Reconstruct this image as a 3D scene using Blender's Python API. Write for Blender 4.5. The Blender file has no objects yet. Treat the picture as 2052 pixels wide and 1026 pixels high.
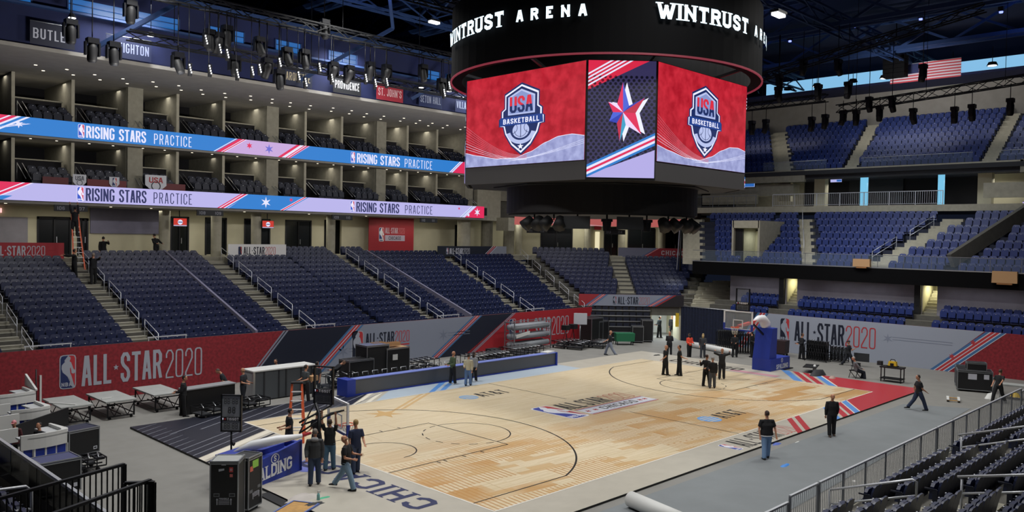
import bpy, bmesh, math, random
from mathutils import Vector, Matrix
random.seed(7)
S = bpy.context.scene
COL = S.collection
PI = math.pi
RT2 = 2 ** .5
# ---------------------------------------------------------------- camera
CAMP = Vector((-31.1469, -24.7229, 8.2087)); _y, _p, _r = .7781, -.0243, .0177
F_ = Vector((math.cos(_p) * math.cos(_y), math.cos(_p) * math.sin(_y), math.sin(_p)))
_rt = Vector((math.sin(_y), -math.cos(_y), 0)); _up = _rt.cross(F_)
R_ = _rt * math.cos(_r) + _up * math.sin(_r); U_ = -_rt * math.sin(_r) + _up * math.cos(_r)
cam = bpy.data.cameras.new('camera'); cam.sensor_width = 36; cam.lens = 1638.56 / 2052 * 36
cam.clip_start = .1; cam.clip_end = 400
co = bpy.data.objects.new('camera', cam); COL.objects.link(co)
m4 = Matrix.Identity(4)
for i in range(3):
    m4[i][0] = R_[i]; m4[i][1] = U_[i]; m4[i][2] = -F_[i]; m4[i][3] = CAMP[i]
co.matrix_world = m4; S.camera = co
# ---------------------------------------------------------------- world and exposure
S.view_settings.view_transform = 'Standard'; S.view_settings.look = 'None'
S.view_settings.gamma = 1; S.view_settings.use_curve_mapping = False; S.view_settings.exposure = 0.0
W = bpy.data.worlds.new('world'); S.world = W; W.use_nodes = True
W.node_tree.nodes['Background'].inputs[0].default_value = (.25, .35, .7, 1)
W.node_tree.nodes['Background'].inputs[1].default_value = .02
def area(name, loc, sx, sy, power, col=(1, 1, 1), rot=(0, 0, 0), spread=180):
    l = bpy.data.lights.new(name, 'AREA'); l.shape = 'RECTANGLE'; l.size = sx; l.size_y = sy
    l.energy = power; l.color = col; l.spread = math.radians(spread)
    o = bpy.data.objects.new(name, l); o.location = loc; o.rotation_euler = rot; COL.objects.link(o); return o
# arena sports lights hung in the roof over the court
for ix, x in enumerate((-17, -6, 6, 17)):
    for iy, y in enumerate((-10, 0, 10)):
        area('sports_light', (x, y, 21.0), 2.2, 2.2, 800, (1, .985, .95), spread=140)
for x in (-14, 0, 12): area('stand_light', (x, 21, 20.5), 3, 1.5, 330, (.95, .97, 1), rot=(math.radians(16), 0, 0), spread=120)
area('corner_light', (21, 19, 20.5), 3, 2, 420, (.95, .97, 1), spread=140)
for y in (-8, 4): area('end_stand_light', (31, y, 21), 2, 3, 150, (.9, .95, 1), rot=(0, math.radians(-30), 0), spread=130)
area('near_light', (-6, -19, 19.5), 8, 2, 420, (1, .99, .97), spread=140)
# concourse and suite lights under their ceilings
for x in (-15, -5, 5, 14): area('concourse_light', (x, 31.5, 9.5), 7, .5, 70, (1, .95, .8))
for x in (-16, -9.6, -3, 3, 9.6, 15):
    area('suite_light', (x, 31.2, 17.2), 4, .6, 38, (1, .93, .82)); area('suite_light', (x, 31.2, 13.35), 4, .6, 30, (1, .93, .82))
for u in (-4, 2, 8): area('concourse_light', ((41 + u) / RT2, (41 - u) / RT2, 9.75), 3, 1, 75, (1, .96, .82))
for y in (-6, 3, 10): area('concourse_light', (39, y, 13.2), .6, 5, 60, (1, .97, .9))
for y in (4.2, -5.7):
    area('stair_light', (30.7, y, 5.28), .9, .7, 30, (1, .95, .62))
area('balcony_fill', (14, -2, 19), 2, 4, 120, (.85, .92, 1), rot=(0, math.radians(-58), 0), spread=50)  # added fill aimed at the balcony to brighten its seats, not a fixture
area('vomitory_light', (31.6, 8.2, 9.0), 1.2, .8, 30, (.95, 1, .85))
area('tunnel_light', (26.0, 14.2, 2.15), 1.2, 1.2, 110, (.85, .95, 1))
for x in (-16, -6, 4, 14): area('soffit_fill', (x, 11, 12.5), 2.5, .5, 520, (1, .97, .93), rot=(math.radians(125), 0, 0), spread=150)  # added upward fill standing in for court bounce on the soffit
for y in (-9, -1, 6): area('under_balcony_fill', (28.4, y, 5.25), .3, 5, 8, (.95, .95, 1))  # added fill so the grey wall below the balcony is not dark
for x, y in ((-18, 8), (-2, 16), (14, 8), (-12, -6), (30, 10), (32, -10)): area('roof_blue_fill', (x, y, 22.3), 3, 3, 130, (.2, .38, 1), rot=(PI, 0, 0))  # added blue fill giving the roof and trusses a faint bluish tone
for y in (-9, 2, 13): area('upper_wall_fill', (38.5, y, 18.2), .5, 8, 70, (1, .95, .88), rot=(0, math.radians(-118), 0))  # added fill to brighten the grey wall above the upper deck
area('corner_stair_fill', (28.2, 13.6, 5.3), 1.5, 1.5, 30, (1, 1, .95))  # added fill that lifts the otherwise dark corner stair
area('flag_fill', (31, -1, 18), 2, 2, 260, (1, .97, .95), rot=(0, math.radians(-115), 0), spread=90)  # added fill to brighten the hanging flag, no real fixture
# ---------------------------------------------------------------- materials
def lin(h):
    if isinstance(h, str):
        h = h.lstrip('#'); c = [int(h[i:i + 2], 16) / 255 for i in (0, 2, 4)]
        return tuple(((v + .055) / 1.055) ** 2.4 if v > .04045 else v / 12.92 for v in c)
    return h
MATS = {}
def M(name, col=None, rough=.6, metal=0., emit=0., noise=None, alpha=None, bump=0, spec=.5):
    if name in MATS: return MATS[name]
    m = bpy.data.materials.new(name); m.use_nodes = True; nt = m.node_tree; b = nt.nodes['Principled BSDF']
    c = lin(col) + (1,)
    b.inputs['Base Color'].default_value = c; b.inputs['Roughness'].default_value = rough
    b.inputs['Metallic'].default_value = metal; b.inputs['Specular IOR Level'].default_value = spec
    m.diffuse_color = c
    if noise:
        sc, amt = noise
        tc = nt.nodes.new('ShaderNodeTexCoord'); n = nt.nodes.new('ShaderNodeTexNoise'); n.inputs['Scale'].default_value = sc
        n.inputs['Detail'].default_value = 5; nt.links.new(tc.outputs['Object'], n.inputs['Vector'])
        r = nt.nodes.new('ShaderNodeMapRange'); r.inputs['To Min'].default_value = 1 - amt; r.inputs['To Max'].default_value = 1 + amt
        r.inputs['From Min'].default_value = .3; r.inputs['From Max'].default_value = .7
        nt.links.new(n.outputs[0], r.inputs['Value'])
        x = nt.nodes.new('ShaderNodeVectorMath'); x.operation = 'SCALE'; x.inputs[0].default_value = c[:3]
        nt.links.new(r.outputs[0], x.inputs['Scale']); nt.links.new(x.outputs[0], b.inputs['Base Color'])
        if bump:
            bp = nt.nodes.new('ShaderNodeBump'); bp.inputs['Strength'].default_value = bump
            nt.links.new(n.outputs[0], bp.inputs['Height']); nt.links.new(bp.outputs[0], b.inputs['Normal'])
    if emit:
        b.inputs['Emission Color'].default_value = c; b.inputs['Emission Strength'].default_value = emit
        b.inputs['Base Color'].default_value = (.01, .01, .01, 1)
    if alpha is not None: b.inputs['Alpha'].default_value = alpha
    MATS[name] = m; return m
def flat(h, emit=0, rough=.6):
    "plain paint / print (or lit screen) colour"
    return M(('screen_' if emit else 'print_') + h.strip('#') + ('_%g' % emit if emit else ''), h, rough, emit=emit)
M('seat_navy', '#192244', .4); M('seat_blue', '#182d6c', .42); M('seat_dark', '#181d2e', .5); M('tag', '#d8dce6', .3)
M('concrete', '#8f8c7e', .85, noise=(3, .12)); M('concrete_light', '#aaa695', .85, noise=(3, .1)); M('concrete_dark', '#5d5b55', .9, noise=(3, .12))
M('steel', '#b9bcc0', .35, .8); M('rail', '#c9ccd2', .35, .3); M('black_metal', '#14151a', .45, .4); M('black', '#0d0e12', .6); M('char', '#26282d', .7)
M('truss_black', '#101216', .5, .3); M('truss_blue', '#1c3560', .6); M('soffit', '#8d8a84', .9, noise=(1.5, .08)); M('navy_wall', '#08143e', .85, noise=(.7, .2))
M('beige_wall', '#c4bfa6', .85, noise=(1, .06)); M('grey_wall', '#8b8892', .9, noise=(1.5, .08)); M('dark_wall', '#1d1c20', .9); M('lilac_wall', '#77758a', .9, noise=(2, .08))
M('floor_grey', '#82817d', .75, noise=(1.2, .07)); M('carpet', '#7b8083', .95, noise=(.8, .06)); M('ring_black', '#050507', .9, spec=.15); M('roof_dark', '#141d3a', .9)
M('apron', '#b3aea2', .45, noise=(1.5, .05)); M('pad_blue', '#20389c', .45); M('banner_red', '#84202a', .8, noise=(7, .32)); M('pad_dark', '#55575d', .5, noise=(60, .25)); M('white_paint', '#e4e6ea', .4)
M('white_plastic', '#d5d6d4', .5); M('orange', '#d8603a', .5); M('skin', '#b98468', .55); M('skin_pale', '#c99a80', .55); M('skin_dark', '#6f4a38', .55)
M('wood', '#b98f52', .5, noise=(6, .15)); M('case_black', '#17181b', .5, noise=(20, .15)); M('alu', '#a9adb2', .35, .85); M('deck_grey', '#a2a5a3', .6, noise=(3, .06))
M('nosing', '#b9b6a8', .8); M('tier_blue', '#23283a', .8); M('curtain', '#141c33', .9, noise=(8, .35)); M('yellow', '#d8b52c', .5); M('green', '#1e6b48', .6); M('brown', '#9a6a3c', .7); M('card', '#b58f66', .8)
M('glassy', '#8fa0b0', .12, alpha=.09, spec=.4); M('board_glass', '#c4cdd2', .05, alpha=.22, spec=.7); M('dark_glass', '#161a1c', .2, alpha=.8)
M('cyan_glow', '#7fcdf2', emit=.9); M('blue_glow', '#2f7fd6', emit=.55); M('pale_glow', '#7fb6dc', emit=1.1); M('rail_dim', '#7c8086', .45, .5); M('lamp_white', '#ffffff', emit=3.0); M('warm_spot', '#fff2d8', emit=2.2)
M('led_blue', '#7f8cff', emit=2.5); M('exit_glow', '#ffb9b4', emit=1.3); M('door_glow', '#fff3c8', emit=.8); M('letter_glow', '#dff4ff', emit=1.6)
def wood_court():
    m = bpy.data.materials.new('court_maple'); m.use_nodes = True; nt = m.node_tree; N = nt.nodes; L = nt.links; b = N['Principled BSDF']
    b.inputs['Roughness'].default_value = .38
    tc = N.new('ShaderNodeTexCoord')
    def mp(s, r=0):
        a = N.new('ShaderNodeMapping'); a.inputs['Scale'].default_value = s; a.inputs['Rotation'].default_value = (0, 0, r); L.new(tc.outputs['Object'], a.inputs[0]); return a.outputs[0]
    pl = N.new('ShaderNodeTexBrick'); L.new(mp((1, 1, 1)), pl.inputs[0])      # maple strips laid along the court
    pl.inputs['Scale'].default_value = 1; pl.inputs['Brick Width'].default_value = 1.2; pl.inputs['Row Height'].default_value = .06; pl.inputs['Mortar Size'].default_value = .002
    pl.inputs['Color1'].default_value = lin('#dccdb0') + (1,); pl.inputs['Color2'].default_value = lin('#d0be9b') + (1,); pl.inputs['Mortar'].default_value = lin('#c0ae8c') + (1,)
    # city-plan graphic: stained blocks and thin streets, printed on the near sideline half
    def block(scale, thr, w=.02):
        v = N.new('ShaderNodeTexVoronoi'); v.distance = 'CHEBYCHEV'; v.inputs['Scale'].default_value = scale; L.new(mp((1, .6, 1), .35), v.inputs[0])
        s = N.new('ShaderNodeSeparateColor'); L.new(v.outputs['Color'], s.inputs[0])
        g = N.new('ShaderNodeMath'); g.operation = 'GREATER_THAN'; g.inputs[1].default_value = thr; L.new(s.outputs[0], g.inputs[0]); return g.outputs[0]
    sep = N.new('ShaderNodeSeparateXYZ'); L.new(tc.outputs['Object'], sep.inputs[0])
    mask = N.new('ShaderNodeMapRange'); mask.inputs['From Min'].default_value = .5; mask.inputs['From Max'].default_value = -4.0; L.new(sep.outputs['Y'], mask.inputs['Value'])
    def bricks(w, h, off, rot, lo):
        t = N.new('ShaderNodeTexBrick'); L.new(mp((1, 1, 1), rot), t.inputs[0]); t.inputs['Scale'].default_value = 1; t.inputs['Brick Width'].default_value = w; t.inputs['Row Height'].default_value = h; t.inputs['Mortar Size'].default_value = 0; t.offset = off; t.inputs['Color1'].default_value = (0, 0, 0, 1); t.inputs['Color2'].default_value = (1, 1, 1, 1)
        g = N.new('ShaderNodeMath'); g.operation = 'GREATER_THAN'; g.inputs[1].default_value = lo; L.new(t.outputs['Color'], g.inputs[0]); return g.outputs[0]
    nz = N.new('ShaderNodeTexNoise'); nz.inputs['Scale'].default_value = .22; nz.inputs['Detail'].default_value = 2; L.new(mp((1, 1, 1)), nz.inputs[0])
    nr = N.new('ShaderNodeMapRange'); nr.inputs['From Min'].default_value = .36; nr.inputs['From Max'].default_value = .5; L.new(nz.outputs[0], nr.inputs['Value'])
    def mul(a, c):
        x = N.new('ShaderNodeMath'); x.operation = 'MULTIPLY'
        for i, k in enumerate((a, c)):
            if isinstance(k, (int, float)): x.inputs[i].default_value = k
            else: L.new(k, x.inputs[i])
        return x.outputs[0]
    reg = mul(mask.outputs[0], nr.outputs[0])
    st = N.new('ShaderNodeTexBrick'); L.new(mp((1, 1, 1), PI / 2 + .1), st.inputs[0]); st.inputs['Scale'].default_value = 1
    st.inputs['Brick Width'].default_value = 7; st.inputs['Row Height'].default_value = .19; st.inputs['Mortar Size'].default_value = .04
    st.inputs['Color1'].default_value = (0, 0, 0, 1); st.inputs['Color2'].default_value = (0, 0, 0, 1); st.inputs['Mortar'].default_value = (1, 1, 1, 1)
    blk = block(.42, .66)
    def mix(a, col, fac):
        x = N.new('ShaderNodeMix'); x.data_type = 'RGBA'; L.new(fac, x.inputs['Factor']); L.new(a, x.inputs['A']); x.inputs['B'].default_value = lin(col) + (1,); return x.outputs['Result']
    hat = bricks(3.1, 1.7, .37, .12, .45)
    c = mix(pl.outputs['Color'], '#b5854a', mul(mul(mul(st.outputs['Color'], mask.outputs[0]), hat), .75))
    big_ = bricks(3.4, .75, .61, .10, .74); sm_ = bricks(1.15, .3, .43, .12, .8)
    c = mix(c, '#b98a4c', mul(mul(big_, reg), .8)); c = mix(c, '#c19a62', mul(mul(sm_, mask.outputs[0]), .6))
    ln = N.new('ShaderNodeTexBrick'); L.new(mp((1, 1, 1), .1), ln.inputs[0]); ln.inputs['Scale'].default_value = 1; ln.inputs['Brick Width'].default_value = 5.2; ln.inputs['Row Height'].default_value = 1.3; ln.inputs['Mortar Size'].default_value = .02; ln.offset = .3
    ln.inputs['Color1'].default_value = (0, 0, 0, 1); ln.inputs['Color2'].default_value = (0, 0, 0, 1); ln.inputs['Mortar'].default_value = (1, 1, 1, 1); c = mix(c, '#a98a5c', mul(ln.outputs['Color'], .45))
    L.new(c, b.inputs['Base Color']); MATS['court_maple'] = m
wood_court()
# ---------------------------------------------------------------- mesh helpers
class MB:
    def __init__(s): s.v = []; s.f = []; s.m = []; s.names = []; s.sm = []
    def mi(s, n):
        if n not in s.names: s.names.append(n)
        return s.names.index(n)
    def add(s, vs, fs, mat, smooth=False):
        b = len(s.v); s.v += [tuple(v) for v in vs]; k = s.mi(mat)
        for f in fs: s.f.append(tuple(b + i for i in f)); s.m.append(k); s.sm.append(smooth)
        return s
    def box(s, c, d, mat, rz=0, taper=1, M4=None):
        x, y, z = [k / 2 for k in d]; vs = []
        for sx, sy, sz in ((-1,-1,-1),(1,-1,-1),(1,1,-1),(-1,1,-1),(-1,-1,1),(1,-1,1),(1,1,1),(-1,1,1)):
            t = taper if sz > 0 else 1
            v = Vector((sx * x * t, sy * y * t, sz * z))
            if rz: v.rotate(Matrix.Rotation(rz, 3, 'Z'))
            if M4 is not None: v = M4 @ v
            vs.append(v + Vector(c))
        return s.add(vs, ((0,3,2,1),(4,5,6,7),(0,1,5,4),(1,2,6,5),(2,3,7,6),(3,0,4,7)), mat)
    def bar(s, p, q, w, h, mat, up=(0, 0, 1)):
        p = Vector(p); q = Vector(q); d = (q - p).normalized(); u = Vector(up)
        if abs(d.dot(u)) > .99: u = Vector((1, 0, 0))
        a = d.cross(u).normalized(); b = a.cross(d)
        vs = [e + a * (i * w / 2) + b * (j * h / 2) for e in (p, q) for i, j in ((-1,-1),(1,-1),(1,1),(-1,1))]
        return s.add(vs, ((0,1,2,3),(7,6,5,4),(0,4,5,1),(1,5,6,2),(2,6,7,3),(3,7,4,0)), mat)
    def tube(s, pts, r, mat, n=6, closed=False):
        pts = [Vector(p) for p in pts]; rings = []
        rr = r if isinstance(r, (list, tuple)) else [r] * len(pts)
        for i, p in enumerate(pts):
            a = pts[max(0, i - 1)]; b = pts[min(len(pts) - 1, i + 1)]; d = (b - a)
            d = d.normalized() if d.length > 1e-6 else Vector((0, 0, 1))
            u = Vector((0, 0, 1)) if abs(d.z) < .95 else Vector((1, 0, 0))
            x = d.cross(u).normalized(); y = x.cross(d)
            rings.append([p + (x * math.cos(2 * PI * k / n) + y * math.sin(2 * PI * k / n)) * rr[i] for k in range(n)])
        vs = [v for g in rings for v in g]; fs = []
        for i in range(len(rings) - 1):
            for k in range(n): fs.append((i * n + k, i * n + (k + 1) % n, (i + 1) * n + (k + 1) % n, (i + 1) * n + k))
        fs.append(tuple(range(n - 1, -1, -1))); fs.append(tuple((len(rings) - 1) * n + k for k in range(n)))
        return s.add(vs, fs, mat, True)
    def cyl(s, c, r, h, mat, n=16, r2=None):
        r2 = r if r2 is None else r2
        vs = [(c[0] + q * math.cos(2 * PI * k / n), c[1] + q * math.sin(2 * PI * k / n), c[2] + z) for q, z in ((r, 0), (r2, h)) for k in range(n)]
        fs = [(k, (k + 1) % n, n + (k + 1) % n, n + k) for k in range(n)] + [tuple(range(n - 1, -1, -1)), tuple(range(n, 2 * n))]
        return s.add(vs, fs, mat)
    def quad(s, a, b, c, d, mat): return s.add((a, b, c, d), ((0, 1, 2, 3),), mat)
    def poly(s, pts, mat): return s.add(pts, (tuple(range(len(pts))),), mat)
    def prism(s, pts, dv, mat):
        n = len(pts); dv = Vector(dv); a = [Vector(p) for p in pts]; vs = a + [p + dv for p in a]
        fs = [tuple(range(n - 1, -1, -1)), tuple(range(n, 2 * n))] + [(i, (i + 1) % n, n + (i + 1) % n, n + i) for i in range(n)]
        return s.add(vs, fs, mat)
    def mesh(s, name):
        me = bpy.data.meshes.new(name); me.from_pydata(s.v, [], s.f)
        for n in s.names: me.materials.append(MATS[n] if isinstance(n, str) else n)
        me.polygons.foreach_set('material_index', s.m); me.polygons.foreach_set('use_smooth', s.sm); me.update(); return me
    def build(s, name, parent=None, label=None, loc=None, rz=0):
        o = bpy.data.objects.new(name, s.mesh(name)); COL.objects.link(o)
        if parent is not None: o.parent = parent
        if loc is not None: o.location = loc
        if rz: o.rotation_euler = (0, 0, rz)
        if label: o['label'] = label
        return o
def tag(o, label, cat, group=None, kind=None):
    o['label'] = label; o['category'] = cat
    if group: o['group'] = group
    if kind: o['kind'] = kind
    return o
def thing(name, label, cat, loc=(0, 0, 0), rz=0, group=None):
    o = bpy.data.objects.new(name, None); COL.objects.link(o); o.empty_display_size = .3
    o.location = loc; o.rotation_euler = (0, 0, rz); return tag(o, label, cat, group)
def struct(name, mb, parent=None):
    o = mb.build(name, parent)
    if parent is None: o['kind'] = 'structure'
    return o
def put(me, name, parent, loc=(0, 0, 0), rz=0, label=None):
    o = bpy.data.objects.new(name, me); COL.objects.link(o); o.parent = parent; o.location = loc; o.rotation_euler = (0, 0, rz)
    if label: o['label'] = label
    return o
def copy_tree(o, parent=None):
    c = o.copy(); COL.objects.link(c); c.parent = parent
    for ch in o.children: copy_tree(ch, c)
    return c
def G(px, py, z=0.):
    "world point at height z that lies under a place measured in the photograph"
    d = F_ + R_ * ((px - 1026) / 1638.56) - U_ * ((py - 513) / 1638.56)
    t = (z - CAMP.z) / d.z; return CAMP + d * t
def PJ(p):
    d = Vector(p) - CAMP; z = d.dot(F_)
    return (1026 + 1638.56 * d.dot(R_) / z, 513 - 1638.56 * d.dot(U_) / z, z)
# ---------------------------------------------------------------- lettering drawn with strokes
def arc_rect(x0, y0, x1, y1, cx=.28, cy=.13, closed=True, start=0):
    P = [(x0 + cx, y1), (x1 - cx, y1), (x1 - cx * .25, y1 - cy * .25), (x1, y1 - cy), (x1, y0 + cy), (x1 - cx * .25, y0 + cy * .25), (x1 - cx, y0), (x0 + cx, y0), (x0 + cx * .25, y0 + cy * .25), (x0, y0 + cy), (x0, y1 - cy), (x0 + cx * .25, y1 - cy * .25)]
    return P + [P[0]] if closed else P
_O = arc_rect(0, 0, 1, 1)
GL = {
 'A': (1, [[(0, 0), (.38, 1), (.62, 1), (1, 0)], [(.16, .3), (.84, .3)]]), 'B': (1, [[(0, 0), (0, 1), (.7, 1), (1, .88), (1, .64), (.7, .52), (0, .52)], [(.7, .52), (1, .4), (1, .12), (.7, 0), (0, 0)]]),
 'C': (1, [[(1, .72), (1, .87), (.72, 1), (.28, 1), (0, .87), (0, .13), (.28, 0), (.72, 0), (1, .13), (1, .28)]]), 'D': (1, [[(0, 0), (0, 1), (.6, 1), (1, .82), (1, .18), (.6, 0), (0, 0)]]),
 'E': (.85, [[(1, 1), (0, 1), (0, 0), (1, 0)], [(0, .52), (.85, .52)]]), 'F': (.82, [[(1, 1), (0, 1), (0, 0)], [(0, .52), (.85, .52)]]),
 'G': (1, [[(1, .75), (1, .87), (.72, 1), (.28, 1), (0, .87), (0, .13), (.28, 0), (.72, 0), (1, .13), (1, .45), (.6, .45)]]), 'H': (1, [[(0, 0), (0, 1)], [(1, 0), (1, 1)], [(0, .5), (1, .5)]]),
 'I': (0, [[(.5, 0), (.5, 1)]]), 'J': (.8, [[(1, 1), (1, .13), (.72, 0), (.28, 0), (0, .13), (0, .25)]]), 'K': (1, [[(0, 0), (0, 1)], [(1, 1), (.1, .45)], [(.3, .55), (1, 0)]]),
 'L': (.82, [[(0, 1), (0, 0), (1, 0)]]), 'M': (1.3, [[(0, 0), (0, 1), (.5, .3), (1, 1), (1, 0)]]), 'N': (1.05, [[(0, 0), (0, 1), (1, 0), (1, 1)]]), 'O': (1, [_O]),
 'P': (1, [[(0, 0), (0, 1), (.7, 1), (1, .87), (1, .58), (.7, .45), (0, .45)]]), 'Q': (1, [_O, [(.6, .25), (1, 0)]]), 'R': (1, [[(0, 0), (0, 1), (.7, 1), (1, .87), (1, .62), (.7, .5), (0, .5)], [(.62, .5), (1, 0)]]),
 'S': (1, [[(1, .72), (1, .87), (.72, 1), (.28, 1), (0, .87), (0, .7), (.2, .58), (.8, .42), (1, .3), (1, .13), (.72, 0), (.28, 0), (0, .13), (0, .28)]]),
 'T': (.95, [[(0, 1), (1, 1)], [(.5, 1), (.5, 0)]]), 'U': (1, [[(0, 1), (0, .13), (.28, 0), (.72, 0), (1, .13), (1, 1)]]), 'V': (1.05, [[(0, 1), (.42, 0), (.58, 0), (1, 1)]]),
 'W': (1.45, [[(0, 1), (.22, 0), (.3, 0), (.5, .8), (.7, 0), (.78, 0), (1, 1)]]), 'Y': (1, [[(0, 1), (.5, .45), (1, 1)], [(.5, .45), (.5, 0)]]), 'X': (1, [[(0, 0), (1, 1)], [(0, 1), (1, 0)]]),
 '0': (1, [_O]), '2': (1, [[(0, .73), (0, .87), (.28, 1), (.72, 1), (1, .87), (1, .66), (0, .12), (0, 0), (1, 0)]]), '1': (.5, [[(.2, .85), (.7, 1), (.7, 0)]]),
 '6': (1, [[(1, .8), (1, .87), (.72, 1), (.28, 1), (0, .87), (0, .13), (.28, 0), (.72, 0), (1, .13), (1, .42), (.72, .55), (0, .55)]]), '7': (1, [[(0, 1), (1, 1), (.35, 0)]]),
 '8': (1, [arc_rect(0, 0, 1, .52), arc_rect(0, .52, 1, 1)]), '9': (1, [[(1, .5), (.28, .45), (0, .58), (0, .87), (.28, 1), (.72, 1), (1, .87), (1, .13), (.72, 0), (.28, 0), (0, .13)]]), '3': (1, [[(0, .85), (.28, 1), (.72, 1), (1, .87), (1, .62), (.7, .52), (.35, .52)], [(.7, .52), (1, .4), (1, .13), (.72, 0), (.28, 0), (0, .15)]]),
 '4': (1, [[(.8, 0), (.8, 1), (0, .3), (1, .3)]]), '&': (1.1, [[(1, 0), (.2, .75), (.3, .98), (.6, .98), (.68, .78), (.08, .38), (.08, .12), (.3, 0), (.7, .05), (1, .4)]]), "'": (.1, [[(.5, .8), (.5, 1)]]), '.': (.1, [[(.5, 0), (.5, .12)]]), ':': (.1, [[(.5, .2), (.5, .32)], [(.5, .62), (.5, .74)]]), '-': (.5, [[(0, .5), (1, .5)]]),
}
def stroke(pts, t, h, e0=True, e1=True):
    n = len(pts); closed = n > 3 and pts[0] == pts[-1]; L = []; Rr = []
    P = [Vector((p[0], p[1])) for p in pts]
    if closed: P = P[:-1]; n -= 1
    for i in range(n):
        a = P[(i - 1) % n] if (closed or i > 0) else None; b = P[(i + 1) % n] if (closed or i < n - 1) else None; p = P[i].copy()
        d1 = (p - a).normalized() if a is not None else None; d2 = (b - p).normalized() if b is not None else None
        if d1 is None or d2 is None:
            d = d2 if d1 is None else d1
            p += d * (t / 2) * (-1 if d1 is None else 1) * (1 if (e0 if d1 is None else e1) else 0); nn = Vector((-d.y, d.x)) * (t / 2)
        else:
            n1 = Vector((-d1.y, d1.x)); n2 = Vector((-d2.y, d2.x)); q = (n1 + n2)
            q = q.normalized() if q.length > 1e-5 else n1
            nn = q * (t / 2) / max(.5, q.dot(n1))
        L.append(p + nn); Rr.append(p - nn)
    out = []
    for i in range(n if closed else n - 1):
        j = (i + 1) % n
        out.append([(v.x, min(max(v.y, 0), h)) for v in (L[i], Rr[i], Rr[j], L[j])])
    return out
def text2d(s, h, w, t, gap, serif=False):
    x = 0; out = []
    for ch in s:
        if ch == ' ': x += w * .75; continue
        if ch == '*':
            r = h * .105; out.append([(x + r + (r if k % 2 == 0 else r * .42) * math.sin(k * PI / 5), h * .52 + (r if k % 2 == 0 else r * .42) * math.cos(k * PI / 5)) for k in range(10)]); x += 2 * r + gap; continue
        gw, st = GL[ch]; W = max(w * gw, t)
        for poly in st:
            pts = [(x + t / 2 + a * (W - t), t / 2 + b * (h - t)) for a, b in poly]
            ends = [poly[0][1] in (0, 1), poly[-1][1] in (0, 1)]
            if poly[0] == poly[-1]: out += stroke(pts, t, h)
            else:
                run = [pts[0]]; e0 = ends[0]
                for i in range(1, len(pts)):
                    run.append(pts[i])
                    if i < len(pts) - 1:
                        a_ = Vector(pts[i]) - Vector(pts[i - 1]); b_ = Vector(pts[i + 1]) - Vector(pts[i])
                        if a_.normalized().dot(b_.normalized()) < -.2: out += stroke(run, t, h, e0, True); run = [pts[i]]; e0 = True
                out += stroke(run, t, h, e0, ends[1])
            if serif:
                for e, f in ((0, 1), (-1, -2)):
                    a, b = pts[e], pts[f]
                    if poly[0] == poly[-1]: continue
                    if abs(a[1] - b[1]) > abs(a[0] - b[0]) * .8 and (poly[e][1] in (0, 1)):
                        yb = 0 if poly[e][1] == 0 else h - t * .32; out.append([(a[0] - t * 1.02, yb), (a[0] + t * 1.02, yb), (a[0] + t * 1.02, yb + t * .32), (a[0] - t * 1.02, yb + t * .32)])
                    elif abs(a[1] - b[1]) < 1e-6 and poly[e][1] in (0, 1):
                        sg = 1 if poly[e][1] == 0 else -1; yb = 0 if sg > 0 else h
                        out.append([(a[0] + t * .1, yb), (a[0] + t * .5, yb), (a[0] + t * .5, yb + sg * h * .3), (a[0] + t * .3, yb + sg * h * .3)])
        x += W + gap
    return out, x - gap
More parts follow.
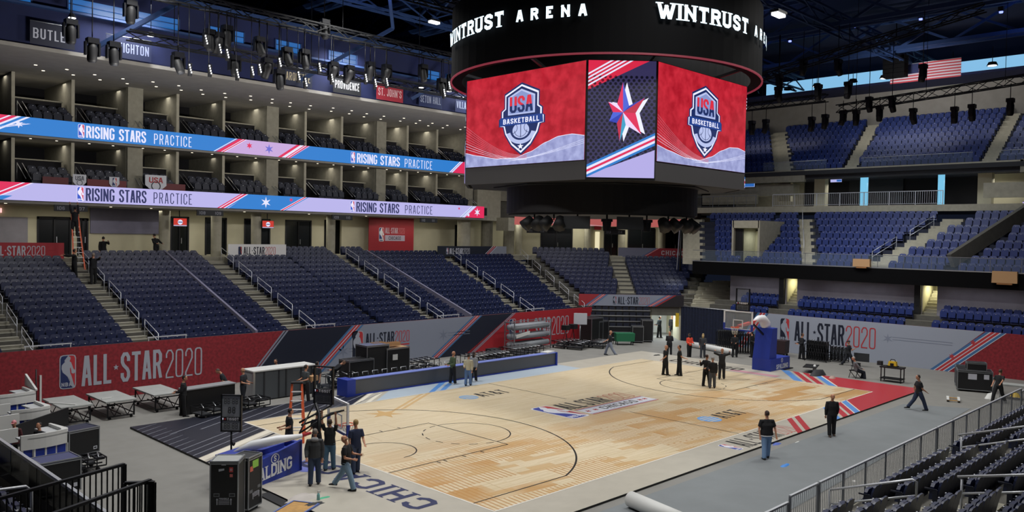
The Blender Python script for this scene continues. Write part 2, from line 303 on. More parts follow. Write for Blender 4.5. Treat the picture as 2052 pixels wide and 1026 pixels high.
class Art:
    "flat graphics on a plane: origin O, unit axes X (right), Y (up), N (towards the viewer)"
    def __init__(s, O, X, Y, lift=.004, fn=None):
        s.O = Vector(O); s.X = Vector(X).normalized(); s.Y = Vector(Y).normalized(); s.N = s.X.cross(s.Y); s.lift = lift; s.mb = MB(); s.fn = fn
    def P(s, x, y, L=1):
        if s.fn: return s.fn(x, y, L * s.lift)
        return s.O + s.X * x + s.Y * y + s.N * (L * s.lift)
    def poly(s, pts, mat, L=1):
        if s.clip: pts = clip(pts, s.clip)
        if len(pts) >= 3: s.mb.poly([s.P(x, y, L) for x, y in pts], mat)
        return s
    clip = None
    def rect(s, x0, y0, x1, y1, mat, L=1): return s.poly([(x0, y0), (x1, y0), (x1, y1), (x0, y1)], mat, L)
    def text(s, t, x, y, h, w, th, gap, mat, L=2, serif=False, fit=None, italic=0):
        ps, W = text2d(t, h, w, th, gap, serif); k = fit / W if fit else 1
        for i, p in enumerate(ps): s.poly([(x + a * k + b * italic, y + b) for a, b in p], mat, L + (i % 7) * .1)
        return W * k
    def band(s, a, b, w, mat, L=2):
        "slanted stripe from a (bottom) to b (top), horizontal width w"
        return s.poly([a, (a[0] + w, a[1]), (b[0] + w, b[1]), b], mat, L)
    def circle(s, x, y, r, mat, L=2, ry=None, n=28):
        ry = ry or r; return s.poly([(x + r * math.cos(2 * PI * k / n), y + ry * math.sin(2 * PI * k / n)) for k in range(n)], mat, L)
    def ring(s, x, y, r, ri, mat, L=2, ry=1, n=28, a0=0, a1=2 * PI):
        for k in range(n):
            a = a0 + (a1 - a0) * k / n; b = a0 + (a1 - a0) * (k + 1) / n
            s.poly([(x + q * math.cos(e), y + q * ry * math.sin(e)) for q, e in ((r, a), (r, b), (ri, b), (ri, a))], mat, L)
        return s
    def star(s, x, y, r, mat, n=5, L=3, inner=.42, rot=0):
        return s.poly([(x + (r if k % 2 == 0 else r * inner) * math.sin(rot + k * PI / n), y + (r if k % 2 == 0 else r * inner) * math.cos(rot + k * PI / n)) for k in range(2 * n)], mat, L)
    def line(s, pts, w, mat, L=2, closed=False):
        if closed: pts = pts + [pts[0]]
        for q in stroke_free(pts, w): s.poly(q, mat, L)
        return s
    def hoop_logo(s, x, y, h, mats, L=2):
        "league mark: rounded panel, blue left, red right, white figure with ball"
        w = h / 2.25; k = w
        def T(p): return [(x + a * k, y + b * k) for a, b in p]
        H = 2.25
        s.poly(T([(a, b) for a, b in arc_rect(0, 0, 1, H, .22, .22, False)]), mats[2], L)
        s.poly(T([(.06, .25), (.12, .1), (.25, .06), (.8, .06), (.4, 1.0), (.3, 1.9), (.52, H - .06), (.25, H - .06), (.12, H - .1), (.06, H - .25)]), mats[0], L + 1)
        s.poly(T([(.94, .25), (.94, H - .25), (.88, H - .1), (.75, H - .06), (.56, H - .06), (.6, 1.7), (.66, 1.0), (.92, .15)]), mats[1], L + 1)
        s.poly(T([(.46, 2.02), (.52, 2.13), (.62, 2.13), (.67, 2.04), (.64, 1.9), (.60, 1.83), (.70, 1.74), (.78, 1.5), (.84, 1.3), (.95, 1.2), (.96, 1.05), (.84, .98), (.72, 1.03), (.71, 1.2), (.66, 1.42), (.62, 1.3), (.63, 1.08), (.72, .85), (.80, .55), (.84, .25), (.90, .12), (.76, .12), (.70, .45), (.56, .72), (.36, .95), (.20, 1.1), (.12, 1.35), (.13, 1.58), (.27, 1.75), (.44, 1.82), (.49, 1.9)]), mats[2], L + 2)
        if h > .5: s.text('NBA', x + .12 * k, y + .17 * k, .26 * k, .17 * k, .055 * k, .05 * k, mats[2], L + 2)
    def build(s, name, parent=None, label=None): return s.mb.build(name, parent, label)
def stroke_free(pts, t): return [[(v[0], v[1]) for v in q] for q in stroke(pts, t, 1e9)] if min(p[1] for p in pts) > t else [[(a, b + min(p[1] for p in pts) - 2 * t) for a, b in q] for q in stroke([(p[0], p[1] - min(r[1] for r in pts) + 2 * t) for p in pts], t, 1e9)]
def clip(pts, box):
    x0, y0, x1, y1 = box
    for ax, lim, sg in ((0, x0, 1), (0, x1, -1), (1, y0, 1), (1, y1, -1)):
        out = []
        for i in range(len(pts)):
            a = pts[i - 1]; b = pts[i]; ia = (a[ax] - lim) * sg >= 0; ib = (b[ax] - lim) * sg >= 0
            if ia != ib:
                t = (lim - a[ax]) / (b[ax] - a[ax]); out.append((a[0] + (b[0] - a[0]) * t, a[1] + (b[1] - a[1]) * t))
            if ib: out.append(b)
        pts = out
        if not pts: return []
    return pts
def F(h, e=0, rough=.6): flat(h, e, rough); return ('screen_' if e else 'print_') + h.strip('#') + ('_%g' % e if e else '')
NBA = (F('#1c2f6e'), F('#c03038'), F('#d4d7dd'))
# ================================================================ the setting
def dg(u, s, z=0.): return Vector(((s + u) / RT2, (s - u) / RT2, z))       # diagonal corner frame: u along the rows, s outwards
b = MB(); b.box((3, 1, -.15), (80, 80, .3), 'floor_grey'); FLOOR = struct('floor', b)
# lower concourse slabs and back walls
LY0, LZ = 29.6, 6.4
b = MB(); b.box((-3, 32.5, LZ - .2), (52, 6.2, .4), 'concrete'); b.add([dg(-9, 37.6, LZ - .4), dg(16, 37.6, LZ - .4), dg(16, 47, LZ - .4), dg(-9, 47, LZ - .4), dg(-9, 37.6, LZ), dg(16, 37.6, LZ), dg(16, 47, LZ), dg(-9, 47, LZ)], ((4,5,6,7),(0,3,2,1),(0,1,5,4),(3,0,4,7)), 'concrete')
struct('floor_concourse', b)
def wall_openings(x0, x1, z0, z1, ops, y, mat, axis=None, depth=.25):
    "wall of boxes around rectangular openings; axis maps (along, out, z) to the world"
    axis = axis or (lambda a, o, z: Vector((a, y + o, z))); m = MB()
    def bx(a, bb, c, d):
        if bb - a < .01 or d - c < .01: return
        vs = [axis(p, o, q) for q in (c, d) for p, o in ((a, 0), (bb, 0), (bb, depth), (a, depth))]
        m.add(vs, ((0,3,2,1),(4,5,6,7),(0,1,5,4),(1,2,6,5),(2,3,7,6),(3,0,4,7)), mat)
    c = x0
    for a, bb, lo, hi in sorted(ops):
        bx(c, a, z0, z1); bx(a, bb, z0, lo); bx(a, bb, hi, z1); c = bb
    bx(c, x1, z0, z1); return m
ops = [(-17.3, -15.7, 6.5, 8.86), (-15.15, -13.1, 6.45, 8.95), (-12.75, -12.05, 6.45, 8.9), (-6.6, -5.2, 6.45, 9.2), (-4.0, -2.3, 6.45, 9.2), (-.9, 1.3, 6.45, 9.2), (2.6, 5.0, 6.45, 9.2), (6.2, 7.9, 6.45, 9.3), (20.6, 21.7, 6.45, 9.2)]
struct('wall_left', wall_openings(-26, 24, LZ, 9.8, ops, 34, 'beige_wall'))
ax = lambda a, o, z: dg(a, 43 + o, z)
struct('wall_corner', wall_openings(-8, 16, LZ, 10.4, [(-1.1, 2.15, 6.45, 9.2), (5.3, 6.8, 6.45, 9.3), (7.7, 10.5, 6.45, 9.3), (11.5, 13.3, 6.45, 9.4)], 0, 'beige_wall', ax))
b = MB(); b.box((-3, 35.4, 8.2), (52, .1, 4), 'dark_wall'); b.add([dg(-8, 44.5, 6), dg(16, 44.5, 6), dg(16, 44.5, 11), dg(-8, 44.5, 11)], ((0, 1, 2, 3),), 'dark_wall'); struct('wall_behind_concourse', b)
# doors of the left concourse
def door(n, a, y, z0, w, h, ax=None):
    ax = ax or (lambda p, o, z: Vector((p, y + o, z))); m = MB()
    for p, q in ((a, a + .12), (a + w - .12, a + w), (a + w / 2 - .05, a + w / 2 + .05)): m.add([ax(i, o, z) for z in (z0, z0 + h) for i, o in ((p, -.04), (q, -.04), (q, .1), (p, .1))], ((0,1,5,4),(1,2,6,5),(3,0,4,7),(4,5,6,7)), 'black_metal')
    m.add([ax(i, o, z) for z in (z0 + h - .12, z0 + h) for i, o in ((a, -.04), (a + w, -.04), (a + w, .1), (a, .1))], ((0,1,5,4),(0,3,2,1)), 'black_metal')
    d = struct('door_%d' % n, m)
    g = MB(); g.add([ax(i, .05, z) for i, z in ((a + .12, z0), (a + w - .12, z0), (a + w - .12, z0 + h - .12), (a + .12, z0 + h - .12))], ((0, 1, 2, 3),), 'dark_glass'); g.build('pane', d)
    k = MB(); k.box(ax(a + w / 2 + .12, -.08, z0 + 1.05), (.04, .05, .4), 'steel'); k.build('handle', d)
door(1, -15.15, 34, 6.4, 2.05, 2.5); door(2, -12.75, 34, 6.4, .7, 2.45)
for i, (u, w) in enumerate(((-1.1, 3.25), (7.7, 2.8), (11.5, 1.8), (5.3, 1.5))): door(3 + i, u, 0, 6.4, w, 2.8, ax)
for i, (x, w) in enumerate(((-6.6, 1.4), (-4, 1.7), (-.9, 2.2), (2.6, 2.4))): door(7 + i, x, 34, 6.4, w, 2.8)
b = MB(); b.box((-9.6, 33.9, 8.9), (4.75, .12, 2.0), 'lilac_wall'); b.box((-16.5, 33.95, 8.0), (1.62, .1, 1.7), 'grey_wall'); struct('trim_1', b)
# concourse columns
for i, (x, y) in enumerate(((-4.55, 31), (4.9, 31), (-8, 31.5), (-1.6, 30.8), (18.6, 30.5))):
    m = MB(); m.cyl((x, y, LZ), .36 if i < 4 else .6, 3.5, 'concrete_light', 16); o = struct('wall_column', m)
for u, s in ((-6.4, 38.8), (-4.3, 40.5), (-3.3, 42), (3.6, 42.6), (7.0, 42.4), (11, 42.4)):
    m = MB(); m.cyl(dg(u, s, LZ), .55 if u < -3.5 else .35, 5.4 if u < -3.5 else 3.9, 'concrete_light' if u > -4 else 'concrete', 16); struct('wall_column', m)
b = MB(); b.box((21.2, 30.2, 11.0), (3.0, .5, 2.8), 'concrete_light'); b.box((24.2, 31, 12.2), (4, 2, 1.4), 'concrete'); b.box((22.6, 29.2, 9.3), (.8, 1.6, 1.2), 'concrete_light'); struct('wall_corner_pier', b)
# suite levels of the left side: slabs, ceilings, partitions
b = MB(); b.box((-3, 32.2, 9.75), (45.6, 7.0, .3), 'soffit'); struct('ceiling_concourse', b)
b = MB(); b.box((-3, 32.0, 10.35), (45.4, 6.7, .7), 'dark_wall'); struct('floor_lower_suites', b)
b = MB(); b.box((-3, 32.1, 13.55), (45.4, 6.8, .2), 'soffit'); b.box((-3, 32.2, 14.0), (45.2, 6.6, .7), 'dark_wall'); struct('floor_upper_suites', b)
b = MB(); b.box((-3, 28.8, 17.4), (48, 13.2, .2), 'soffit'); struct('ceiling_suites', b)
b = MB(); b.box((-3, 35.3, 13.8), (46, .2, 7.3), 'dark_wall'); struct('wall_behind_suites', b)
PX = [-17.55 + 3.23 * i for i in range(12)]
for lev, (z0, z1) in enumerate(((10.7, 13.45), (14.35, 17.3))):
    for i, x in enumerate(PX):
        m = MB(); wide = (i % 3 == 2)
        m.box((x, 32.6, (z0 + z1) / 2), (.16, 5.4, z1 - z0), 'concrete')
        if wide: m.box((x + .42, 30.1, (z0 + z1) / 2), (.95, .9, z1 - z0), 'concrete')
        if not wide: m.box((x, 29.87, (z0 + z1) / 2), (.18, .1, z1 - z0), 'concrete_light')
        struct('wall_suite_partition', m)
# suite counters and their glass lights
    for i, x in enumerate(PX[:-1]):
        m = MB(); w = 2.0 if i % 3 == 2 else 2.75; x0 = x + (1.0 if i % 3 == 2 else .2)
        m.box((x0 + w / 2, 31.0, z0 + 1.62), (w, .45, .07), 'concrete_light'); m.box((x0 + w / 2, 31.12, z0 + .8), (w, .12, 1.6), 'dark_wall')
        tag(m.build('suite_counter'), 'pale drink rail behind the seats of a %s level suite' % ('upper' if lev else 'lower'), 'counter', 'drink rails of the %s suites' % ('upper' if lev else 'lower'))
    for i, x in enumerate(PX):
        m = MB()
        for dx in (.35, .62): m.tube([(x + dx, 30.4, z0 + 1.35), (x + dx + .1, 28.95, z0 + .35)], .02, 'steel', 5)
        m.tube([(x + .35, 30.4, z0 + 1.35), (x + .35, 30.4, z0 + .4)], .02, 'steel', 5)
        tag(m.build('stair_handrail'), 'small steel stair handrail beside a partition of the %s suites' % ('upper' if lev else 'lower'), 'handrail', 'handrails of the %s suites' % ('upper' if lev else 'lower'))
random.seed(3)
k = 0
for i, x in enumerate(PX[:-1]):
    for q in range(4):
        xx = x + .3 + q * .8; y = 26.6 + (q % 2) * 1.5 + (i % 2) * .4
        m = MB(); m.cyl((0, 0, 0), .09, .015, 'warm_spot', 10)
        tag(m.build('downlight', loc=(xx, y, 17.285)), 'small lit downlight in the grey soffit over the upper suites', 'light', 'downlights over the upper suites')
    for q in range(2):
        m = MB(); m.cyl((0, 0, 0), .07, .015, 'warm_spot', 8)
        tag(m.build('downlight', loc=(x + .8 + q * 1.4, 29.4, 13.43)), 'small lit downlight under the blue ribbon screen', 'light', 'downlights over the lower suites')
for x in (-18, -12.2, -9.7, -3.2, 2, 7.2): tag(MB().cyl((0, 0, 0), .08, .015, 'warm_spot', 8).build('downlight', loc=(x, 29.5, 9.585)), 'small lit downlight under the lilac ribbon screen', 'light', 'downlights over the left concourse')
# navy fascia over the soffit with lit clerestory strips
b = MB(); b.box((-1, 22.6, 19.4), (50, .3, 4.0), 'navy_wall'); struct('wall_left_fascia', b)
b = MB(); b.box((-1, 22.3, 19.55), (50, .35, .12), 'truss_blue'); b.box((-1, 22.3, 21.4), (50, .3, .3), 'truss_blue'); struct('trim_2', b)
for i, (x0, x1) in enumerate(((-16.9, -11.0), (-9.2, -7.0), (-4.9, -3.1), (-1.0, 1.2), (6.8, 8.6), (9.3, 11.8), (-22, -18.6))):
    m = MB(); m.box(((x0 + x1) / 2, 22.42, 20.02), (x1 - x0, .06, .62), 'blue_glow')
    w = struct('window_%d' % (i + 1), m); f = MB(); f.box(((x0 + x1) / 2, 22.36, 20.02), (x1 - x0, .05, .04), 'truss_blue')
    for xx in (x0, (x0 + x1) / 2, x1): f.box((xx, 22.36, 20.02), (.07, .06, .64), 'truss_blue')
    f.build('window_frame', w)
# ---------------------------------------------------------------- hanging school banners
def hang_banner(x, w, txt, col, tcol, z0=17.55, h=1.15, lab=''):
    t = thing('hanging_banner', lab, 'banner', (x, 22.05, z0), 0)
    MB().box((0, 0, h / 2), (w, .03, h), col).build('cloth', t)
    MB().tube([(-w / 2, 0, h + .02), (w / 2, 0, h + .02)], .025, 'steel', 5).build('hanging_rod', t)
    a = Art((-w / 2 + .14, -.016, .3), (1, 0, 0), (0, 0, 1)); a.text(txt, 0, 0, .52, .2, .06, .07, tcol, 1, fit=w - .28); a.build('lettering', t)
hang_banner(-17.7, 2.1, 'BUTLER', F('#12162a'), F('#a9acb8'), lab='navy hanging banner reading BUTLER, leftmost of the school banners')
hang_banner(-13.9, 2.4, 'CREIGHTON', F('#101a3c'), F('#7f86a4'), lab='dark blue hanging banner reading CREIGHTON, half hidden by stage lights')
hang_banner(-3.6, 2.3, 'MARQUETTE', F('#111a33'), F('#b0a486'), lab='dark hanging banner reading MARQUETTE in pale gold letters')
hang_banner(.25, 2.2, 'PROVIDENCE', F('#0d0f14'), F('#b2b2b4'), lab='black hanging banner reading PROVIDENCE in white letters')
hang_banner(3.8, 2.3, "ST. JOHN'S", F('#8e1f2e'), F('#c2a5a8'), lab="red hanging banner reading ST. JOHN'S")
hang_banner(7.5, 2.2, 'SETON HALL', F('#16244d'), F('#8f97ad'), lab='blue hanging banner reading SETON HALL')
hang_banner(11.0, 2.2, 'VILLANOVA', F('#141f46'), F('#8f97ad'), lab='blue hanging banner reading VILLANOVA beside the centre-hung screen')
# ---------------------------------------------------------------- roof and trusses
b = MB(); b.box((3, 2, 27.2), (100, 84, .3), 'roof_dark'); struct('ceiling_roof', b)
b = MB(); b.box((-3, 38, 22.5), (60, .3, 10), 'roof_dark'); b.box((51, 2, 24.2), (.3, 70, 7), 'roof_dark'); struct('wall_upper', b)
def truss(p, q, w, h, mat, n, r=.05, name='roof_truss', label='', group=None, cat='truss', kind_root=True):
    p = Vector(p); q = Vector(q); d = (q - p); L = d.length; d.normalize(); sd = d.cross(Vector((0, 0, 1))).normalized(); up = sd.cross(d)
    if q.z < 22.5:
        cb = MB(); [cb.bar(d * (L * f), d * (L * f) + Vector((0, 0, 26.9 - (p + d * (L * f)).z)), .03, .03, mat) for f in (.08, .36, .64, .92)]
    ch = MB(); web = MB(); c = [(i * w / 2, j * h / 2) for i, j in ((-1, -1), (1, -1), (1, 1), (-1, 1))]
    for i, j in c: ch.bar(sd * i + up * j, d * L + sd * i + up * j, 2 * r, 2 * r, mat)
    for k in range(n):
        a = d * (L * k / n); e = d * (L * (k + 1) / n)
        for (i, j), (i2, j2) in zip(c, c[1:] + c[:1]):
            A, B = ((a, e) if k % 2 == 0 else (e, a)); web.bar(A + sd * i + up * j, B + sd * i2 + up * j2, r * 1.2, r * 1.2, mat)
    t = thing(name, label, cat, p, 0, group); ch.build('chord', t); web.build('lattice', t)
    if q.z < 22.5: cb.build('hanging_cable', t)
    return t
for i, x in enumerate((-19, -10, -1, 8, 17, 26, 36)):
    truss((x, -28, 24.6), (x, 37, 24.6), 1.1, 2.4, 'truss_blue', 14, .14, label='deep blue steel roof truss spanning across the arena', group='roof trusses')
for y in (-12, 0, 12, 20): truss((-30, y, 23.6), (46, y, 23.6), .8, 1.2, 'truss_blue', 26, .07, name='catwalk_truss', label='blue lattice catwalk running along the roof', group='roof catwalks')
# diagonal braces seen below the roof on the left
for x in (-12.4, -.2, 8.8):
    m = MB(); m.bar((x - 3.2, 21.9, 17.9), (x + 1.6, 18.6, 21.6), .22, .22, 'truss_blue'); m.bar((x + 1.6, 18.6, 21.6), (x - 2.2, 14.5, 25), .2, .2, 'truss_blue')
    tag(m.build('roof_brace'), 'slanted blue steel brace below the roof over the left stand', 'brace', 'roof braces')
# ducts
for x, y, L in ((-8, 6, 14), (12, 14, 10)):
    m = MB(); m.tube([(x, y, 22.6), (x + L, y + 1, 22.6)], .45, 'truss_blue', 12); tag(m.build('air_duct'), 'round blue air duct hanging under the roof', 'duct', 'roof ducts')
# ---------------------------------------------------------------- right end: lower wall, balcony, concourse, upper deck
RX = 29.3
axr = lambda a, o, z: Vector((RX + o, a, z))
struct('wall_right_lower', wall_openings(-15, 9.6, 3.0, 5.5, [(3.85, 4.75, 3.0, 5.5), (-6.2, -5.2, 3.0, 5.5)], 0, 'grey_wall', axr))
for y in (4.3, -5.7):
    b = MB()
    for k in range(8): b.box((RX + .4 + .28 * k, y, 3.15 + .2 * k), (.28, .95, .2 + .4), 'concrete_light')
    b.box((RX + 1.6, y + .6, 4.6), (3, .08, 3.2), 'beige_wall'); b.box((RX + 1.6, y - .55, 4.6), (3, .08, 3.2), 'beige_wall'); b.box((RX + 3.1, y, 4.6), (.1, 1.2, 3.4), 'beige_wall'); b.box((RX + 1.5, y, 6.25), (3, 1.2, .08), 'beige_wall')
    struct('wall_stairwell', b)
    b = MB(); b.box((RX - .1, y + .72, 4.2), (.3, .4, 2.6), 'black'); struct('wall_stair_jamb', b)
def balx(y): return y
BY1 = 12.4
b = MB()
b.add([(28, -15, 5.35), (28, BY1, 5.35), (36, BY1 + 5.2, 5.35), (36, -15, 5.35), (28, -15, 6.4), (28, BY1, 6.4), (36, BY1 + 5.2, 6.4), (36, -15, 6.4)], ((0,3,2,1),(4,5,6,7),(0,1,5,4),(1,2,6,5),(2,3,7,6),(3,0,4,7)), 'ring_black'); struct('wall_balcony_fascia', b)
BR = [(28.55, 6.95)] + [(29.3 + .83 * k, 7.45 + .53 * k) for k in range(7)]   # (x of seat back, top of seat back)
b = MB()
for k, (x, zt) in enumerate(BR):
    x0 = x - .55 if k else 28.12; x1 = BR[k + 1][0] - .55 if k < 7 else 35.2; z = zt - .85
    y1 = BY1 + (x - 28) * .65
    for ya, yb in (((-15, 7.1), (9.3, y1)) if k else ((-15, y1),)): b.box(((x0 + x1) / 2, (ya + yb) / 2, (z + 5.6) / 2), (x1 - x0 + .02, yb - ya, z - 5.6), 'tier_blue')
TB = struct('floor_balcony', b)
b = MB(); b.box((39, 2, 10.9), (8, 36, .5), 'concrete_light'); struct('floor_upper_concourse', b)
b = MB(); b.box((42.5, 2, 12.5), (.3, 38, 3), 'dark_wall'); b.box((42.2, 13, 12.4), (.2, 7, 2.8), 'concrete'); b.box((42.2, 3, 12.4), (.2, 4.6, 2.8), 'char'); b.box((40.5, -9.5, 12.6), (.3, 6, 2.9), 'beige_wall'); struct('wall_upper_concourse', b)
b = MB(); b.box((37.6, 12.2, 12.7), (1.2, 8.2, 1.0), 'concrete'); b.box((36.2, 13.8, 11.9), (.2, 5.6, .9), 'concrete'); b.box((36.4, -9.6, 12.2), (.3, 5.2, 1.1), 'concrete_light'); b.box((38.6, 9.6, 12.6), (.5, 1.2, 1.7), 'beige_wall'); struct('wall_concourse_parapet', b)
for y in (6.2, -6.6): struct('wall_column', MB().box((38.4, y, 12.4), (.7, .95, 2.8), 'beige_wall'))
for i, (y, w) in enumerate(((2.6, .55), (-3.4, .42))):
    m = MB(); m.box((0, 0, 1.3), (.3, w, 2.6), 'cyan_glow'); m.box((.05, 0, 2.65), (.4, w + .1, .1), 'char'); m.box((.05, 0, .03), (.4, w + .1, .08), 'char')
    tag(m.build('light_column', loc=(38.6, y, 11.15)), ('wide glowing pale blue column on the upper concourse beside a counter', 'narrow glowing pale blue column at the right end of the upper concourse railing')[i], 'light column')
b = MB(); b.box((41.5, 2, 14.1), (9.5, 38, .35), 'char'); struct('ceiling_upper_concourse', b)
# upper deck
UR = [(37.7 + .82 * k, 15.0 + .50 * k) for k in range(10)]
b = MB()
for k, (x, zt) in enumerate(UR):
    z = zt - .85; b.box((x - .14, 2, (z + 13.7) / 2), (.84, 38, z - 13.7 + .02), 'tier_blue')
TU = struct('floor_upper_deck', b)
b = MB(); b.box((36.95, 11.5, 13.85), (.35, 9.0, 1.0), 'concrete'); b.box((36.95, -1.2, 14.3), (.35, 16.4, .18), 'concrete_light'); b.box((37.1, -1.2, 13.9), (.3, 16.4, .7), 'char'); b.box((36.95, -12, 13.95), (.35, 5.6, .95), 'concrete'); struct('wall_upper_fascia', b)
b = MB(); b.box((46.3, 2, 20.6), (.3, 38, 3.2), 'soffit')
struct('wall_right_upper', b)
b = MB(); b.box((44.6, 2, 22.1), (4.6, 40, .2), 'navy_wall'); struct('ceiling_upper_deck', b)
b = MB(); b.box((47.4, 2, 22.6), (.2, 40, 1.2), 'navy_wall'); struct('wall_right_clerestory', b)
b = MB(); b.box((46.9, 8.5, 23.6), (.1, 15, 1.15), 'pale_glow'); struct('window_8', b)
b = MB(); b.box((46.9, -4.0, 23.55), (.1, 9.5, .95), 'pale_glow'); struct('window_9', b)
for y in (16, 12.5, 9.6, 6.2, 3.4, 1, -2.2, -5.2):
    m = MB(); m.cyl((0, 0, -.28), .42, .28, 'black_metal', 12, .3); m.cyl((0, 0, -.3), .34, .02, 'lamp_white' if int(y) % 2 else 'char', 12); m.tube([(0, 0, 0), (0, 0, 1.3)], .03, 'black_metal', 5)
    tag(m.build('high_bay_lamp', loc=(44.5, y, 23.2)), 'round high bay lamp before the pale blue clerestory', 'lamp', 'high bay lamps at the right end')
for x, y, z in ((-13.3, 20.6, 18.8), (-8.6, 20.9, 18.5), (-17.2, 20.7, 19.0), (-2.5, 20.5, 18.8), (1.5, 20.7, 18.9), (5.6, 20.8, 18.7), (8.2, 20.8, 18.8), (11.5, 21, 18.6), (-5.5, 20.6, 18.9)):
    m = MB(); m.cyl((0, 0, -.1), .2, .2, 'char', 12, .12); m.cyl((0, 0, -.12), .18, .02, 'lamp_white', 12); m.tube([(0, 0, .1), (0, 0, 2.6)], .02, 'black_metal', 4)
    tag(m.build('pendant_lamp', loc=(x, y, z)), 'lit round pendant lamp before the navy fascia of the left side', 'lamp', 'pendant lamps on the left side')
# ---------------------------------------------------------------- corner front wall, tunnel and curtain
D0 = Vector((20.3, 16.8, 0)); D1 = Vector((26, 11.3, 0))
b = MB(); b.prism([dg(2.6, 26.6, 2.0), dg(10.3, 26.6, 2.0), dg(10.3, 27.4, 2.0), dg(2.6, 27.4, 2.0)], (0, 0, .85), 'concrete_dark'); b.prism([dg(2.6, 27.3, 0), dg(7.2, 27.3, 0), dg(7.2, 27.5, 0), dg(2.6, 27.5, 0)], (0, 0, 2), 'dark_wall'); struct('wall_corner_front', b)
b = MB(); b.prism([dg(7.2, 26.6, 0), dg(7.35, 26.6, 0), dg(7.35, 32, 0), dg(7.2, 32, 0)], (0, 0, 2.7), 'beige_wall'); b.prism([dg(9.6, 26.6, 0), dg(9.75, 26.6, 0), dg(9.75, 32, 0), dg(9.6, 32, 0)], (0, 0, 2.7), 'beige_wall'); b.prism([dg(7.2, 31.8, 0), dg(9.75, 31.8, 0), dg(9.75, 32, 0), dg(7.2, 32, 0)], (0, 0, 2.7), 'white_plastic'); b.prism([dg(7.2, 26.9, 2.2), dg(9.75, 26.9, 2.2), dg(9.75, 32, 2.2), dg(7.2, 32, 2.2)], (0, 0, .15), 'beige_wall'); struct('wall_tunnel', b)
for i, z in enumerate((1.75, 2.0)): MB().add([dg(8.1, 31.7, z), dg(9.5, 31.7, z), dg(9.5, 31.7, z + .12), dg(8.1, 31.7, z + .12)], ((0, 1, 2, 3),), 'black').build('dark_stripe', bpy.data.objects['wall_tunnel'])
o = MB().prism([dg(9.3, 26.5, 1.1), dg(9.55, 26.5, 1.1), dg(9.55, 26.7, 1.1), dg(9.3, 26.7, 1.1)], (0, 0, 1.1), 'yellow').build('yellow_pad'); tag(o, 'yellow padding strip at the right edge of the lit tunnel', 'padding')
cv = MB(); n = 60; pv = []
for k in range(n + 1):
    t = k / n; y = 11.9 - 4.9 * t; pv += [(25.7 - .05 - .07 * math.sin(k * 1.9), y, 0.02), (25.7 - .05 - .06 * math.sin(k * 1.9), y, 2.75)]
cv.add(pv, [(2 * k, 2 * k + 2, 2 * k + 3, 2 * k + 1) for k in range(n)], 'curtain', True)
t = thing('curtain', 'dark navy pleated drape hung between the tunnel and the right goal', 'curtain', (0, 0, 0)); cv.build('drape', t); MB().tube([(25.65, 11.9, 2.78), (25.65, 7.0, 2.78)], .04, 'steel', 6).build('curtain_rail', t)
b = MB(); b.box((26.15, -1.5, 1.35), (.3, 26, 2.7), 'dark_wall'); struct('wall_right_front', b)
b = MB(); b.box((-.8, 17.05, 1.3), (42, .3, 2.6), 'dark_wall'); struct('wall_left_front', b)
# ---------------------------------------------------------------- seating tiers (concrete) and steps
def tier(name, P0, t, n, u0, u1, rows, d, rise, z0, zb, sl0=0, sl1=0, mat='concrete_dark', zlow=None):
    "rows of concrete treads; row k floor at z0+rise*k; ends slide by slope sl with distance"
    m = MB(); t = Vector(t); n = Vector(n); P0 = Vector(P0)
    for k in range(rows):
        a = k * d - .1; e = (k + 1) * d - .1 + .03; z = z0 + rise * k
        c = [P0 + t * (u0 + sl0 * a) + n * a, P0 + t * (u1 + sl1 * a) + n * a, P0 + t * (u1 + sl1 * e) + n * e, P0 + t * (u0 + sl0 * e) + n * e]
        if (c[1] - c[0]).cross(c[3] - c[0]).z < 0: c = c[::-1]
        zz = max(zb, z - .9); m.add([(p.x, p.y, zz) for p in c] + [(p.x, p.y, z) for p in c], ((0,3,2,1),(4,5,6,7),(0,1,5,4),(1,2,6,5),(2,3,7,6),(3,0,4,7)), mat)
    return struct(name, m)
LD, LR, LZ0, LYF = .84, .29, 1.93, 16.95           # left bowl: depth, rise, first floor, front
T1 = tier('floor_left_stand', (0, LYF, 0), (1, 0, 0), (0, 1, 0), -26, 19.4, 15, LD, LR, LZ0, 0, 0, .414)
T2 = tier('floor_corner_stand', (26.9 / RT2, 26.9 / RT2, 0), (1 / RT2, -1 / RT2, 0), (1 / RT2, 1 / RT2, 0), 2.2, 10.3, 14, .84, .315, 2.25, 2.2, -.414, .40)
T3 = tier('floor_right_stand', (26.35, 0, 0), (0, 1, 0), (1, 0, 0), -15, 10.6, 4, .80, .33, 2.28, 1.2)
T4 = tier('floor_near_stand', (0, -15.5, 0), (1, 0, 0), (0, -1, 0), -22, 24, 11, .85, .27, .62, 0)
T5 = tier('floor_near_end_stand', (-26.2, 0, 0), (0, 1, 0), (-1, 0, 0), -13, 16, 7, .85, .27, 2.2, 0)
b = MB(); b.box((-26.05, -1.5, 1.3), (.2, 19, 2.6), 'black'); struct('wall_near_end_front', b)
def steps(par, P0, t, n, u, rows, d, rise, z0, w, sl=0, mat='concrete'):
    me = None; t = Vector(t); n = Vector(n)
    for k in range(rows):
        a = k * d + d * .38; c = Vector(P0) + t * (u + sl * a) + n * (a)
        if me is None:
            ang = math.atan2(t.y, t.x); m = MB(); m.box((0, 0, rise * .25), (w, d * .48, rise * .5), mat); m.box((0, -d * .22, rise * .5), (w, .07, .03), 'nosing'); m.box((0, -d * .44, .012), (w, .07, .03), 'nosing'); me = m.mesh('step')
            ang = math.atan2(n.y, n.x) - PI / 2
        put(me, 'step', par, (c.x, c.y, z0 + rise * k + .0), ang)
LA = [(-20.4, 0), (-14.7, 0), (-5.6, 0), (4.3, .02), (13.2, .17)]
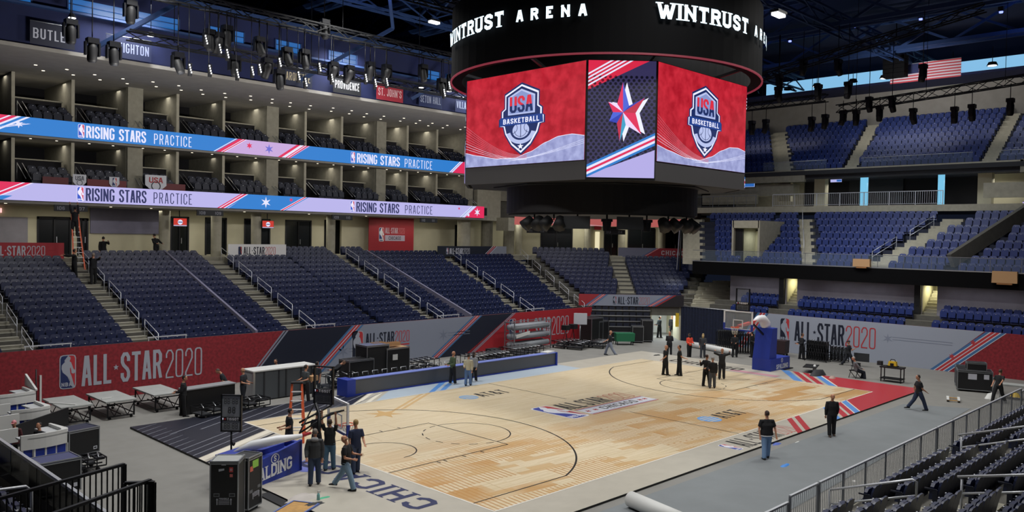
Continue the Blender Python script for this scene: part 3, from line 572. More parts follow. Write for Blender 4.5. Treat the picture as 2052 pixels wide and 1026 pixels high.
for u, sl in LA: steps(T1, (0, LYF, 0), (1, 0, 0), (0, 1, 0), u, 15, LD, LR, LZ0, 1.15, sl)
steps(T1, (0, LYF, 0), (1, 0, 0), (0, 1, 0), 19.1, 15, LD, LR, LZ0, 1.15, .40)
steps(T2, (26.9 / RT2, 26.9 / RT2, 0), (1 / RT2, -1 / RT2, 0), (1 / RT2, 1 / RT2, 0), 5.9, 14, .84, .315, 2.25, 1.2, 0, 'concrete_light')

for x in (-8.9, -1.1): steps(T4, (0, -15.5, 0), (1, 0, 0), (0, -1, 0), x, 8, .85, .27, .62, 1.1)
def full_steps(par, xs, u, sl, w, yfix=0):
    for k, (x, zt) in enumerate(xs):
        me = MB().box((0, 0, -.25), (.86, w, .54), 'concrete_light').box((.25, 0, .1), (.42, w, .26), 'concrete_light').mesh('step') if k == 0 else me
        put(me, 'step', par, (x - .14, u + sl * (x - xs[0][0]), zt - .83))
BST = BR[1:]
full_steps(TB, BST, 3.0, .52, 1.15); full_steps(TB, BST, -2.4, -.64, 1.4); full_steps(TB, BST, 13.0, .65, 1.7)
for u, sl, w in ((9.1, .59, 1.5), (3.4, .14, 1.0), (-6.9, .02, .95)): full_steps(TU, UR, u, sl, w)
T6 = tier('floor_corner_stair', (26.9 / RT2, 26.9 / RT2, 0), (1 / RT2, -1 / RT2, 0), (1 / RT2, 1 / RT2, 0), 9.6, 12.4, 8, .84, .315, 2.2, 1.5, .4, .75, mat='concrete_light')
steps(T6, (26.9 / RT2, 26.9 / RT2, 0), (1 / RT2, -1 / RT2, 0), (1 / RT2, 1 / RT2, 0), 11.0, 8, .84, .315, 2.2, 1.6, .6, 'concrete_light')
# sloped white divider kerbs in the left stand
for x in (-8.8, 7.35):
    m = MB()
    z = lambda y: LZ0 + LR / LD * (y - LYF)
    m.add([(x - .07, 17.1, z(17.1) - .1), (x + .07, 17.1, z(17.1) - .1), (x + .07, 29.6, z(29.6) - .1), (x - .07, 29.6, z(29.6) - .1), (x - .07, 17.1, z(17.1) + .75), (x + .07, 17.1, z(17.1) + .75), (x + .07, 29.6, z(29.6) + .6), (x - .07, 29.6, z(29.6) + .6)], ((0,3,2,1),(4,5,6,7),(0,1,5,4),(1,2,6,5),(2,3,7,6),(3,0,4,7)), 'lilac_wall')
    struct('wall_stand_divider', m)
# ---------------------------------------------------------------- handrails
def handrail(P, n, L, slope, lab, group, h=.95, r=.019, mat='rail', drop=.38):
    "two sloping tubes on posts, rising along n"
    P = Vector(P); n = Vector(n); e = n * L + Vector((0, 0, slope * L)); t = thing('handrail', lab, 'handrail', P, 0, group)
    MB().tube([(0, 0, h), e + Vector((0, 0, h))], r, mat, 6).build('top_rail', t); MB().tube([(0, 0, h - drop), e + Vector((0, 0, h - drop))], r, mat, 6).build('lower_rail', t)
    for q in (Vector((0, 0, 0)), e): MB().tube([q, q + Vector((0, 0, h))], r, mat, 6).build('post', t)
    return t
for i, (u, sl) in enumerate(LA + [(19.1, .40)]):
    for k in range(5):
        a = .15 + k * 2.55; x = u + sl * a + .5
        handrail((x, LYF + a, LZ0 + LR / LD * a), Vector((sl, 1, 0)).normalized(), 1.75, LR / LD, 'slim white handrail in the %s stair of the left stand, %s' % (('leftmost', 'second', 'third', 'fourth', 'fifth', 'rightmost')[i], ('lowest at the banner', 'second from the banner', 'in the middle', 'second from the top', 'topmost')[k]), 'stair handrails of the left stand')
# ================================================================ stadium seats
ORD = ['front', 'second', 'third', 'fourth', 'fifth', 'sixth', 'seventh', 'eighth', 'ninth', 'tenth', 'eleventh', 'twelfth', 'thirteenth', 'fourteenth', 'fifteenth', 'sixteenth', 'seventeenth', 'eighteenth', 'nineteenth', 'twentieth']
def num(k):
    k1 = k + 1
    return 'nearest' if k == 0 else (ORD[k] if k < 20 else '%d%s' % (k1, {1: 'st', 2: 'nd', 3: 'rd'}.get(k1 % 10, 'th')))
def seat_back(mat='seat_navy'):
    m = MB(); p = [(-.242, .2), (.242, .2), (.247, .72), (.2, .84), (.12, .88), (-.12, .88), (-.2, .84), (-.247, .72)]
    m.prism([(x, .16 + (z - .44) * .22, z) for x, z in p], (0, .05, 0), mat); return m
def seat_pan(mat='seat_navy'):
    m = MB(); m.prism([(x, -.02 + (z - .42) * .12, z) for x, z in [(-.22, .34), (.22, .34), (.225, .68), (.14, .76), (-.14, .76), (-.22, .68)]], (0, .09, 0), mat)
    m.box((0, -.0, .765), (.05, .03, .02), 'tag'); return m  # seat number tag, its bright glint painted in as a near-white colour
def seat_arm(mat='seat_dark'):
    m = MB(); m.box((.25, .03, .62), (.03, .3, .04), mat); m.box((.25, .14, .31), (.03, .12, .62), mat); return m
def seat_whole(mat='seat_navy'):
    m = MB()
    for q in (seat_back(mat), seat_pan(mat), seat_arm()):
        m.add(q.v, [], 'seat_dark'); b0 = len(m.v) - len(q.v)
        for f, k in zip(q.f, q.m): m.f.append(tuple(i + b0 for i in f)); m.m.append(m.mi(q.names[k])); m.sm.append(False)
    return m
ME = {'back': seat_back().mesh('seat_back'), 'pan': seat_pan().mesh('seat_pan'), 'arm': seat_arm().mesh('armrest'), 'whole': seat_whole().mesh('stadium_seat')}
SEATS = []      # (x, y, z, rz, tier, row, index, section)
def rows_of(tier, sect, P0, t, n, u0, u1, k0, k1, d, rise, z0, sl0=0, sl1=0, off=.35, pitch=.5, skip=None, flip=False):
    t = Vector(t); n = Vector(n); P0 = Vector(P0); rz = math.atan2(n.y, n.x) - PI / 2
    for k in range(k0, k1):
        a = k * d + off; A = u0 + sl0 * a + .28; B = u1 + sl1 * a - .28; N = int((B - A) / pitch) + 1
        if N < 1: continue
        for i in range(N):
            u = (B - i * pitch) if flip else (A + i * pitch)
            if skip and skip(u, k): continue
            c = P0 + t * u + n * a; SEATS.append((c.x, c.y, z0 + rise * k, rz, tier, k, i, sect))
XL = (0, LYF, 0); hw = .62
def L(sect, a, b2, k1, s0=0, s1=0, flip=True): rows_of('left', sect, XL, (1, 0, 0), (0, 1, 0), a, b2, 0, k1, LD, LR, LZ0, s0, s1, flip=flip)
L('left of the first stair', -25, -20.4 - hw, 14)
L('left of the second stair', -20.4 + hw, -14.7 - hw, 14)
L('left of the first kerb', -14.7 + hw, -8.87, 15)
L('right of the first kerb', -8.73, -5.6 - hw, 15, flip=False)
L('right of the third stair', -5.6 + hw, -.3, 14, flip=False)
L('left of the fourth stair', -.3, 4.3 - hw, 16, 0, .02)
L('right of the fourth stair', 4.3 + hw, 7.28, 16, .02, 0, False)
L('right of the second kerb', 7.42, 13.2 - hw, 15, 0, .17, False)
L('right of the fifth stair', 13.2 + hw, 19.1 - hw, 14, .17, .40, False)
CP = (26.9 / RT2, 26.9 / RT2, 0); ct = (1 / RT2, -1 / RT2, 0); cn = (1 / RT2, 1 / RT2, 0)
rows_of('corner', 'left half', CP, ct, cn, 3.0, 5.25, 0, 14, .84, .315, 2.25, -.45, 0, pitch=.53)
rows_of('corner', 'right half', CP, ct, cn, 6.55, 9.6, 0, 12, .84, .315, 2.25, 0, .40, pitch=.53)
# retractable rows under the corner banner
0 and rows_of('telescopic', '', (0, 0, 0), ct, cn, 0, 0, 0, 0, 1, 0, 0)
for k in (0, 2, 3):
    for y0, y1 in ((4.95, 8.6), (-5.0, 3.7), (-15, -6.4)):
        rows_of('right', 'lower rows', (26.35, 0, 0), (0, 1, 0), (1, 0, 0), y0, y1, k, k + 1, .80, .33, 2.28, pitch=.52)
for k, (x, zt) in enumerate(BR):
    ye = BY1 + (x - 28) * .65
    dx_ = x - 28.6; vo = 0 < k < 6
    for y0, y1 in ((-15, -7.7 - .49 * dx_), (-6.9 - .49 * dx_, -2.85 - .68 * dx_), (-1.2 - .59 * dx_, 2.1 + .49 * dx_), (3.2 + .54 * dx_, 7.0 if vo else 8.3), (9.4 if vo else 8.3, ye - 1.9)):
        rows_of('balcony', 'balcony', (x - .2, 0, 0), (0, 1, 0), (1, 0, 0), y0, y1, 0, 1, 1, 0, zt - .87, pitch=.52, off=0)
for k, (x, zt) in enumerate(UR):
    dx_ = x - 37.1
    for y0, y1 in ((-15, -7.4 + .02 * dx_), (-6.4 + .02 * dx_, 2.85 + .14 * dx_), (3.9 + .14 * dx_, 8.25 + .59 * dx_), (9.9 + .59 * dx_, 20)):
        rows_of('upper deck', 'upper deck', (x - .2, 0, 0), (0, 1, 0), (1, 0, 0), y0, y1, 0, 1, 1, 0, zt - .87, pitch=.52, off=0)
for lev, z0 in enumerate((10.75, 14.4)):
    for i, x in enumerate(PX[:-1]):
        for r in range(2):
            rows_of('suites', 'suite', (0, 28.95 + r * .85, 0), (1, 0, 0), (0, 1, 0), x + (1.0 if i % 3 == 2 else .75), x + 3.1, 0, 1, 1, 0, z0 - .1 + r * .38, pitch=.55, off=0)
# near stand (foreground, seen from behind) and near end stand
for a, b2, s in ((-22, -9.5, 'left of the nearer stair'), (-8.3, -1.7, 'left of the farther stair'), (-.5, 24, 'right of the farther stair')):
    rows_of('near', s, (0, -15.5, 0), (1, 0, 0), (0, -1, 0), a, b2, 0, 9, .85, .27, .62, off=.45, flip=(s[0] == 'l'))
rows_of('near end', 'near end', (-26.3, 0, 0), (0, 1, 0), (-1, 0, 0), -8.0, 12, 0, 3, .85, .27, 2.2)
def seen(s, pad=30):
    x, y, z = PJ((s[0], s[1], s[2] + .7)); return z > 1 and -pad < x < 2052 + pad and -pad < y < 1026 + pad
vis = [s for s in SEATS if seen(s)]
def dist(s): return (Vector(s[:3]) - CAMP).length
cand = sorted([s for s in vis if s[4] in ('near', 'left', 'near end')], key=dist)
solo = set(id(s) for s in cand[:300])
bulk = {}
for s in vis:
    if id(s) in solo: continue
    bulk.setdefault(s[4], []).append(s)
proto = thing('stadium_seat', 'x', 'seat'); PARTS = [put(ME['back'], 'seat_back', proto), put(ME['pan'], 'seat_pan', proto), put(ME['arm'], 'armrest', proto, label='dark armrest and side frame')]
first = True
WHERE = {'near': 'in the stand at the lower right, seen from behind', 'left': 'in the left stand', 'near end': 'at the lower left behind the dark barrier'}
for j, s in enumerate(cand[:300]):
    parts = s[4] != 'left'
    if parts:
        if first: o = proto; first = False
        else:
            o = proto.copy(); COL.objects.link(o)
            for p in PARTS:
                q = p.copy(); COL.objects.link(q); q.parent = o
    else:
        o = bpy.data.objects.new('stadium_seat', ME['whole']); COL.objects.link(o)
    o.location = s[:3]; o.rotation_euler = (0, 0, s[3])
    if s[4] == 'near': lab = 'navy seat at lower right, %s row from the railing, %s %s' % (('first' if s[5] == 0 else num(s[5])), num(s[6]), s[7])
    elif s[4] == 'left': lab = 'navy seat in the left stand, %s row, %s %s' % (('front' if s[5] == 0 else num(s[5])), num(s[6]), s[7])
    else: lab = 'blue seat, %s row behind the dark barrier at the lower left, %s along it' % (('front' if s[5] == 0 else num(s[5])), num(s[6]))
    tag(o, ' '.join(lab.split()[:30]), 'seat', 'stadium seats ' + WHERE[s[4]])
import itertools
def bulk_seats(lst, name, label, mat):
    src = seat_whole(mat); V = [Vector(v) for v in src.v]; nv = len(V); mb = MB(); mb.names = list(src.names)
    for s in lst:
        c, sn = math.cos(s[3]), math.sin(s[3]); b0 = len(mb.v)
        mb.v += [(s[0] + v.x * c - v.y * sn, s[1] + v.x * sn + v.y * c, s[2] + v.z) for v in V]
        mb.f += [tuple(i + b0 for i in f) for f in src.f]
    mb.m = list(src.m) * len(lst); mb.sm = [False] * len(mb.f)
    o = mb.build(name); tag(o, label, 'seats', kind='stuff')
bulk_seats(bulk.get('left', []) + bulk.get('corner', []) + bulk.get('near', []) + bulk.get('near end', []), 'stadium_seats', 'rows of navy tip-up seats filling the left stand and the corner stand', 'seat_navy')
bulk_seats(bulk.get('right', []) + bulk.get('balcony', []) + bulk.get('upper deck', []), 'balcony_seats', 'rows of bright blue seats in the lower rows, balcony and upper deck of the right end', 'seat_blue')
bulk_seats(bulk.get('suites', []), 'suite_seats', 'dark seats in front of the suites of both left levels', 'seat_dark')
t = thing('retractable_platform', 'black telescopic seating with bright step edges below the corner banner', 'platform')
for k in range(6):
    q = 25.35 + .2 * k; w1 = 7.2
    m = MB(); m.prism([dg(1.6, q, 0), dg(w1, q, 0), dg(w1, q + .21, 0), dg(1.6, q + .21, 0)], (0, 0, .28 + .42 * k), 'black')
    m.prism([dg(1.6, q - .03, .24 + .42 * k), dg(w1, q - .03, .24 + .42 * k), dg(w1, q + .04, .24 + .42 * k), dg(1.6, q + .04, .24 + .42 * k)], (0, 0, .07), 'steel'); m.build('riser', t)
    fs = MB().box((0, 0, 0), (.44, .12, .26), 'seat_dark').mesh('folded_seat')
    if k > 1:
        for n_ in range(10): o = put(fs, 'folded_seat', t, dg(1.9 + n_ * .55, q + .1, .42 + .42 * k), -PI / 4)
# vomitory box in the balcony
t = thing('vomitory', 'concrete entrance box with a lit doorway set into the balcony seats', 'entrance', (29.15, 8.2, 6.5))
m = MB()
for y in (-1.15, 1.15): m.box((2.0, y, 1.65), (4.2, .16, 3.3), 'concrete_light')
m.box((2.0, 0, 3.0), (4.2, 2.3, .6), 'concrete_light'); m.build('box_walls', t)
m = MB(); m.box((3.6, 0, 1.1), (.1, 2.2, 2.8), 'beige_wall'); m.box((.3, .75, 1.3), (.2, .65, 2.7), 'black'); m.box((3.5, 0, 2.1), (.12, 1.2, .25), 'char'); m.build('inner_wall', t)
MB().tube([(0, -1.2, 3.2), (0, 1.2, 3.2)], .03, 'rail', 6).build('top_rail', t)
# balcony glass rail, upper rails
t = thing('glass_balustrade', 'long clear glass balustrade with thin metal rail along the balcony front', 'balustrade', (28.02, 0, 6.4))
m = MB(); k = 0; y = -15
MB().box((0, (-15 + BY1) / 2, .92), (.04, BY1 + 15, .04), 'rail_dim').build('handrail', t); MB().box((-.02, (-15 + BY1) / 2, .03), (.06, BY1 + 15, .07), 'steel').build('base_channel', t)
pm = MB().box((0, 0, .47), (.02, 1.72, .84), 'glassy').mesh('pane'); pp = MB().box((0, 0, .45), (.03, .03, .9), 'rail_dim').mesh('post')
while y < BY1 - 1.8:
    put(pm, 'pane', t, (0, y + .88, 0)); put(pp, 'post', t, (.03, y, 0)); y += 1.77
def picket(name, p, q, h, lab, step=.12, mat='rail', posts=1.6, r=.012, cat='railing', pr=.03, top='rail', group=None, foot=.1, panel=None):
    p = Vector(p); q = Vector(q); d = q - p; Lh = d.length; d.normalize(); n = max(1, round(Lh / posts)); t = thing(name, lab, cat, p, 0, group)
    MB().bar((0, 0, h), d * Lh + Vector((0, 0, h)), .07, .05, top).build('top_rail', t); MB().bar((0, 0, foot), d * Lh + Vector((0, 0, foot)), .04, .03, mat).build('bottom_rail', t)
    pm = MB().bar((0, 0, 0), (0, 0, h), pr * 1.6, pr * 1.6, mat).mesh('post')
    for k in range(n + 1): put(pm, 'post', t, d * (Lh * k / n))
    N = int(Lh / step); bm2 = MB().bar((0, 0, foot), (0, 0, h), r * 1.6, r * 1.6, mat).mesh('picket')
    if N <= 300:
        for k in range(1, N): put(bm2, 'picket', t, d * (Lh * k / N))
    if panel: MB().bar((0, 0, h / 2), d * Lh + Vector((0, 0, h / 2)), .02, h - .1, panel).build('mesh_panel', t)
    return t
picket('balcony_railing', (35.1, 9.0, 11.15), (35.1, -4.6, 11.15), 1.05, 'long white picket railing along the upper concourse of the right end', .16, posts=1.9)
picket('balcony_railing', (35.1, 17, 11.15), (35.1, 10.6, 11.15), 1.0, 'short white railing of the upper concourse beside the centre-hung screen', .9, posts=1.9, mat='rail_dim', top='rail_dim')
for y0, y1, l in ((11.0, 5.2, 'left'), (2.3, -6.0, 'middle'), (-7.8, -14, 'right')):
    t = thing('deck_rail', 'thin glass edged rail along the upper deck front, %s section' % l, 'rail', (37.05, y0, 14.4)); MB().tube([(0, 0, .75), (0, y1 - y0, .75)], .025, 'rail', 6).build('top_rail', t); MB().box((0, (y1 - y0) / 2, .38), (.02, abs(y1 - y0), .66), 'glassy').build('pane', t)
for y, k0, L2 in ((3.6, 2, 2.0), (4.9, 5, 2.0), (-1.9, 1, 2.0), (-3.6, 4, 2.0)):
    x, zt = BR[k0]; handrail((x - .4, y, zt - .85), Vector((1, .5 if y > 0 else -.62, 0)).normalized(), L2, .56, 'light metal handrail in the %s balcony stair, %s flight' % ('left' if y > 0 else 'right', 'lower' if k0 < 3 else 'upper'), 'balcony stair handrails')
def ramp_wall(name, p, q, w, h, mat):
    m = MB(); m.bar(Vector(p) + Vector((0, 0, h / 2)), Vector(q) + Vector((0, 0, h / 2)), w, h, mat); struct(name, m)
ramp_wall('wall_balcony_ramp', (28.4, -7.25, 6.6), (35.0, -10.5, 10.4), .35, .95, 'concrete_dark')
# wrapped cardboard parcels taped on the balcony glass
for y, z, w, h, l in ((-1.6, 6.75, 1.2, .55, 'brown paper parcel taped on the balcony glass, left of two'), (-10.6, 6.15, 1.45, .75, 'large tan paper parcel taped on the balcony front at the right')):
    m = MB(); m.box((0, 0, 0), (.28, w, h), 'card', taper=.97); m.box((-.02, 0, -h / 2 - .04), (.2, w * .6, .12), 'brown'); o = m.build('paper_parcel', loc=(27.84, y, z)); tag(o, l, 'parcel')
# ---------------------------------------------------------------- railing of the near stand
RY = -15.2; RZ = .42
seg = [(-22.5, -11.2), (-11.1, -9.45), (-9.35, .3), (.4, 2.1), (2.2, 12.0), (12.1, 22)]
labs = ['nearest section of grey picket railing at the bottom edge', 'small grey picket gate at the lower right, slightly lower', 'long grey picket railing between the two gates of the right foreground', 'second small picket gate farther along the right railing', 'grey picket railing beyond the second gate', 'farthest section of the grey picket railing by the road cases']
for (a, b2), l in zip(seg, labs):
    picket('picket_railing', (a, RY, RZ), (b2, RY, RZ), 1.06 if 'gate' not in l else 1.2, l, .115, 'rail_dim', 1.75, .007, group='right foreground railings')
b = MB(); b.box((0, -15.45, .2), (46, .7, .44), 'concrete'); struct('wall_near_stand_kerb', b)
# stair handrails in the near stand (thick tube)
def loop_rail(x, ya, yb, za, zb, lab):
    t = thing('handrail', lab, 'handrail', (x, ya, za), 0, 'near stand handrails'); dy = yb - ya; dz = zb - za
    MB().tube([(0, 0, .9), (0, dy + .1, .9 + dz), (0, dy, .86 + dz), (0, dy, 0 + dz - .3)], .032, 'rail', 8).build('top_rail', t)
    MB().tube([(0, 0, .5), (0, dy, .5 + dz)], .028, 'rail', 8).build('lower_rail', t); MB().tube([(0, 0, -.3), (0, 0, .9)], .028, 'rail', 8).build('post', t)
loop_rail(-8.9, -15.3, -17.55, .45, 1.22, 'thick grey stair handrail at the bottom right, lower of two in the nearer stair')
loop_rail(-8.9, -20.8, -18.6, 2.1, 1.52, 'thick grey stair handrail at the bottom right corner, upper of two in the nearer stair')
loop_rail(-1.1, -19.5, -16.4, 1.95, .9, 'grey stair handrail in the farther stair of the right foreground')
# ---------------------------------------------------------------- lower left: barrier, gates, handrail
t = thing('glass_barrier', 'dark tinted barrier with pale top rail slanting across the lower left corner', 'barrier', (-25.9, 0, 1.9))
MB().bar((0, 12, 1.28), (0, -9.6, 1.28), .07, .05, 'rail').build('top_rail', t)
pm = MB().box((0, 0, .62), (.03, 1.9, 1.2), 'dark_glass').mesh('pane')
for k in range(11): put(pm, 'pane', t, (0, 11 - k * 1.95, 0))
picket('steel_gate', (-27.6, -9.35, 2.62), (-25.25, -8.6, 2.62), 1.1, 'black picket gate leaf at the lower left, farther of the two', .115, 'black_metal', 2.4, .014, 'gate', .05, 'black_metal')
picket('steel_gate', (-27.2, -10.75, 2.62), (-25.28, -9.93, 2.62), 1.1, 'black picket gate leaf at the lower left, nearer of the two', .115, 'black_metal', 2.1, .014, 'gate', .05, 'black_metal')
picket('steel_gate', (-25.65, -9.75, 2.62), (-25.25, -10.05, 2.62), 1.08, 'narrow black picket return beside the nearer gate', .07, 'black_metal', .5, .012, 'gate', .03, 'black_metal')
b = MB(); b.box((-27.2, -11, 2.4), (3.0, 4.4, .3), 'concrete_dark'); struct('floor_gate_landing', b)
t = thing('handrail', 'white stair handrail at the lower left edge behind the black gate', 'handrail', (-27.5, -7.4, 2.3))
MB().tube([(-1.5, -.6, 1.3), (.9, 0, 1.0), (1.0, 0, .9), (1.0, 0, .0)], .03, 'rail', 6).build('top_rail', t); MB().tube([(-1.5, -.6, .85), (1.0, 0, .55)], .025, 'rail', 6).build('lower_rail', t)

for i, (x, l) in enumerate(((-19.4, 'leftmost'), (-13.9, 'second'), (-4.9, 'third'), (5.0, 'fourth'), (13.6, 'fifth'))):
    t = thing('guard_rail', 'short pale guard rail along the banner top at the foot of the %s stair' % l, 'rail', (x, 16.95, 2.6)); MB().box((.1, 0, .2), (2.0, .05, .05), 'rail').build('top_rail', t)
    for q in (-.85, 1.05): MB().box((q, 0, .08), (.04, .04, .24), 'rail').build('post', t)
# ================================================================ big printed banners
SIL = F('#a4a8b4'); NAV = F('#131a2e'); RED = F('#a3232d'); RED2 = F('#b5343a'); GRY = F('#868d9e'); WHT = F('#c9ccd6'); BLU = F('#3f6a9a')
def stripes(a, x0, x1, H, set_, L=2):
    "slanted group of stripes rising to the right from x0 (bottom) to x1 (top)"
    x = 0
    for w, c in set_:
        if c: a.poly([(x0 + x, 0), (x0 + x + w, 0), (x1 + x + w, H), (x1 + x, H)], c, L)
        x += w
STR = [(.16, BLU), (.08, GRY), (.16, RED2), (.07, WHT), (.16, RED2), (.08, GRY), (.16, BLU)]
def lockup(a, x, y, h, mc, rc, W=None, star=None, fat=.3):
    "league mark, then ALL-STAR in heavy condensed capitals and 2020 in light ones"
    a.hoop_logo(x, y - h * .13, h * 1.26, (F('#1b2a5c'), F('#b8303a'), SIL if mc != SIL else SIL), 2)
    x += h * .72; w1 = a.text('ALL*STAR', x, y, h, h * .36, h * .125, h * .06, mc, 2); x += w1 + h * .12
    return a.text('2020', x, y, h, h * .27, h * .055, h * .065, rc, 2)
def banner(name, lab, O, X, Wd, H, body, mat='#84202a'):
    t = thing(name, lab, 'banner', O); X = Vector(X).normalized(); N = X.cross(Vector((0, 0, 1)))
    m = MB(); m.prism([(0, 0, 0), X * Wd, X * Wd - N * .05, -N * .05], (0, 0, H), 'banner_red' if mat in ('#84202a', '#a5232c') else F(mat)); m.build('cloth', t)
    a = Art((0, 0, 0), X, (0, 0, 1), .004); a.clip = (0, 0, Wd, H); body(a, Wd, H); a.build('printed_graphic', t); return t
def left_ban(a, W_, H):
    X0 = 26.0  # world x = local - 26
    q = lambda x: x + X0
    a.poly([(q(-9.3), 0), (q(-3.5), 0), (q(-1.0), H), (q(-7.2), H)], NAV, 1)
    stripes(a, q(-9.6), q(-7.3), H, [(.12, GRY), (.08, None), (.12, GRY)], 3)
    a.poly([(q(-5.2), 0), (q(4.0), 0), (q(8.0), H), (q(-2.6), H)], GRY, 2); stripes(a, q(-5.6), q(-2.7), H, STR, 3)
    a.poly([(q(4.3), 0), (q(6.6), 0), (q(11.2), H), (q(8.0), H)], NAV, 2); stripes(a, q(3.4), q(7.3), H, STR, 3)
    a.poly([(q(7.0), 0), (W_, 0), (W_, H), (q(11.3), H)], RED, 2); stripes(a, q(7.0), q(11.2), H, [(.12, GRY), (.08, None), (.12, GRY)], 3)
    a.hoop_logo(q(-18.86), .68, 1.6, (F('#1b2a5c'), F('#b8303a'), SIL), 3); a.text('ALL*STAR', q(-17.9), .72, 1.45, .5, .17, .09, SIL, 3, fit=3.78); a.text('2020', q(-13.93), .66, 1.45, .4, .075, .1, SIL, 3, fit=1.9)
    # second lockup, dark on grey with rules below
    a.hoop_logo(q(-2.69), .34, 1.92, (NAV, RED2, SIL), 3); a.text('ALL*STAR', q(-1.67), 1.33, .72, .25, .09, .045, NAV, 3, fit=2.18); a.text('2020', q(.58), 1.33, .72, .2, .04, .05, RED2, 3, fit=1.14)
    a.rect(q(-1.7), 1.12, q(1.72), 1.21, RED2, 3); a.rect(q(-1.7), 1.04, q(1.72), 1.07, BLU, 3); a.rect(q(-1.7), .38, q(1.72), .46, RED2, 3); a.text('CHICAGO', q(-1.0), .56, .32, .26, .06, .12, NAV, 3, serif=True)
    for k in (-1.5, 1.25, 1.55): a.star(q(k), .68, .13, RED2, 6, 3)
    a.hoop_logo(q(10.85), .65, 1.55, (F('#1b2a5c'), F('#a8303a'), SIL), 3); a.text('ALL*STAR', q(11.85), .7, 1.4, .46, .16, .08, SIL, 3, fit=3.5); a.text('2020', q(15.5), .7, 1.4, .38, .07, .09, SIL, 3, fit=1.95)
    for x, y in ((-3.3, 1.1), (4.6, 1.5)):
        a.star(q(x), y, .42, F('#767d90'), 6, 3, .3)
        for dy in (-.08, .1): a.rect(q(x + .4), y + dy, q(x + 2.4), y + dy + .04, F('#767d90'), 3)
banner('long_banner', 'long red, navy and grey ALL STAR 2020 banner fronting the left stand', (-26, 16.84, 0), (1, 0, 0), 46.3, 2.62, left_ban)
def right_ban(a, W_, H):
    q = lambda y: 4.85 - y + 2.0   # local x from the left end (y = 6.85)
    a.poly([(0, 0), (q(-7.0), 0), (q(-10.0), H), (0, H)], F('#9aa1b0'), 1)
    a.poly([(0, 0), (.3, 0), (2.4, H), (0, H)], NAV, 2); stripes(a, -.3, 1.5, H, STR, 3)
    stripes(a, q(-6.9), q(-10.1), H, [(.22, BLU), (.08, WHT), (.2, RED2), (.07, WHT), (.2, RED2), (.08, WHT), (.22, BLU), (.06, WHT)], 3)
    a.star(q(-8.2), 1.0, .2, RED2, 6, 4); a.star(q(-9.4), 2.0, .2, RED2, 6, 4)
    a.hoop_logo(q(3.55), .78, 1.75, (NAV, RED2, F('#9aa1b0')), 3); a.text('ALL*STAR', q(2.4), .92, 1.45, .47, .165, .08, NAV, 3, fit=3.65); a.text('2020', q(-1.35), .92, 1.45, .42, .075, .1, RED2, 3, fit=2.05)
    a.star(q(-4.2), 1.75, .35, F('#828a9c'), 6, 3, .3)
    for dy in (-.06, .1): a.rect(q(-4.5), 1.75 + dy, q(-8.2), 1.79 + dy, F('#828a9c'), 3)
banner('long_banner', 'pale grey banner with navy ALL STAR and red 2020 at the right end', (25.98, 6.85, 0), (0, -1, 0), 21.5, 2.76, right_ban, '#a5232c')
def corner_ban(a, W_, H):
    a.poly([(1.1, 0), (W_ - 2.4, 0), (W_ - .9, H), (2.3, H)], GRY, 1); stripes(a, .5, 1.7, H, [(.12, BLU), (.06, GRY), (.12, RED2), (.06, WHT), (.12, RED2), (.06, GRY), (.12, BLU)], 3)
    stripes(a, W_ - 3.1, W_ - 1.5, H, [(.12, BLU), (.06, GRY), (.12, RED2), (.06, WHT), (.12, RED2), (.06, GRY), (.12, BLU)], 3); a.poly([(W_ - 2.2, 0), (W_, 0), (W_, H), (W_ - .6, H)], F('#201c22'), 2)
    a.hoop_logo(2.75, .12, .66, (NAV, F('#8d4a55'), GRY), 3); a.text('ALL*STAR', 3.15, .14, .6, .2, .07, .035, NAV, 3, fit=1.65); a.text('2020', 4.87, .14, .6, .18, .035, .04, F('#a06a72'), 3, fit=.85)
c = dg(1.4, 26.42, 2.72)
banner('corner_banner', 'grey banner reading ALL STAR 2020 above the black retractable rows in the corner', c, (1, -1, 0), 8.5, .92, corner_ban, '#9a2a32')
def small(a, W_, H, bg=None, fg=SIL, rc=SIL, x=.3):
    a.hoop_logo(x, H * .2, H * .62, (F('#1b2a5c'), F('#b8303a'), fg), 2); a.text('ALL*STAR', x + H * .42, H * .22, H * .58, H * .2, H * .07, H * .04, fg, 2); w = text2d('ALL*STAR', H * .58, H * .2, H * .07, H * .04)[1]
    a.text('2020', x + H * .48 + w, H * .22, H * .58, H * .18, H * .035, H * .045, rc, 2)
def b1(a, W_, H): a.hoop_logo(3.15, .16, .66, NBA, 2); a.text('ALL*STAR', 3.6, .2, .56, .24, .08, .04, WHT, 2, fit=1.75); a.text('2020', 5.42, .2, .56, .2, .04, .05, WHT, 2, fit=.95)
banner('rail_banner', 'small red banner reading ALL STAR 2020 above the top row at the left edge', (-22.5, 28.78, 6.38), (1, 0, 0), 7.4, .95, b1, '#b02a36')
def b2(a, W_, H): small(a, W_, H, fg=NAV, rc=RED2, x=.75)
banner('rail_banner', 'small white banner reading ALL STAR 2020 above the top row by a round column', (-4.75, 28.78, 6.38), (1, 0, 0), 4.45, .93, b2, '#e4e4e4')
def b3(a, W_, H):
    small(a, W_, H, fg=WHT, rc=WHT, x=.95); a.poly([(5.9, 0), (W_, 0), (W_, H), (7.1, H)], F('#8e93a0'), 1); stripes(a, 5.3, 6.5, H, [(.1, WHT), (.06, None), (.12, RED2), (.06, WHT), (.12, RED2), (.06, None), (.1, WHT)], 3)
banner('rail_banner', 'small navy banner reading ALL STAR 2020 with slanted stripes, near the corner piers', (14.2, 28.9, 6.35), (1, 0, 0), 8.3, .9, b3, '#1a2130')
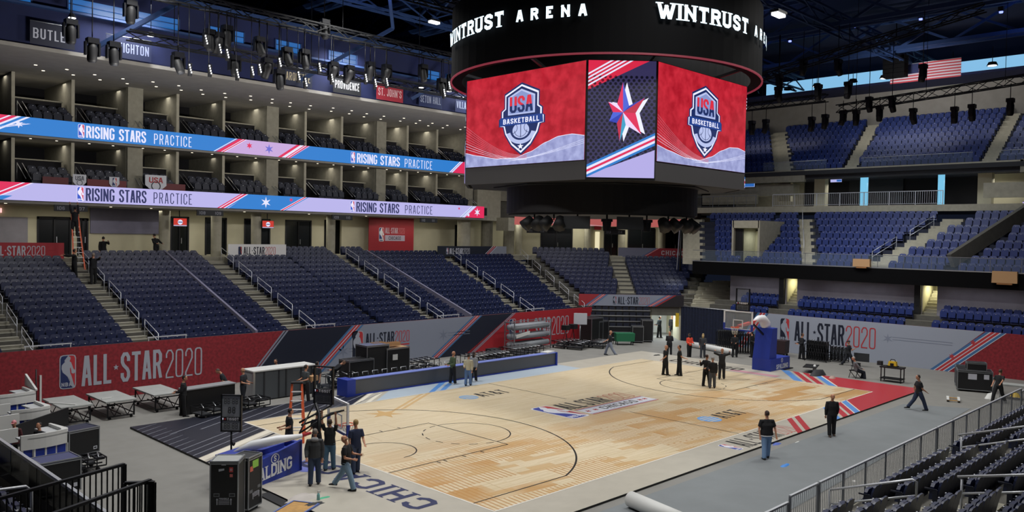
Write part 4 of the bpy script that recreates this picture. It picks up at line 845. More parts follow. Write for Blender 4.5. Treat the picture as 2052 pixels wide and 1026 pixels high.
def b4(a, W_, H):
    a.poly([(0, 0), (2.4, 0), (4.0, H), (0, H)], F('#77788c'), 1); stripes(a, 2.0, 3.6, H, [(.1, BLU), (.06, None), (.12, RED2), (.06, WHT), (.12, RED2)], 3); a.text('CHICAGO', 4.15, .3, .42, .3, .08, .12, F('#c6bfc6'), 3, serif=True)
banner('rail_banner', 'grey and red banner reading CHICAGO above the corner seats, partly behind the black mast', dg(6.2, 38.8, 6.35), (1, -1, 0), 6.6, .95, b4, '#8e2430')
def b5(a, W_, H):
    a.hoop_logo(1.05, 1.05, 1.2, NBA, 2); a.text('ALL*STAR', 1.72, 1.75, .5, .18, .06, .035, F('#b9a9b6'), 2, fit=1.35); a.text('2020', 3.13, 1.75, .5, .16, .03, .04, F('#c8777f'), 2, fit=.7)
    a.rect(1.7, 1.1, 3.85, 1.6, F('#a9a0b2'), 2); a.text('CHICAGO', 2.1, 1.2, .3, .16, .045, .05, NAV, 3, serif=True, fit=1.3)
banner('wall_banner', 'tall red banner with ALL STAR CHICAGO lockup on the beige concourse wall', (9.9, 32.9, 6.5), (1, 0, 0), 4.85, 3.3, b5, '#96202c')
# section signs hung under the lilac ribbon
for x, s, l in ((-15.7, '106  107', 'dark hanging section sign reading 106 107 above the ladder'), (-7.05, '108  109', 'dark hanging section sign reading 108 109, beside the left television'), (3.45, '109  110', 'dark hanging section sign reading 109 110'), (12.0, '110  111', 'dark hanging section sign reading 110 111 over the beige wall')):
    t = thing('section_sign', l, 'sign', (x, 28.62, 9.22)); MB().box((.92, 0, .19), (1.84, .08, .38), 'char').build('panel', t)
    a = Art((0, -.045, .08), (1, 0, 0), (0, 0, 1)); p, q = s.split('  '); a.text(p, .14, 0, .2, .14, .035, .04, F('#8d8f9a'), 1); a.text(q, 1.24, 0, .2, .14, .035, .04, F('#8d8f9a'), 1); a.build('lettering', t)
for u, s, l in ((-2.6, '111 112', 'small dark section sign beside the beige corner pier'), (4.9, '113 114', 'dark section sign reading 113 114 over the corner doors')):
    t = thing('section_sign', l, 'sign', dg(u, 39.2, 8.55)); a = Art((0, 0, 0), (1, -1, 0), (0, 0, 1)); X = a.X; MB().prism([(0, 0, 0), X * 2.0, X * 2.0 - a.N * .08, -a.N * .08], (0, 0, .45), 'char').build('panel', t); p, q = s.split(' '); a.text(p, .2, .1, .24, .15, .035, .05, F('#8d8f9a'), 1); a.text(q, 1.3, .1, .24, .15, .035, .05, F('#8d8f9a'), 1); a.build('lettering', t)
for x, l in ((-7.5, 'small lit television with a red picture under the lilac ribbon, left of two'), (-1.0, 'small lit television with a red picture under the lilac ribbon, right of two')):
    t = thing('television', l, 'television', (x, 30.2, 8.75)); MB().box((0, 0, 0), (.95, .08, .56), 'black').build('case', t); MB().tube([(0, .05, .2), (0, .1, .8)], .03, 'black', 6).build('bracket', t)
    a = Art((-.45, -.045, -.26), (1, 0, 0), (0, 0, 1)); a.rect(0, 0, .9, .52, F('#d83a2e', .8)); a.circle(.45, .27, .17, F('#e8eaff', .9), 2); a.rect(.3, .24, .6, .3, F('#2a3a8c', .8), 3); a.rect(0, 0, .9, .07, F('#c9c4e8', .7), 2); a.build('screen', t)
m = MB().box((-17.35, 33.85, 9.25), (.4, .06, .28), 'exit_glow'); tag(m.build('exit_sign'), 'small lit red exit sign on the beige wall at the left edge', 'sign')
tag(MB().prism([dg(4.4, 42.9, 7.0), dg(4.85, 42.9, 7.0), dg(4.85, 42.85, 7.0), dg(4.4, 42.85, 7.0)], (0, 0, 1.8), 'door_glow').build('lit_panel'), 'narrow glowing yellowish panel beside the corner doors', 'lamp')
tag(MB().prism([dg(4.3, 42.9, 9.0), dg(5.0, 42.9, 9.0), dg(5.0, 42.85, 9.0), dg(4.3, 42.85, 9.0)], (0, 0, .35), 'print_a3232d').build('red_sign'), 'small red sign over the narrow lit panel in the corner', 'sign')
# ================================================================ ribbon screens
def ribbon(name, lab, x0, x1, z, h, y, draw, base, e=.9, X=(1, 0, 0), O=None):
    t = thing(name, lab, 'screen', O or (x0, y, z)); X = Vector(X).normalized(); N = X.cross(Vector((0, 0, 1))); Wd = x1 - x0
    MB().prism([-N * .02, X * Wd - N * .02, X * Wd - N * .3, -N * .3], (0, 0, h), 'black').build('housing', t)
    a = Art((0, 0, 0), X, (0, 0, 1), .005); a.clip = (0, 0, Wd, h); a.rect(0, 0, Wd, h, base, 0); draw(a, Wd, h); a.build('screen', t); return t
EB = F('#2a7fd2', .95); EL = F('#b9b4ea', 1); ER = F('#e0285a', 1); EW = F('#e6e6ff', 1); EP = F('#c8a8dc', 1); ED = F('#242a5a', 1); EWs = F('#c6c2f2', 1)
EN = (F('#3558c8', 1), F('#d04a6a', 1), F('#efeaff', 1))
def up_r(a, W_, h):
    q = lambda x: x + 22.5; s = 1.1
    a.poly([(q(-22.5), 0), (q(-18.4), 0), (q(-16.9), h), (q(-22.5), h)], EB, 1); stripes(a, q(-20.4), q(-18.6), h, [(.5, ER), (.14, EW), (.3, ER), (.2, EW), (.25, EB), (.2, EW)], 2); a.star(q(-17.6), .55, .24, EW, 6, 3)
    stripes(a, q(-19.9), q(-17.4), h * .62, [(.16, EW), (.1, EB), (.16, EW)], 2)
    a.hoop_logo(q(-14.45), .08, .82, EN, 3); a.text('RISING STARS', q(-14.0), .12, .72, .235, .085, .035, EW, 3, fit=3.55); a.text('PRACTICE', q(-9.95), .12, .66, .21, .05, .1, EW, 3, fit=2.45)
    a.poly([(q(-5.4), 0), (q(-.2), 0), (q(1.4), h), (q(-3.8), h)], EP, 1); stripes(a, q(-6.0), q(-4.4), h, [(.1, EW), (.08, EB), (.35, ER), (.08, EW), (.12, ER), (.08, EW)], 2); a.star(q(-3.4), .6, .24, ER, 6, 3); stripes(a, q(-1.2), q(.3), h, [(.3, ER), (.1, EW), (.2, EW), (.12, ER), (.1, EW), (.14, ER)], 2)
    a.star(q(-1.9), .5, .36, F('#6a6ad0', 1), 6, 3, .35)
    a.hoop_logo(q(5.0), .06, .84, EN, 3); a.text('RISING STARS', q(5.55), .1, .74, .26, .09, .04, EW, 3, fit=4.15); a.text('PRACTICE', q(10.2), .1, .68, .22, .05, .1, EW, 3, fit=2.9)
    a.poly([(q(15.4), 0), (W_, 0), (W_, h), (q(16.6), h)], ER, 2); stripes(a, q(15.0), q(16.2), h, [(.14, EW), (.08, EB), (.14, EW)], 3)
ribbon('ribbon_screen', 'upper blue ribbon screen reading RISING STARS PRACTICE along the left suites', -22.5, 19, 13.58, 1.0, 28.5, up_r, EB)
def lo_r(a, W_, h):
    q = lambda x: x + 22.5
    a.poly([(0, 0), (q(-19.3), 0), (q(-16.9), h), (0, h)], ER, 1); stripes(a, q(-19.5), q(-17.4), h, [(.14, EW), (.3, ER), (.14, EW)], 2); a.poly([(0, 0), (q(-18.4), 0), (q(-17.9), .25), (0, .25)], EB, 2)
    a.hoop_logo(q(-14.5), .07, .88, EN, 3); a.text('RISING STARS', q(-14.0), .12, .78, .235, .085, .035, ED, 3, fit=3.6); a.text('PRACTICE', q(-9.95), .14, .7, .21, .05, .1, ED, 3, fit=2.5)
    a.poly([(q(-4.9), 0), (q(-.9), 0), (q(1.2), h), (q(-3.4), h)], EB, 1); stripes(a, q(-5.7), q(-4.0), h, [(.14, ER), (.1, EW), (.2, ER), (.12, EW), (.14, EB)], 2); a.star(q(-2.1), .52, .4, EW, 6, 3, .35); stripes(a, q(-1.3), q(.6), h, [(.3, EB), (.08, EW), (.16, ER), (.08, EW), (.12, EB)], 2); a.star(q(-.1), .78, .16, ER, 6, 3)
    a.hoop_logo(q(5.0), .1, .84, EN, 3); a.text('RISING STARS', q(5.55), .12, .76, .26, .09, .04, ED, 3, fit=4.15); a.text('PRACTICE', q(10.3), .14, .68, .22, .05, .1, ED, 3, fit=2.9)
    a.poly([(q(16.9), 0), (W_, 0), (W_, h), (q(18.3), h)], ER, 2); stripes(a, q(16.3), q(17.7), h, [(.12, EW), (.08, EB), (.12, EW), (.08, EL), (.1, EW)], 3); a.star(q(18.35), .5, .38, EW, 6, 4, .35); a.star(q(17.3), .22, .18, EW, 6, 4); a.star(q(16.2), .75, .14, ER, 6, 3)
ribbon('ribbon_screen', 'lower lilac ribbon screen reading RISING STARS PRACTICE above the left concourse', -22.5, 19.2, 9.77, 1.03, 28.5, lo_r, EL)
EC = F('#c0625e', .75)
def co_r(a, W_, h):
    for k in range(4): a.poly([(1.5 + k * .9, h * .35), (5.5 + k * .9, 0), (5.9 + k * .9, 0), (1.9 + k * .9, h * .35)], F('#d8b8c0', .75), 1)
ribbon('ribbon_screen', 'salmon red corner ribbon screen seen under the centre-hung screen', 0, 16.5, 9.6, 1.1, 0, co_r, EC, O=dg(-3.8, 38.2, 9.3), X=(1, -1, 0))
b = MB(); b.add([dg(-9, 38.5, 9.9), dg(14, 38.5, 9.9), dg(14, 44, 9.9), dg(-9, 44, 9.9), dg(-9, 38.5, 12.6), dg(14, 38.5, 12.6), dg(14, 44, 12.6), dg(-9, 44, 12.6)], ((0,3,2,1),(4,5,6,7),(0,1,5,4),(1,2,6,5),(2,3,7,6),(3,0,4,7)), 'concrete_dark'); struct('wall_corner_upper', b)
# far small ribbon at the right, tiny screens
for O, X, W_, h, c1, l in (((36.9, 14.6, 13.05), (0, -1, 0), 2.9, .55, '#9fb6ea', 'small blue and white ribbon screen beside the centre-hung screen, on the right end'), ((40.0, 6.1, 13.45), (0, -1, 0), 1.0, .25, '#c8c8ff', 'tiny red and white screen over a column of the upper concourse'), ((36.0, -9.6, 11.0), (0, -1, 0), 2.5, .3, '#b6a8e0', 'narrow violet ribbon screen at the right edge')):
    t = thing('small_screen', l, 'screen', O); a = Art((0, 0, 0), X, (0, 0, 1)); a.rect(0, 0, W_, h, F(c1, .8)); a.rect(W_ * .55, .04, W_ * .98, h - .04, F('#2f6fc4', .8), 2); MB().box((.1, -W_ / 2, h / 2), (.15, W_, h + .06), 'black').build('housing', t); a.build('screen', t)
# signs and cloths inside the lower suites
for x, w, c, l in ((-15.6, 1.4, '#5c1d22', 'dark red cloth hung on a lower suite rail at the left'), (-12.7, 2.3, '#6a2226', 'dark red cloth on the lower suite rail, middle one'), (-8.9, 2.2, '#64252a', 'dark red cloth on the lower suite rail right of the round sign')):
    tag(MB().box((x, 28.72, 10.98), (w, .03, .5), F(c)).build('suite_cloth'), l, 'cloth')
def sign(x, z, w, h, l, kind):
    t = thing('suite_sign', l, 'sign', (x, 28.66, z)); a = Art((-w / 2, -.03, 0), (1, 0, 0), (0, 0, 1)); sh = [(0, h), (w, h), (w, h * .35), (w * .8, h * .12), (w * .5, 0), (w * .2, h * .12), (0, h * .35)]
    MB().prism([(x2 - w / 2, -.02, z2) for x2, z2 in sh], (0, .04, 0), F('#c9ccd4')).build('board', t)
    if kind: a.text('USA', w * .18, h * .5, h * .36, w * .2, w * .05, w * .03, RED if kind == 2 else NAV, 2, fit=w * .64)
    else: a.hoop_logo(w * .3, .03, h * .9, NBA, 2)
    a.ring(w * .5, h * .3, w * .22, w * .18, NAV, 2); a.build('printed_graphic', t)
sign(-14.3, 10.75, .75, .72, 'small pale USA shield sign on the lower suite rail', 1); sign(-12.3, 10.78, .6, .66, 'small league mark sign on the lower suite rail', 0); sign(-9.75, 10.72, 1.35, 1.0, 'large round bottomed USA sign on the lower suite rail above RISING STARS', 2)
# ================================================================ centre-hung scoreboard
JB = thing('centre_hung_scoreboard', 'huge black centre-hung scoreboard with red lit screens and a round sign ring', 'scoreboard', (0, 0, 0))
AP = 5.6; HF = 3.6; ZT = 15.35; ZB = 11.3
oc = [(-AP, -HF), (-HF, -AP), (HF, -AP), (AP, -HF), (AP, HF), (HF, AP), (-HF, AP), (-AP, HF)]
m = MB(); ins = .96; m.prism([(x * ins, y * ins, 10.55) for x, y in oc], (0, 0, ZT - 10.55), 'black'); m.build('core', JB)
m = MB(); m.cyl((0, 0, 9.28), 4.55, 1.5, F('#1c1a1c'), 64); m.build('lower_drum', JB)
m = MB(); m.cyl((0, 0, 9.2), 4.45, .1, 'char', 64); m.cyl((0, 0, 10.5), 5.2, .25, 'black', 8); m.build('underside', JB)
for i, (p, q) in enumerate(zip(oc, oc[1:] + oc[:1])):      # grey skirt panels under each face
    m = MB(); zt = 11.3 if i % 2 == 0 else 10.75
    if i in (0, 2, 4, 6) : zt = 10.6
    P = Vector((p[0], p[1], 10.55)); Q = Vector((q[0], q[1], 10.55)); d = (Q - P).normalized(); N = d.cross(Vector((0, 0, 1)))
    top = ZB if i % 2 else 10.62
    m.prism([P, Q, Q - N * .12, P - N * .12], (0, 0, top - 10.55), F('#4a4849') if i % 2 else 'black'); m.build('skirt_panel', JB)
RS = F('#c01f33', 1.0); RSd = F('#a81a2c', .9); SV = F('#8d93c4', .95); SVd = F('#7076a8', .9); NV = F('#1e2f66', .9); WT = F('#e6e8ff', 1.1); SG = F('#b9c4ee', 1)
def screen_mat(name, c1, c2, e, sc):
    m = bpy.data.materials.new(name); m.use_nodes = True; nt = m.node_tree; b = nt.nodes['Principled BSDF']; b.inputs['Base Color'].default_value = (0, 0, 0, 1)
    n = nt.nodes.new('ShaderNodeTexNoise'); n.inputs['Scale'].default_value = sc; n.inputs['Detail'].default_value = 6; tc = nt.nodes.new('ShaderNodeTexCoord'); nt.links.new(tc.outputs['Object'], n.inputs[0])
    r = nt.nodes.new('ShaderNodeValToRGB'); r.color_ramp.elements[0].position = .35; r.color_ramp.elements[1].position = .68; r.color_ramp.elements[0].color = lin(c1) + (1,); r.color_ramp.elements[1].color = lin(c2) + (1,)
    nt.links.new(n.outputs[0], r.inputs[0]); nt.links.new(r.outputs[0], b.inputs['Emission Color']); b.inputs['Emission Strength'].default_value = e; MATS[name] = m
screen_mat('screen_red', '#a81828', '#cc2c3c', 1.0, 2.2); screen_mat('screen_silver', '#8f94c6', '#aeb4e2', 1.0, 3)
def shield(a, cx, cy, s):
    T = lambda P, k=1.: [(cx + x * s * k, cy + y * s * k) for x, y in P]
    out = [(0, 1.0), (.52, .72), (.52, .3), (.62, .22), (.62, .02), (.68, -.02), (.68, -.24), (.56, -.26), (.5, -.5), (.3, -.85), (0, -1.12), (-.3, -.85), (-.5, -.5), (-.56, -.26), (-.68, -.24), (-.68, -.02), (-.62, .02), (-.62, .22), (-.52, .3), (-.52, .72)]
    a.poly(T(out, 1.06), NV, 3); a.poly(T(out), WT, 4)
    a.poly(T([(x * .93, y * .94) for x, y in out]), NV, 5)
    a.poly(T([(0, .86), (.42, .64), (.42, .08), (-.42, .08), (-.42, .64)]), SG, 6)
    a.poly(T([(0, .80), (.37, .6), (.37, .12), (-.37, .12), (-.37, .6)]), F('#8fa0d8', .9), 7)
    h = .5 * s; x0 = cx - .36 * s
    for y, hh, c in ((cy + .14 * s, h, NV),): a.text('USA', x0, y, h, .22 * s, .075 * s, .02 * s, c, 8, fit=.72 * s)
    old = a.clip; a.clip = (cx - s, cy + .36 * s, cx + s, cy + s); a.text('USA', x0, cy + .14 * s, h, .22 * s, .075 * s, .02 * s, F('#d42c40', 1.1), 9, fit=.72 * s); a.clip = old
    a.poly(T([(-.68, -.24), (.68, -.24), (.66, .02), (-.66, .02)]), F('#20408c', 1), 9); a.text('BASKETBALL', cx - .56 * s, cy - .19 * s, .16 * s, .1 * s, .03 * s, .03 * s, WT, 10, fit=1.12 * s)
    a.circle(cx, cy - .42 * s, .26 * s, SG, 8, ry=.24 * s); a.rect(cx - .26 * s, cy - .24 * s, cx + .26 * s, cy - .15 * s, NV, 8) if 0 else None
    a.ring(cx, cy - .42 * s, .2 * s, .185 * s, NV, 9, a0=PI, a1=2 * PI); a.rect(cx - .01 * s, cy - .64 * s, cx + .01 * s, cy - .24 * s, NV, 9)
    for sg in (-1, 1): a.ring(cx + sg * .27 * s, cy - .34 * s, .17 * s, .155 * s, NV, 9, a0=PI / 2 + (0 if sg > 0 else PI), a1=3 * PI / 2 + (0 if sg > 0 else PI))
    a.ring(cx, cy - .38 * s, .46 * s, .34 * s, SG, 8, a0=PI * 1.08, a1=PI * 1.92); a.star(cx, cy - .92 * s, .1 * s, WT, 5, 9)
def face(P, Q, zb, zt, draw, lab, base):
    P = Vector((P[0], P[1], zb)); Q = Vector((Q[0], Q[1], zb)); d = (Q - P); L = d.length; d.normalize(); N = d.cross(Vector((0, 0, 1)))
    h = zt - zb; MB().prism([P, Q, Q - N * .1, P - N * .1], (0, 0, h), 'black').build('screen_frame', JB)
    a = Art(P + N * .012, d, (0, 0, 1), .006); a.clip = (.05, .04, L - .05, h - .02); a.rect(.05, .04, L - .05, h - .02, base, 0); draw(a, L, h); a.build('screen', JB, lab)
def big(a, L, h):
    # silver wave across the bottom, thin contour lines, shield
    def sv(t):
        P_ = [(0, .17), (.12, .13), (.3, .08), (.45, .075), (.58, .13), (.7, .215), (.8, .265), (.9, .275), (1.01, .245)]
        for (x0, y0), (x1, y1) in zip(P_, P_[1:]):
            if t <= x1: u = (t - x0) / (x1 - x0); u = u * u * (3 - 2 * u) * .4 + u * .6; return y0 + (y1 - y0) * u
        return .245
    W_ = [(L * k / 60, h * sv(k / 60)) for k in range(61)] or [(L * k / 40, h * (.10 + .16 * (.5 - .5 * math.cos(PI * min(1, max(0, (k / 40 - .45) / .35)))) + .03 * math.sin(k / 40 * 6.3)) if k / 40 > .45 else h * (.20 - .10 * math.sin(min(1, (k / 40) / .45) * PI / 2) + .03 * math.sin(k / 40 * 6.3))) for k in range(41)]
    for p, q in zip(W_, W_[1:]): a.poly([(p[0], 0), (q[0], 0), (q[0], q[1]), (p[0], p[1])], 'screen_silver', 2)
    for p, q in zip(W_, W_[1:]): a.poly([p, q, (q[0], q[1] + .022), (p[0], p[1] + .022)], WT, 3)
    for j in range(12):
        pts = [(L * k / 30 * .55, h * (.1 - .006 * j + (.38 - .026 * j) * (1 - math.sin(k / 30 * PI / 2)))) for k in range(31)] if j < 9 else [(L * (.4 + .6 * k / 30), h * (.05 + (.13 + .02 * (j - 9)) * (k / 30) ** 1.5)) for k in range(31)]
        pts2 = [(L * k / 30, h * (.42 - .045 * j - (.36 - .04 * j) * math.sin(min(1, (k / 30) / .62) * PI / 2) + .13 * max(0, (k / 30 - .62) / .38) ** 1.3)) for k in range(31)]
        for p, q in zip(pts, pts[1:]): a.poly([p, (q[0], q[1]), (q[0], q[1] + .012), (p[0], p[1] + .012)], F('#dc8a9c', .9) if j < 6 else WT, 3)
    old = a.fn; cx = L * .5; a.fn = lambda x, y, l: a.O + a.X * (cx + (x - cx) * 1.38) + a.Y * y + a.N * l
    shield(a, cx, h * .515, h * .345); a.fn = old
for i in (1, 3, 5, 7): face(oc[i], oc[(i + 1) % 8], ZB, ZT, big, 'red lit screen with a USA shield', 'screen_red')
EK = F('#3a3660', .8)
def small_face(a, L, h):
    a.poly([(0, h * .86), (L * .62, h + L * .38), (L * .3, h + 1), (0, h + .5)], F('#dc2a4c', 1), 2)
    a.poly([(0, h * .74), (0, h), (L * .9, h + .4), (L * .9, h)], F('#d82a48', 1), 1)
    for r in range(26):
        for c in range(14):
            x = c * .21 + (r % 2) * .105; y = .7 + r * .135; a.circle(x, y, .062, F('#0c0c20', .8), 1, n=8)
    for k in range(4): a.poly([(0, h * (.77 + .032 * k) - .0), (0, h * (.785 + .032 * k)), (L, h * (.785 + .032 * k) + L * .58), (L, h * (.77 + .032 * k) + L * .58)], EW, 4)
    a.poly([(0, -1), (L, -1), (L, L * .42), (0, .02 * h)], F('#b4ace6', 1), 3)
    for k, c in enumerate((EB, EW, ER, EW, EB)): a.poly([(0, .02 + .1 * k), (0, .12 + .1 * k), (L, .12 + .1 * k + L * .48), (L, .02 + .1 * k + L * .48)], c, 4)
    cx, cy = L * .52, h * .56
    SC = 1.2; pt = [(px_ * SC, py_ * SC) for px_, py_ in [(-.02, 1.0), (.2, .22), (.72, .5), (.42, -.02), (.62, -.72), (.1, -.42), (-.1, -.98), (-.2, -.36), (-.46, -.3), (-.34, .0), (-.5, .34), (-.2, .28)]]
    a.poly([(cx + .16 + x, cy + y * 1.0) for x, y in pt], WT, 5)
    for k in range(0, 12, 2):
        c = (ER, F('#2c3fb4', 1), ER, F('#3aa0c8', 1), F('#2c3fb4', 1), ER)[k // 2]; A, B, C2 = pt[k - 1], pt[k], pt[(k + 1) % 12]
        a.poly([(cx, cy), (cx + A[0], cy + A[1]), (cx + B[0], cy + B[1])], c, 6); a.poly([(cx, cy), (cx + B[0], cy + B[1]), (cx + C2[0], cy + C2[1])], F('#f0d8ff', 1) if k in (4, 10) else F('#c02848', 1) if k % 4 else F('#4a62d8', 1), 6)
for i in (0, 2, 4, 6): face(oc[i], oc[i + 1], 10.6, ZT, small_face, 'dark lit screen with a six pointed star', EK)
RR = 7.3
m = MB(); n = 72
def ringwall(r0, r1, z0, z1, mat, mb):
    vs = [(r * math.cos(2 * PI * k / n), r * math.sin(2 * PI * k / n), z) for r, z in ((r0, z0), (r0, z1), (r1, z0), (r1, z1)) for k in range(n)]; fs = []
    for k in range(n):
        j = (k + 1) % n; fs += [(k, j, n + j, n + k), (2 * n + j, 2 * n + k, 3 * n + k, 3 * n + j), (k, 2 * n + k, 2 * n + j, j), (n + k, n + j, 3 * n + j, 3 * n + k)]
    mb.add(vs, fs, mat, False)
ringwall(RR, RR - .5, 15.5, 18.7, 'ring_black', m); m.build('sign_ring', JB)
m = MB(); ringwall(RR + .05, RR - .02, 15.42, 15.49, F('#9c3446', .6), m); m.build('ring_edge_light', JB, 'thin dim red edge strip')
m = MB(); 
for k in range(8):
    a0 = k * PI / 4 + .2; m.bar((math.cos(a0) * 6.9, math.sin(a0) * 6.9, 15.7), (math.cos(a0) * 5.2, math.sin(a0) * 5.2, 15.3), .12, .12, 'black_metal'); m.tube([(math.cos(a0) * 6.6, math.sin(a0) * 6.6, 18.5), (math.cos(a0) * 5, math.sin(a0) * 5, 26.8)], .04, 'black_metal', 5)
m.build('suspension', JB)
def ring_text(s, ang0, ang1, z, h, w, th, gap, serif):
    ps, W = text2d(s, h, w, th, gap, serif); m = MB(); k = (ang1 - ang0) / W
    f = lambda x, y, r: (r * math.cos(ang0 + x * k), r * math.sin(ang0 + x * k), z + y)
    for p in ps:
        # subdivide wide strokes so that they follow the ring
        m.poly([f(x, y, RR + .16) for x, y in p], 'letter_glow')
    m.build('illuminated_lettering', JB)
rad = math.radians
for a0 in (147.5, 234.3, 320, 55):
    ring_text('WINTRUST', rad(a0), rad(a0 + 37.3), 16.82, .64, .5, .15, .12, True); ring_text('ARENA', rad(a0 + 42.3), rad(a0 + 65.6), 16.88, .48, .36, .12, .36, False)
# speakers and cameras hanging under the board
for k, (ang, kind) in enumerate(((175, 's'), (205, 'p'), (222, 'c'), (235, 'p'), (246, 'c'), (262, 's'), (283, 's'), (300, 's'), (190, 's'))):
    x = 4.3 * math.cos(rad(ang)); y = 4.3 * math.sin(rad(ang)); t = thing('hanging_speaker' if kind == 's' else 'hanging_monitor' if kind == 'p' else 'hanging_camera', 'black %s hung under the lower drum of the scoreboard' % {'s': 'loudspeaker pair', 'p': 'flat panel', 'c': 'round camera'}[kind], {'s': 'speaker', 'p': 'monitor', 'c': 'camera'}[kind], (x, y, 9.2), rad(ang), {'s': 'speakers under the scoreboard', 'p': 'panels under the scoreboard', 'c': 'cameras under the scoreboard'}[kind])
    MB().tube([(0, 0, 0), (0, 0, -.25)], .04, 'black_metal', 6).build('bracket', t)
    if kind == 's':
        m = MB()
        for s_ in (-.28, .28): m.tube([(-.1, s_, -.2), (.25, s_ * 1.5, -.55)], [.22, .3], 'black', 8)
        m.build('cabinet', t)
    elif kind == 'p': MB().box((.1, 0, -.35), (.12, 1.15, .55), 'char').build('case', t)
    else:
        MB().cyl((0, 0, -.3), .25, .12, 'black_metal', 12).build('plate', t); MB().cyl((0, 0, -.7), .16, .4, 'black_metal', 10, .2).build('housing', t)
# ---------------------------------------------------------------- US flag
t = thing('national_flag', 'large horizontal striped United States flag hanging under the roof at the right end', 'flag', (40, 1.25, 21.5)); m = MB(); H = 1.45; Wf = 5.4
def fp(u, v): return (.06 * math.sin(u * 7), -u * Wf, v * H + .12 * u * 0)
for k in range(13):
    for j in range(12): m.add([fp(j / 12, k / 13), fp((j + 1) / 12, k / 13), fp((j + 1) / 12, (k + 1) / 13), fp(j / 12, (k + 1) / 13)], ((0, 1, 2, 3),), F('#a8313d') if k % 2 == 0 else F('#b9b4bd'))
m.build('stripes', t)
m = MB(); 
for j in range(5): m.add([(-.03 + fp(j / 12, 0)[0], fp(j / 12, 0)[1], H * 6 / 13), (-.03 + fp((j + 1) / 12, 0)[0], fp((j + 1) / 12, 0)[1], H * 6 / 13), (-.03 + fp((j + 1) / 12, 0)[0], fp((j + 1) / 12, 0)[1], H), (-.03 + fp(j / 12, 0)[0], fp(j / 12, 0)[1], H)], ((0, 1, 2, 3),), F('#1b2550'))
m.build('canton', t); MB().tube([(0, 0, H + .03), (0, -Wf, H + .03)], .03, 'steel', 6).build('flag_rod', t)
t = thing('line_array', 'black stacked loudspeaker array hanging before the left part of the flag', 'speaker', (38.6, .35, 21.9)); m = MB(); [m.box((0, 0, .35 * k), (.9, 1.7, .32), 'ring_black') for k in range(5)]; m.build('cabinet', t); MB().tube([(0, 0, 1.5), (0, 0, 5)], .05, 'black_metal', 5).build('hanging_chain', t)
# ---------------------------------------------------------------- stage lighting trusses and fixtures
def fixture(p, tilt, lab, group, sc=1., lens='char'):
    t = thing('moving_head_light', lab, 'stage light', p, 0, group)
    MB().box((0, 0, -.1), (.4 * sc, .34 * sc, .2 * sc), 'black_metal').build('base', t)
    for s_ in (-1, 1): MB().box((s_ * .24 * sc, 0, -.38 * sc), (.06 * sc, .2 * sc, .5 * sc), 'black_metal').build('yoke_arm', t)
    MB().tube([(0, 0, 0), (0, 0, max(.3, (18.75 if p[2] < 18.5 else 22.9) - p[2]))], .025, 'black_metal', 5).build('hanging_pipe', t)
    d = Vector((math.sin(tilt) * .35, -math.sin(tilt), -math.cos(tilt))).normalized(); c = Vector((0, 0, -.45 * sc))
    m = MB(); m.tube([c - d * .28 * sc, c - d * .1 * sc, c + d * .35 * sc, c + d * .42 * sc], [.13 * sc, .19 * sc, .17 * sc, .14 * sc], 'black', 10); m.build('head', t)
    MB().tube([c + d * .42 * sc, c + d * .43 * sc], .12 * sc, lens, 10).build('lens', t); return t
# long truss parallel to the left stand
TR = [((-22, 13, 18.9), (22, 13, 18.9), .5, .5, 44), ((-20, 8, 20.2), (16, 8, 20.2), .5, .5, 36), ((-16, 16.5, 17.6), (12, 16.5, 17.6), .45, .45, 26), ((-21, 3, 20.5), (-8, 3, 20.5), .5, .5, 12)]
for i, (p, q, w, h, n_) in enumerate(TR): truss(p, q, w, h, 'truss_black', n_, .035, 'lighting_truss', 'black lattice lighting truss hung over the floor towards the left stand', 'lighting trusses on the left')
random.seed(11)
def atz(px, py, Y):
    d = F_ + R_ * ((px - 1026) / 1638.56) - U_ * ((py - 513) / 1638.56); return CAMP + d * ((Y - CAMP.y) / d.y)
for px, py in ((185, 82), (228, 88), (357, 106), (262, 2), (142, 40), (420, 60), (437, 66), (455, 52), (560, 140), (610, 100), (668, 125), (742, 125), (775, 130), (885, 158), (848, 130), (905, 150), (520, 75), (575, 96), (650, 40), (470, 112), (535, 118), (700, 132)):
    p = atz(px, py, 13.2); p.z = max(p.z, 16.4); fixture(p, random.uniform(-.5, .5), 'black moving stage light hung above the left stand', 'moving lights over the left side', 1.15)
for px, py in ((412, 72), (440, 90), (455, 100), (598, 145), (612, 158), (733, 150), (752, 160), (775, 158), (640, 128), (520, 130), (665, 150), (560, 118), (380, 130), (420, 132), (475, 140), (505, 135), (900, 165), (890, 180)):
    p = atz(px, py, 12.6); t = thing('led_strip_light', 'tiny row of white stage LEDs glinting below the left lighting trusses', 'stage light', p, 0, 'LED strips on the left')
    m = MB(); 
    for k in range(4): m.box((.03 * k, 0, -.11 * k), (.035, .05, .07), 'lamp_white')
    m.build('led_cluster', t); MB().box((.05, .08, -.2), (.16, .1, .6), 'black').build('case', t); MB().tube([(0, .08, .1), (0, .08, max(.3, 18.7 - p.z))], .02, 'black_metal', 4).build('hanging_pipe', t)
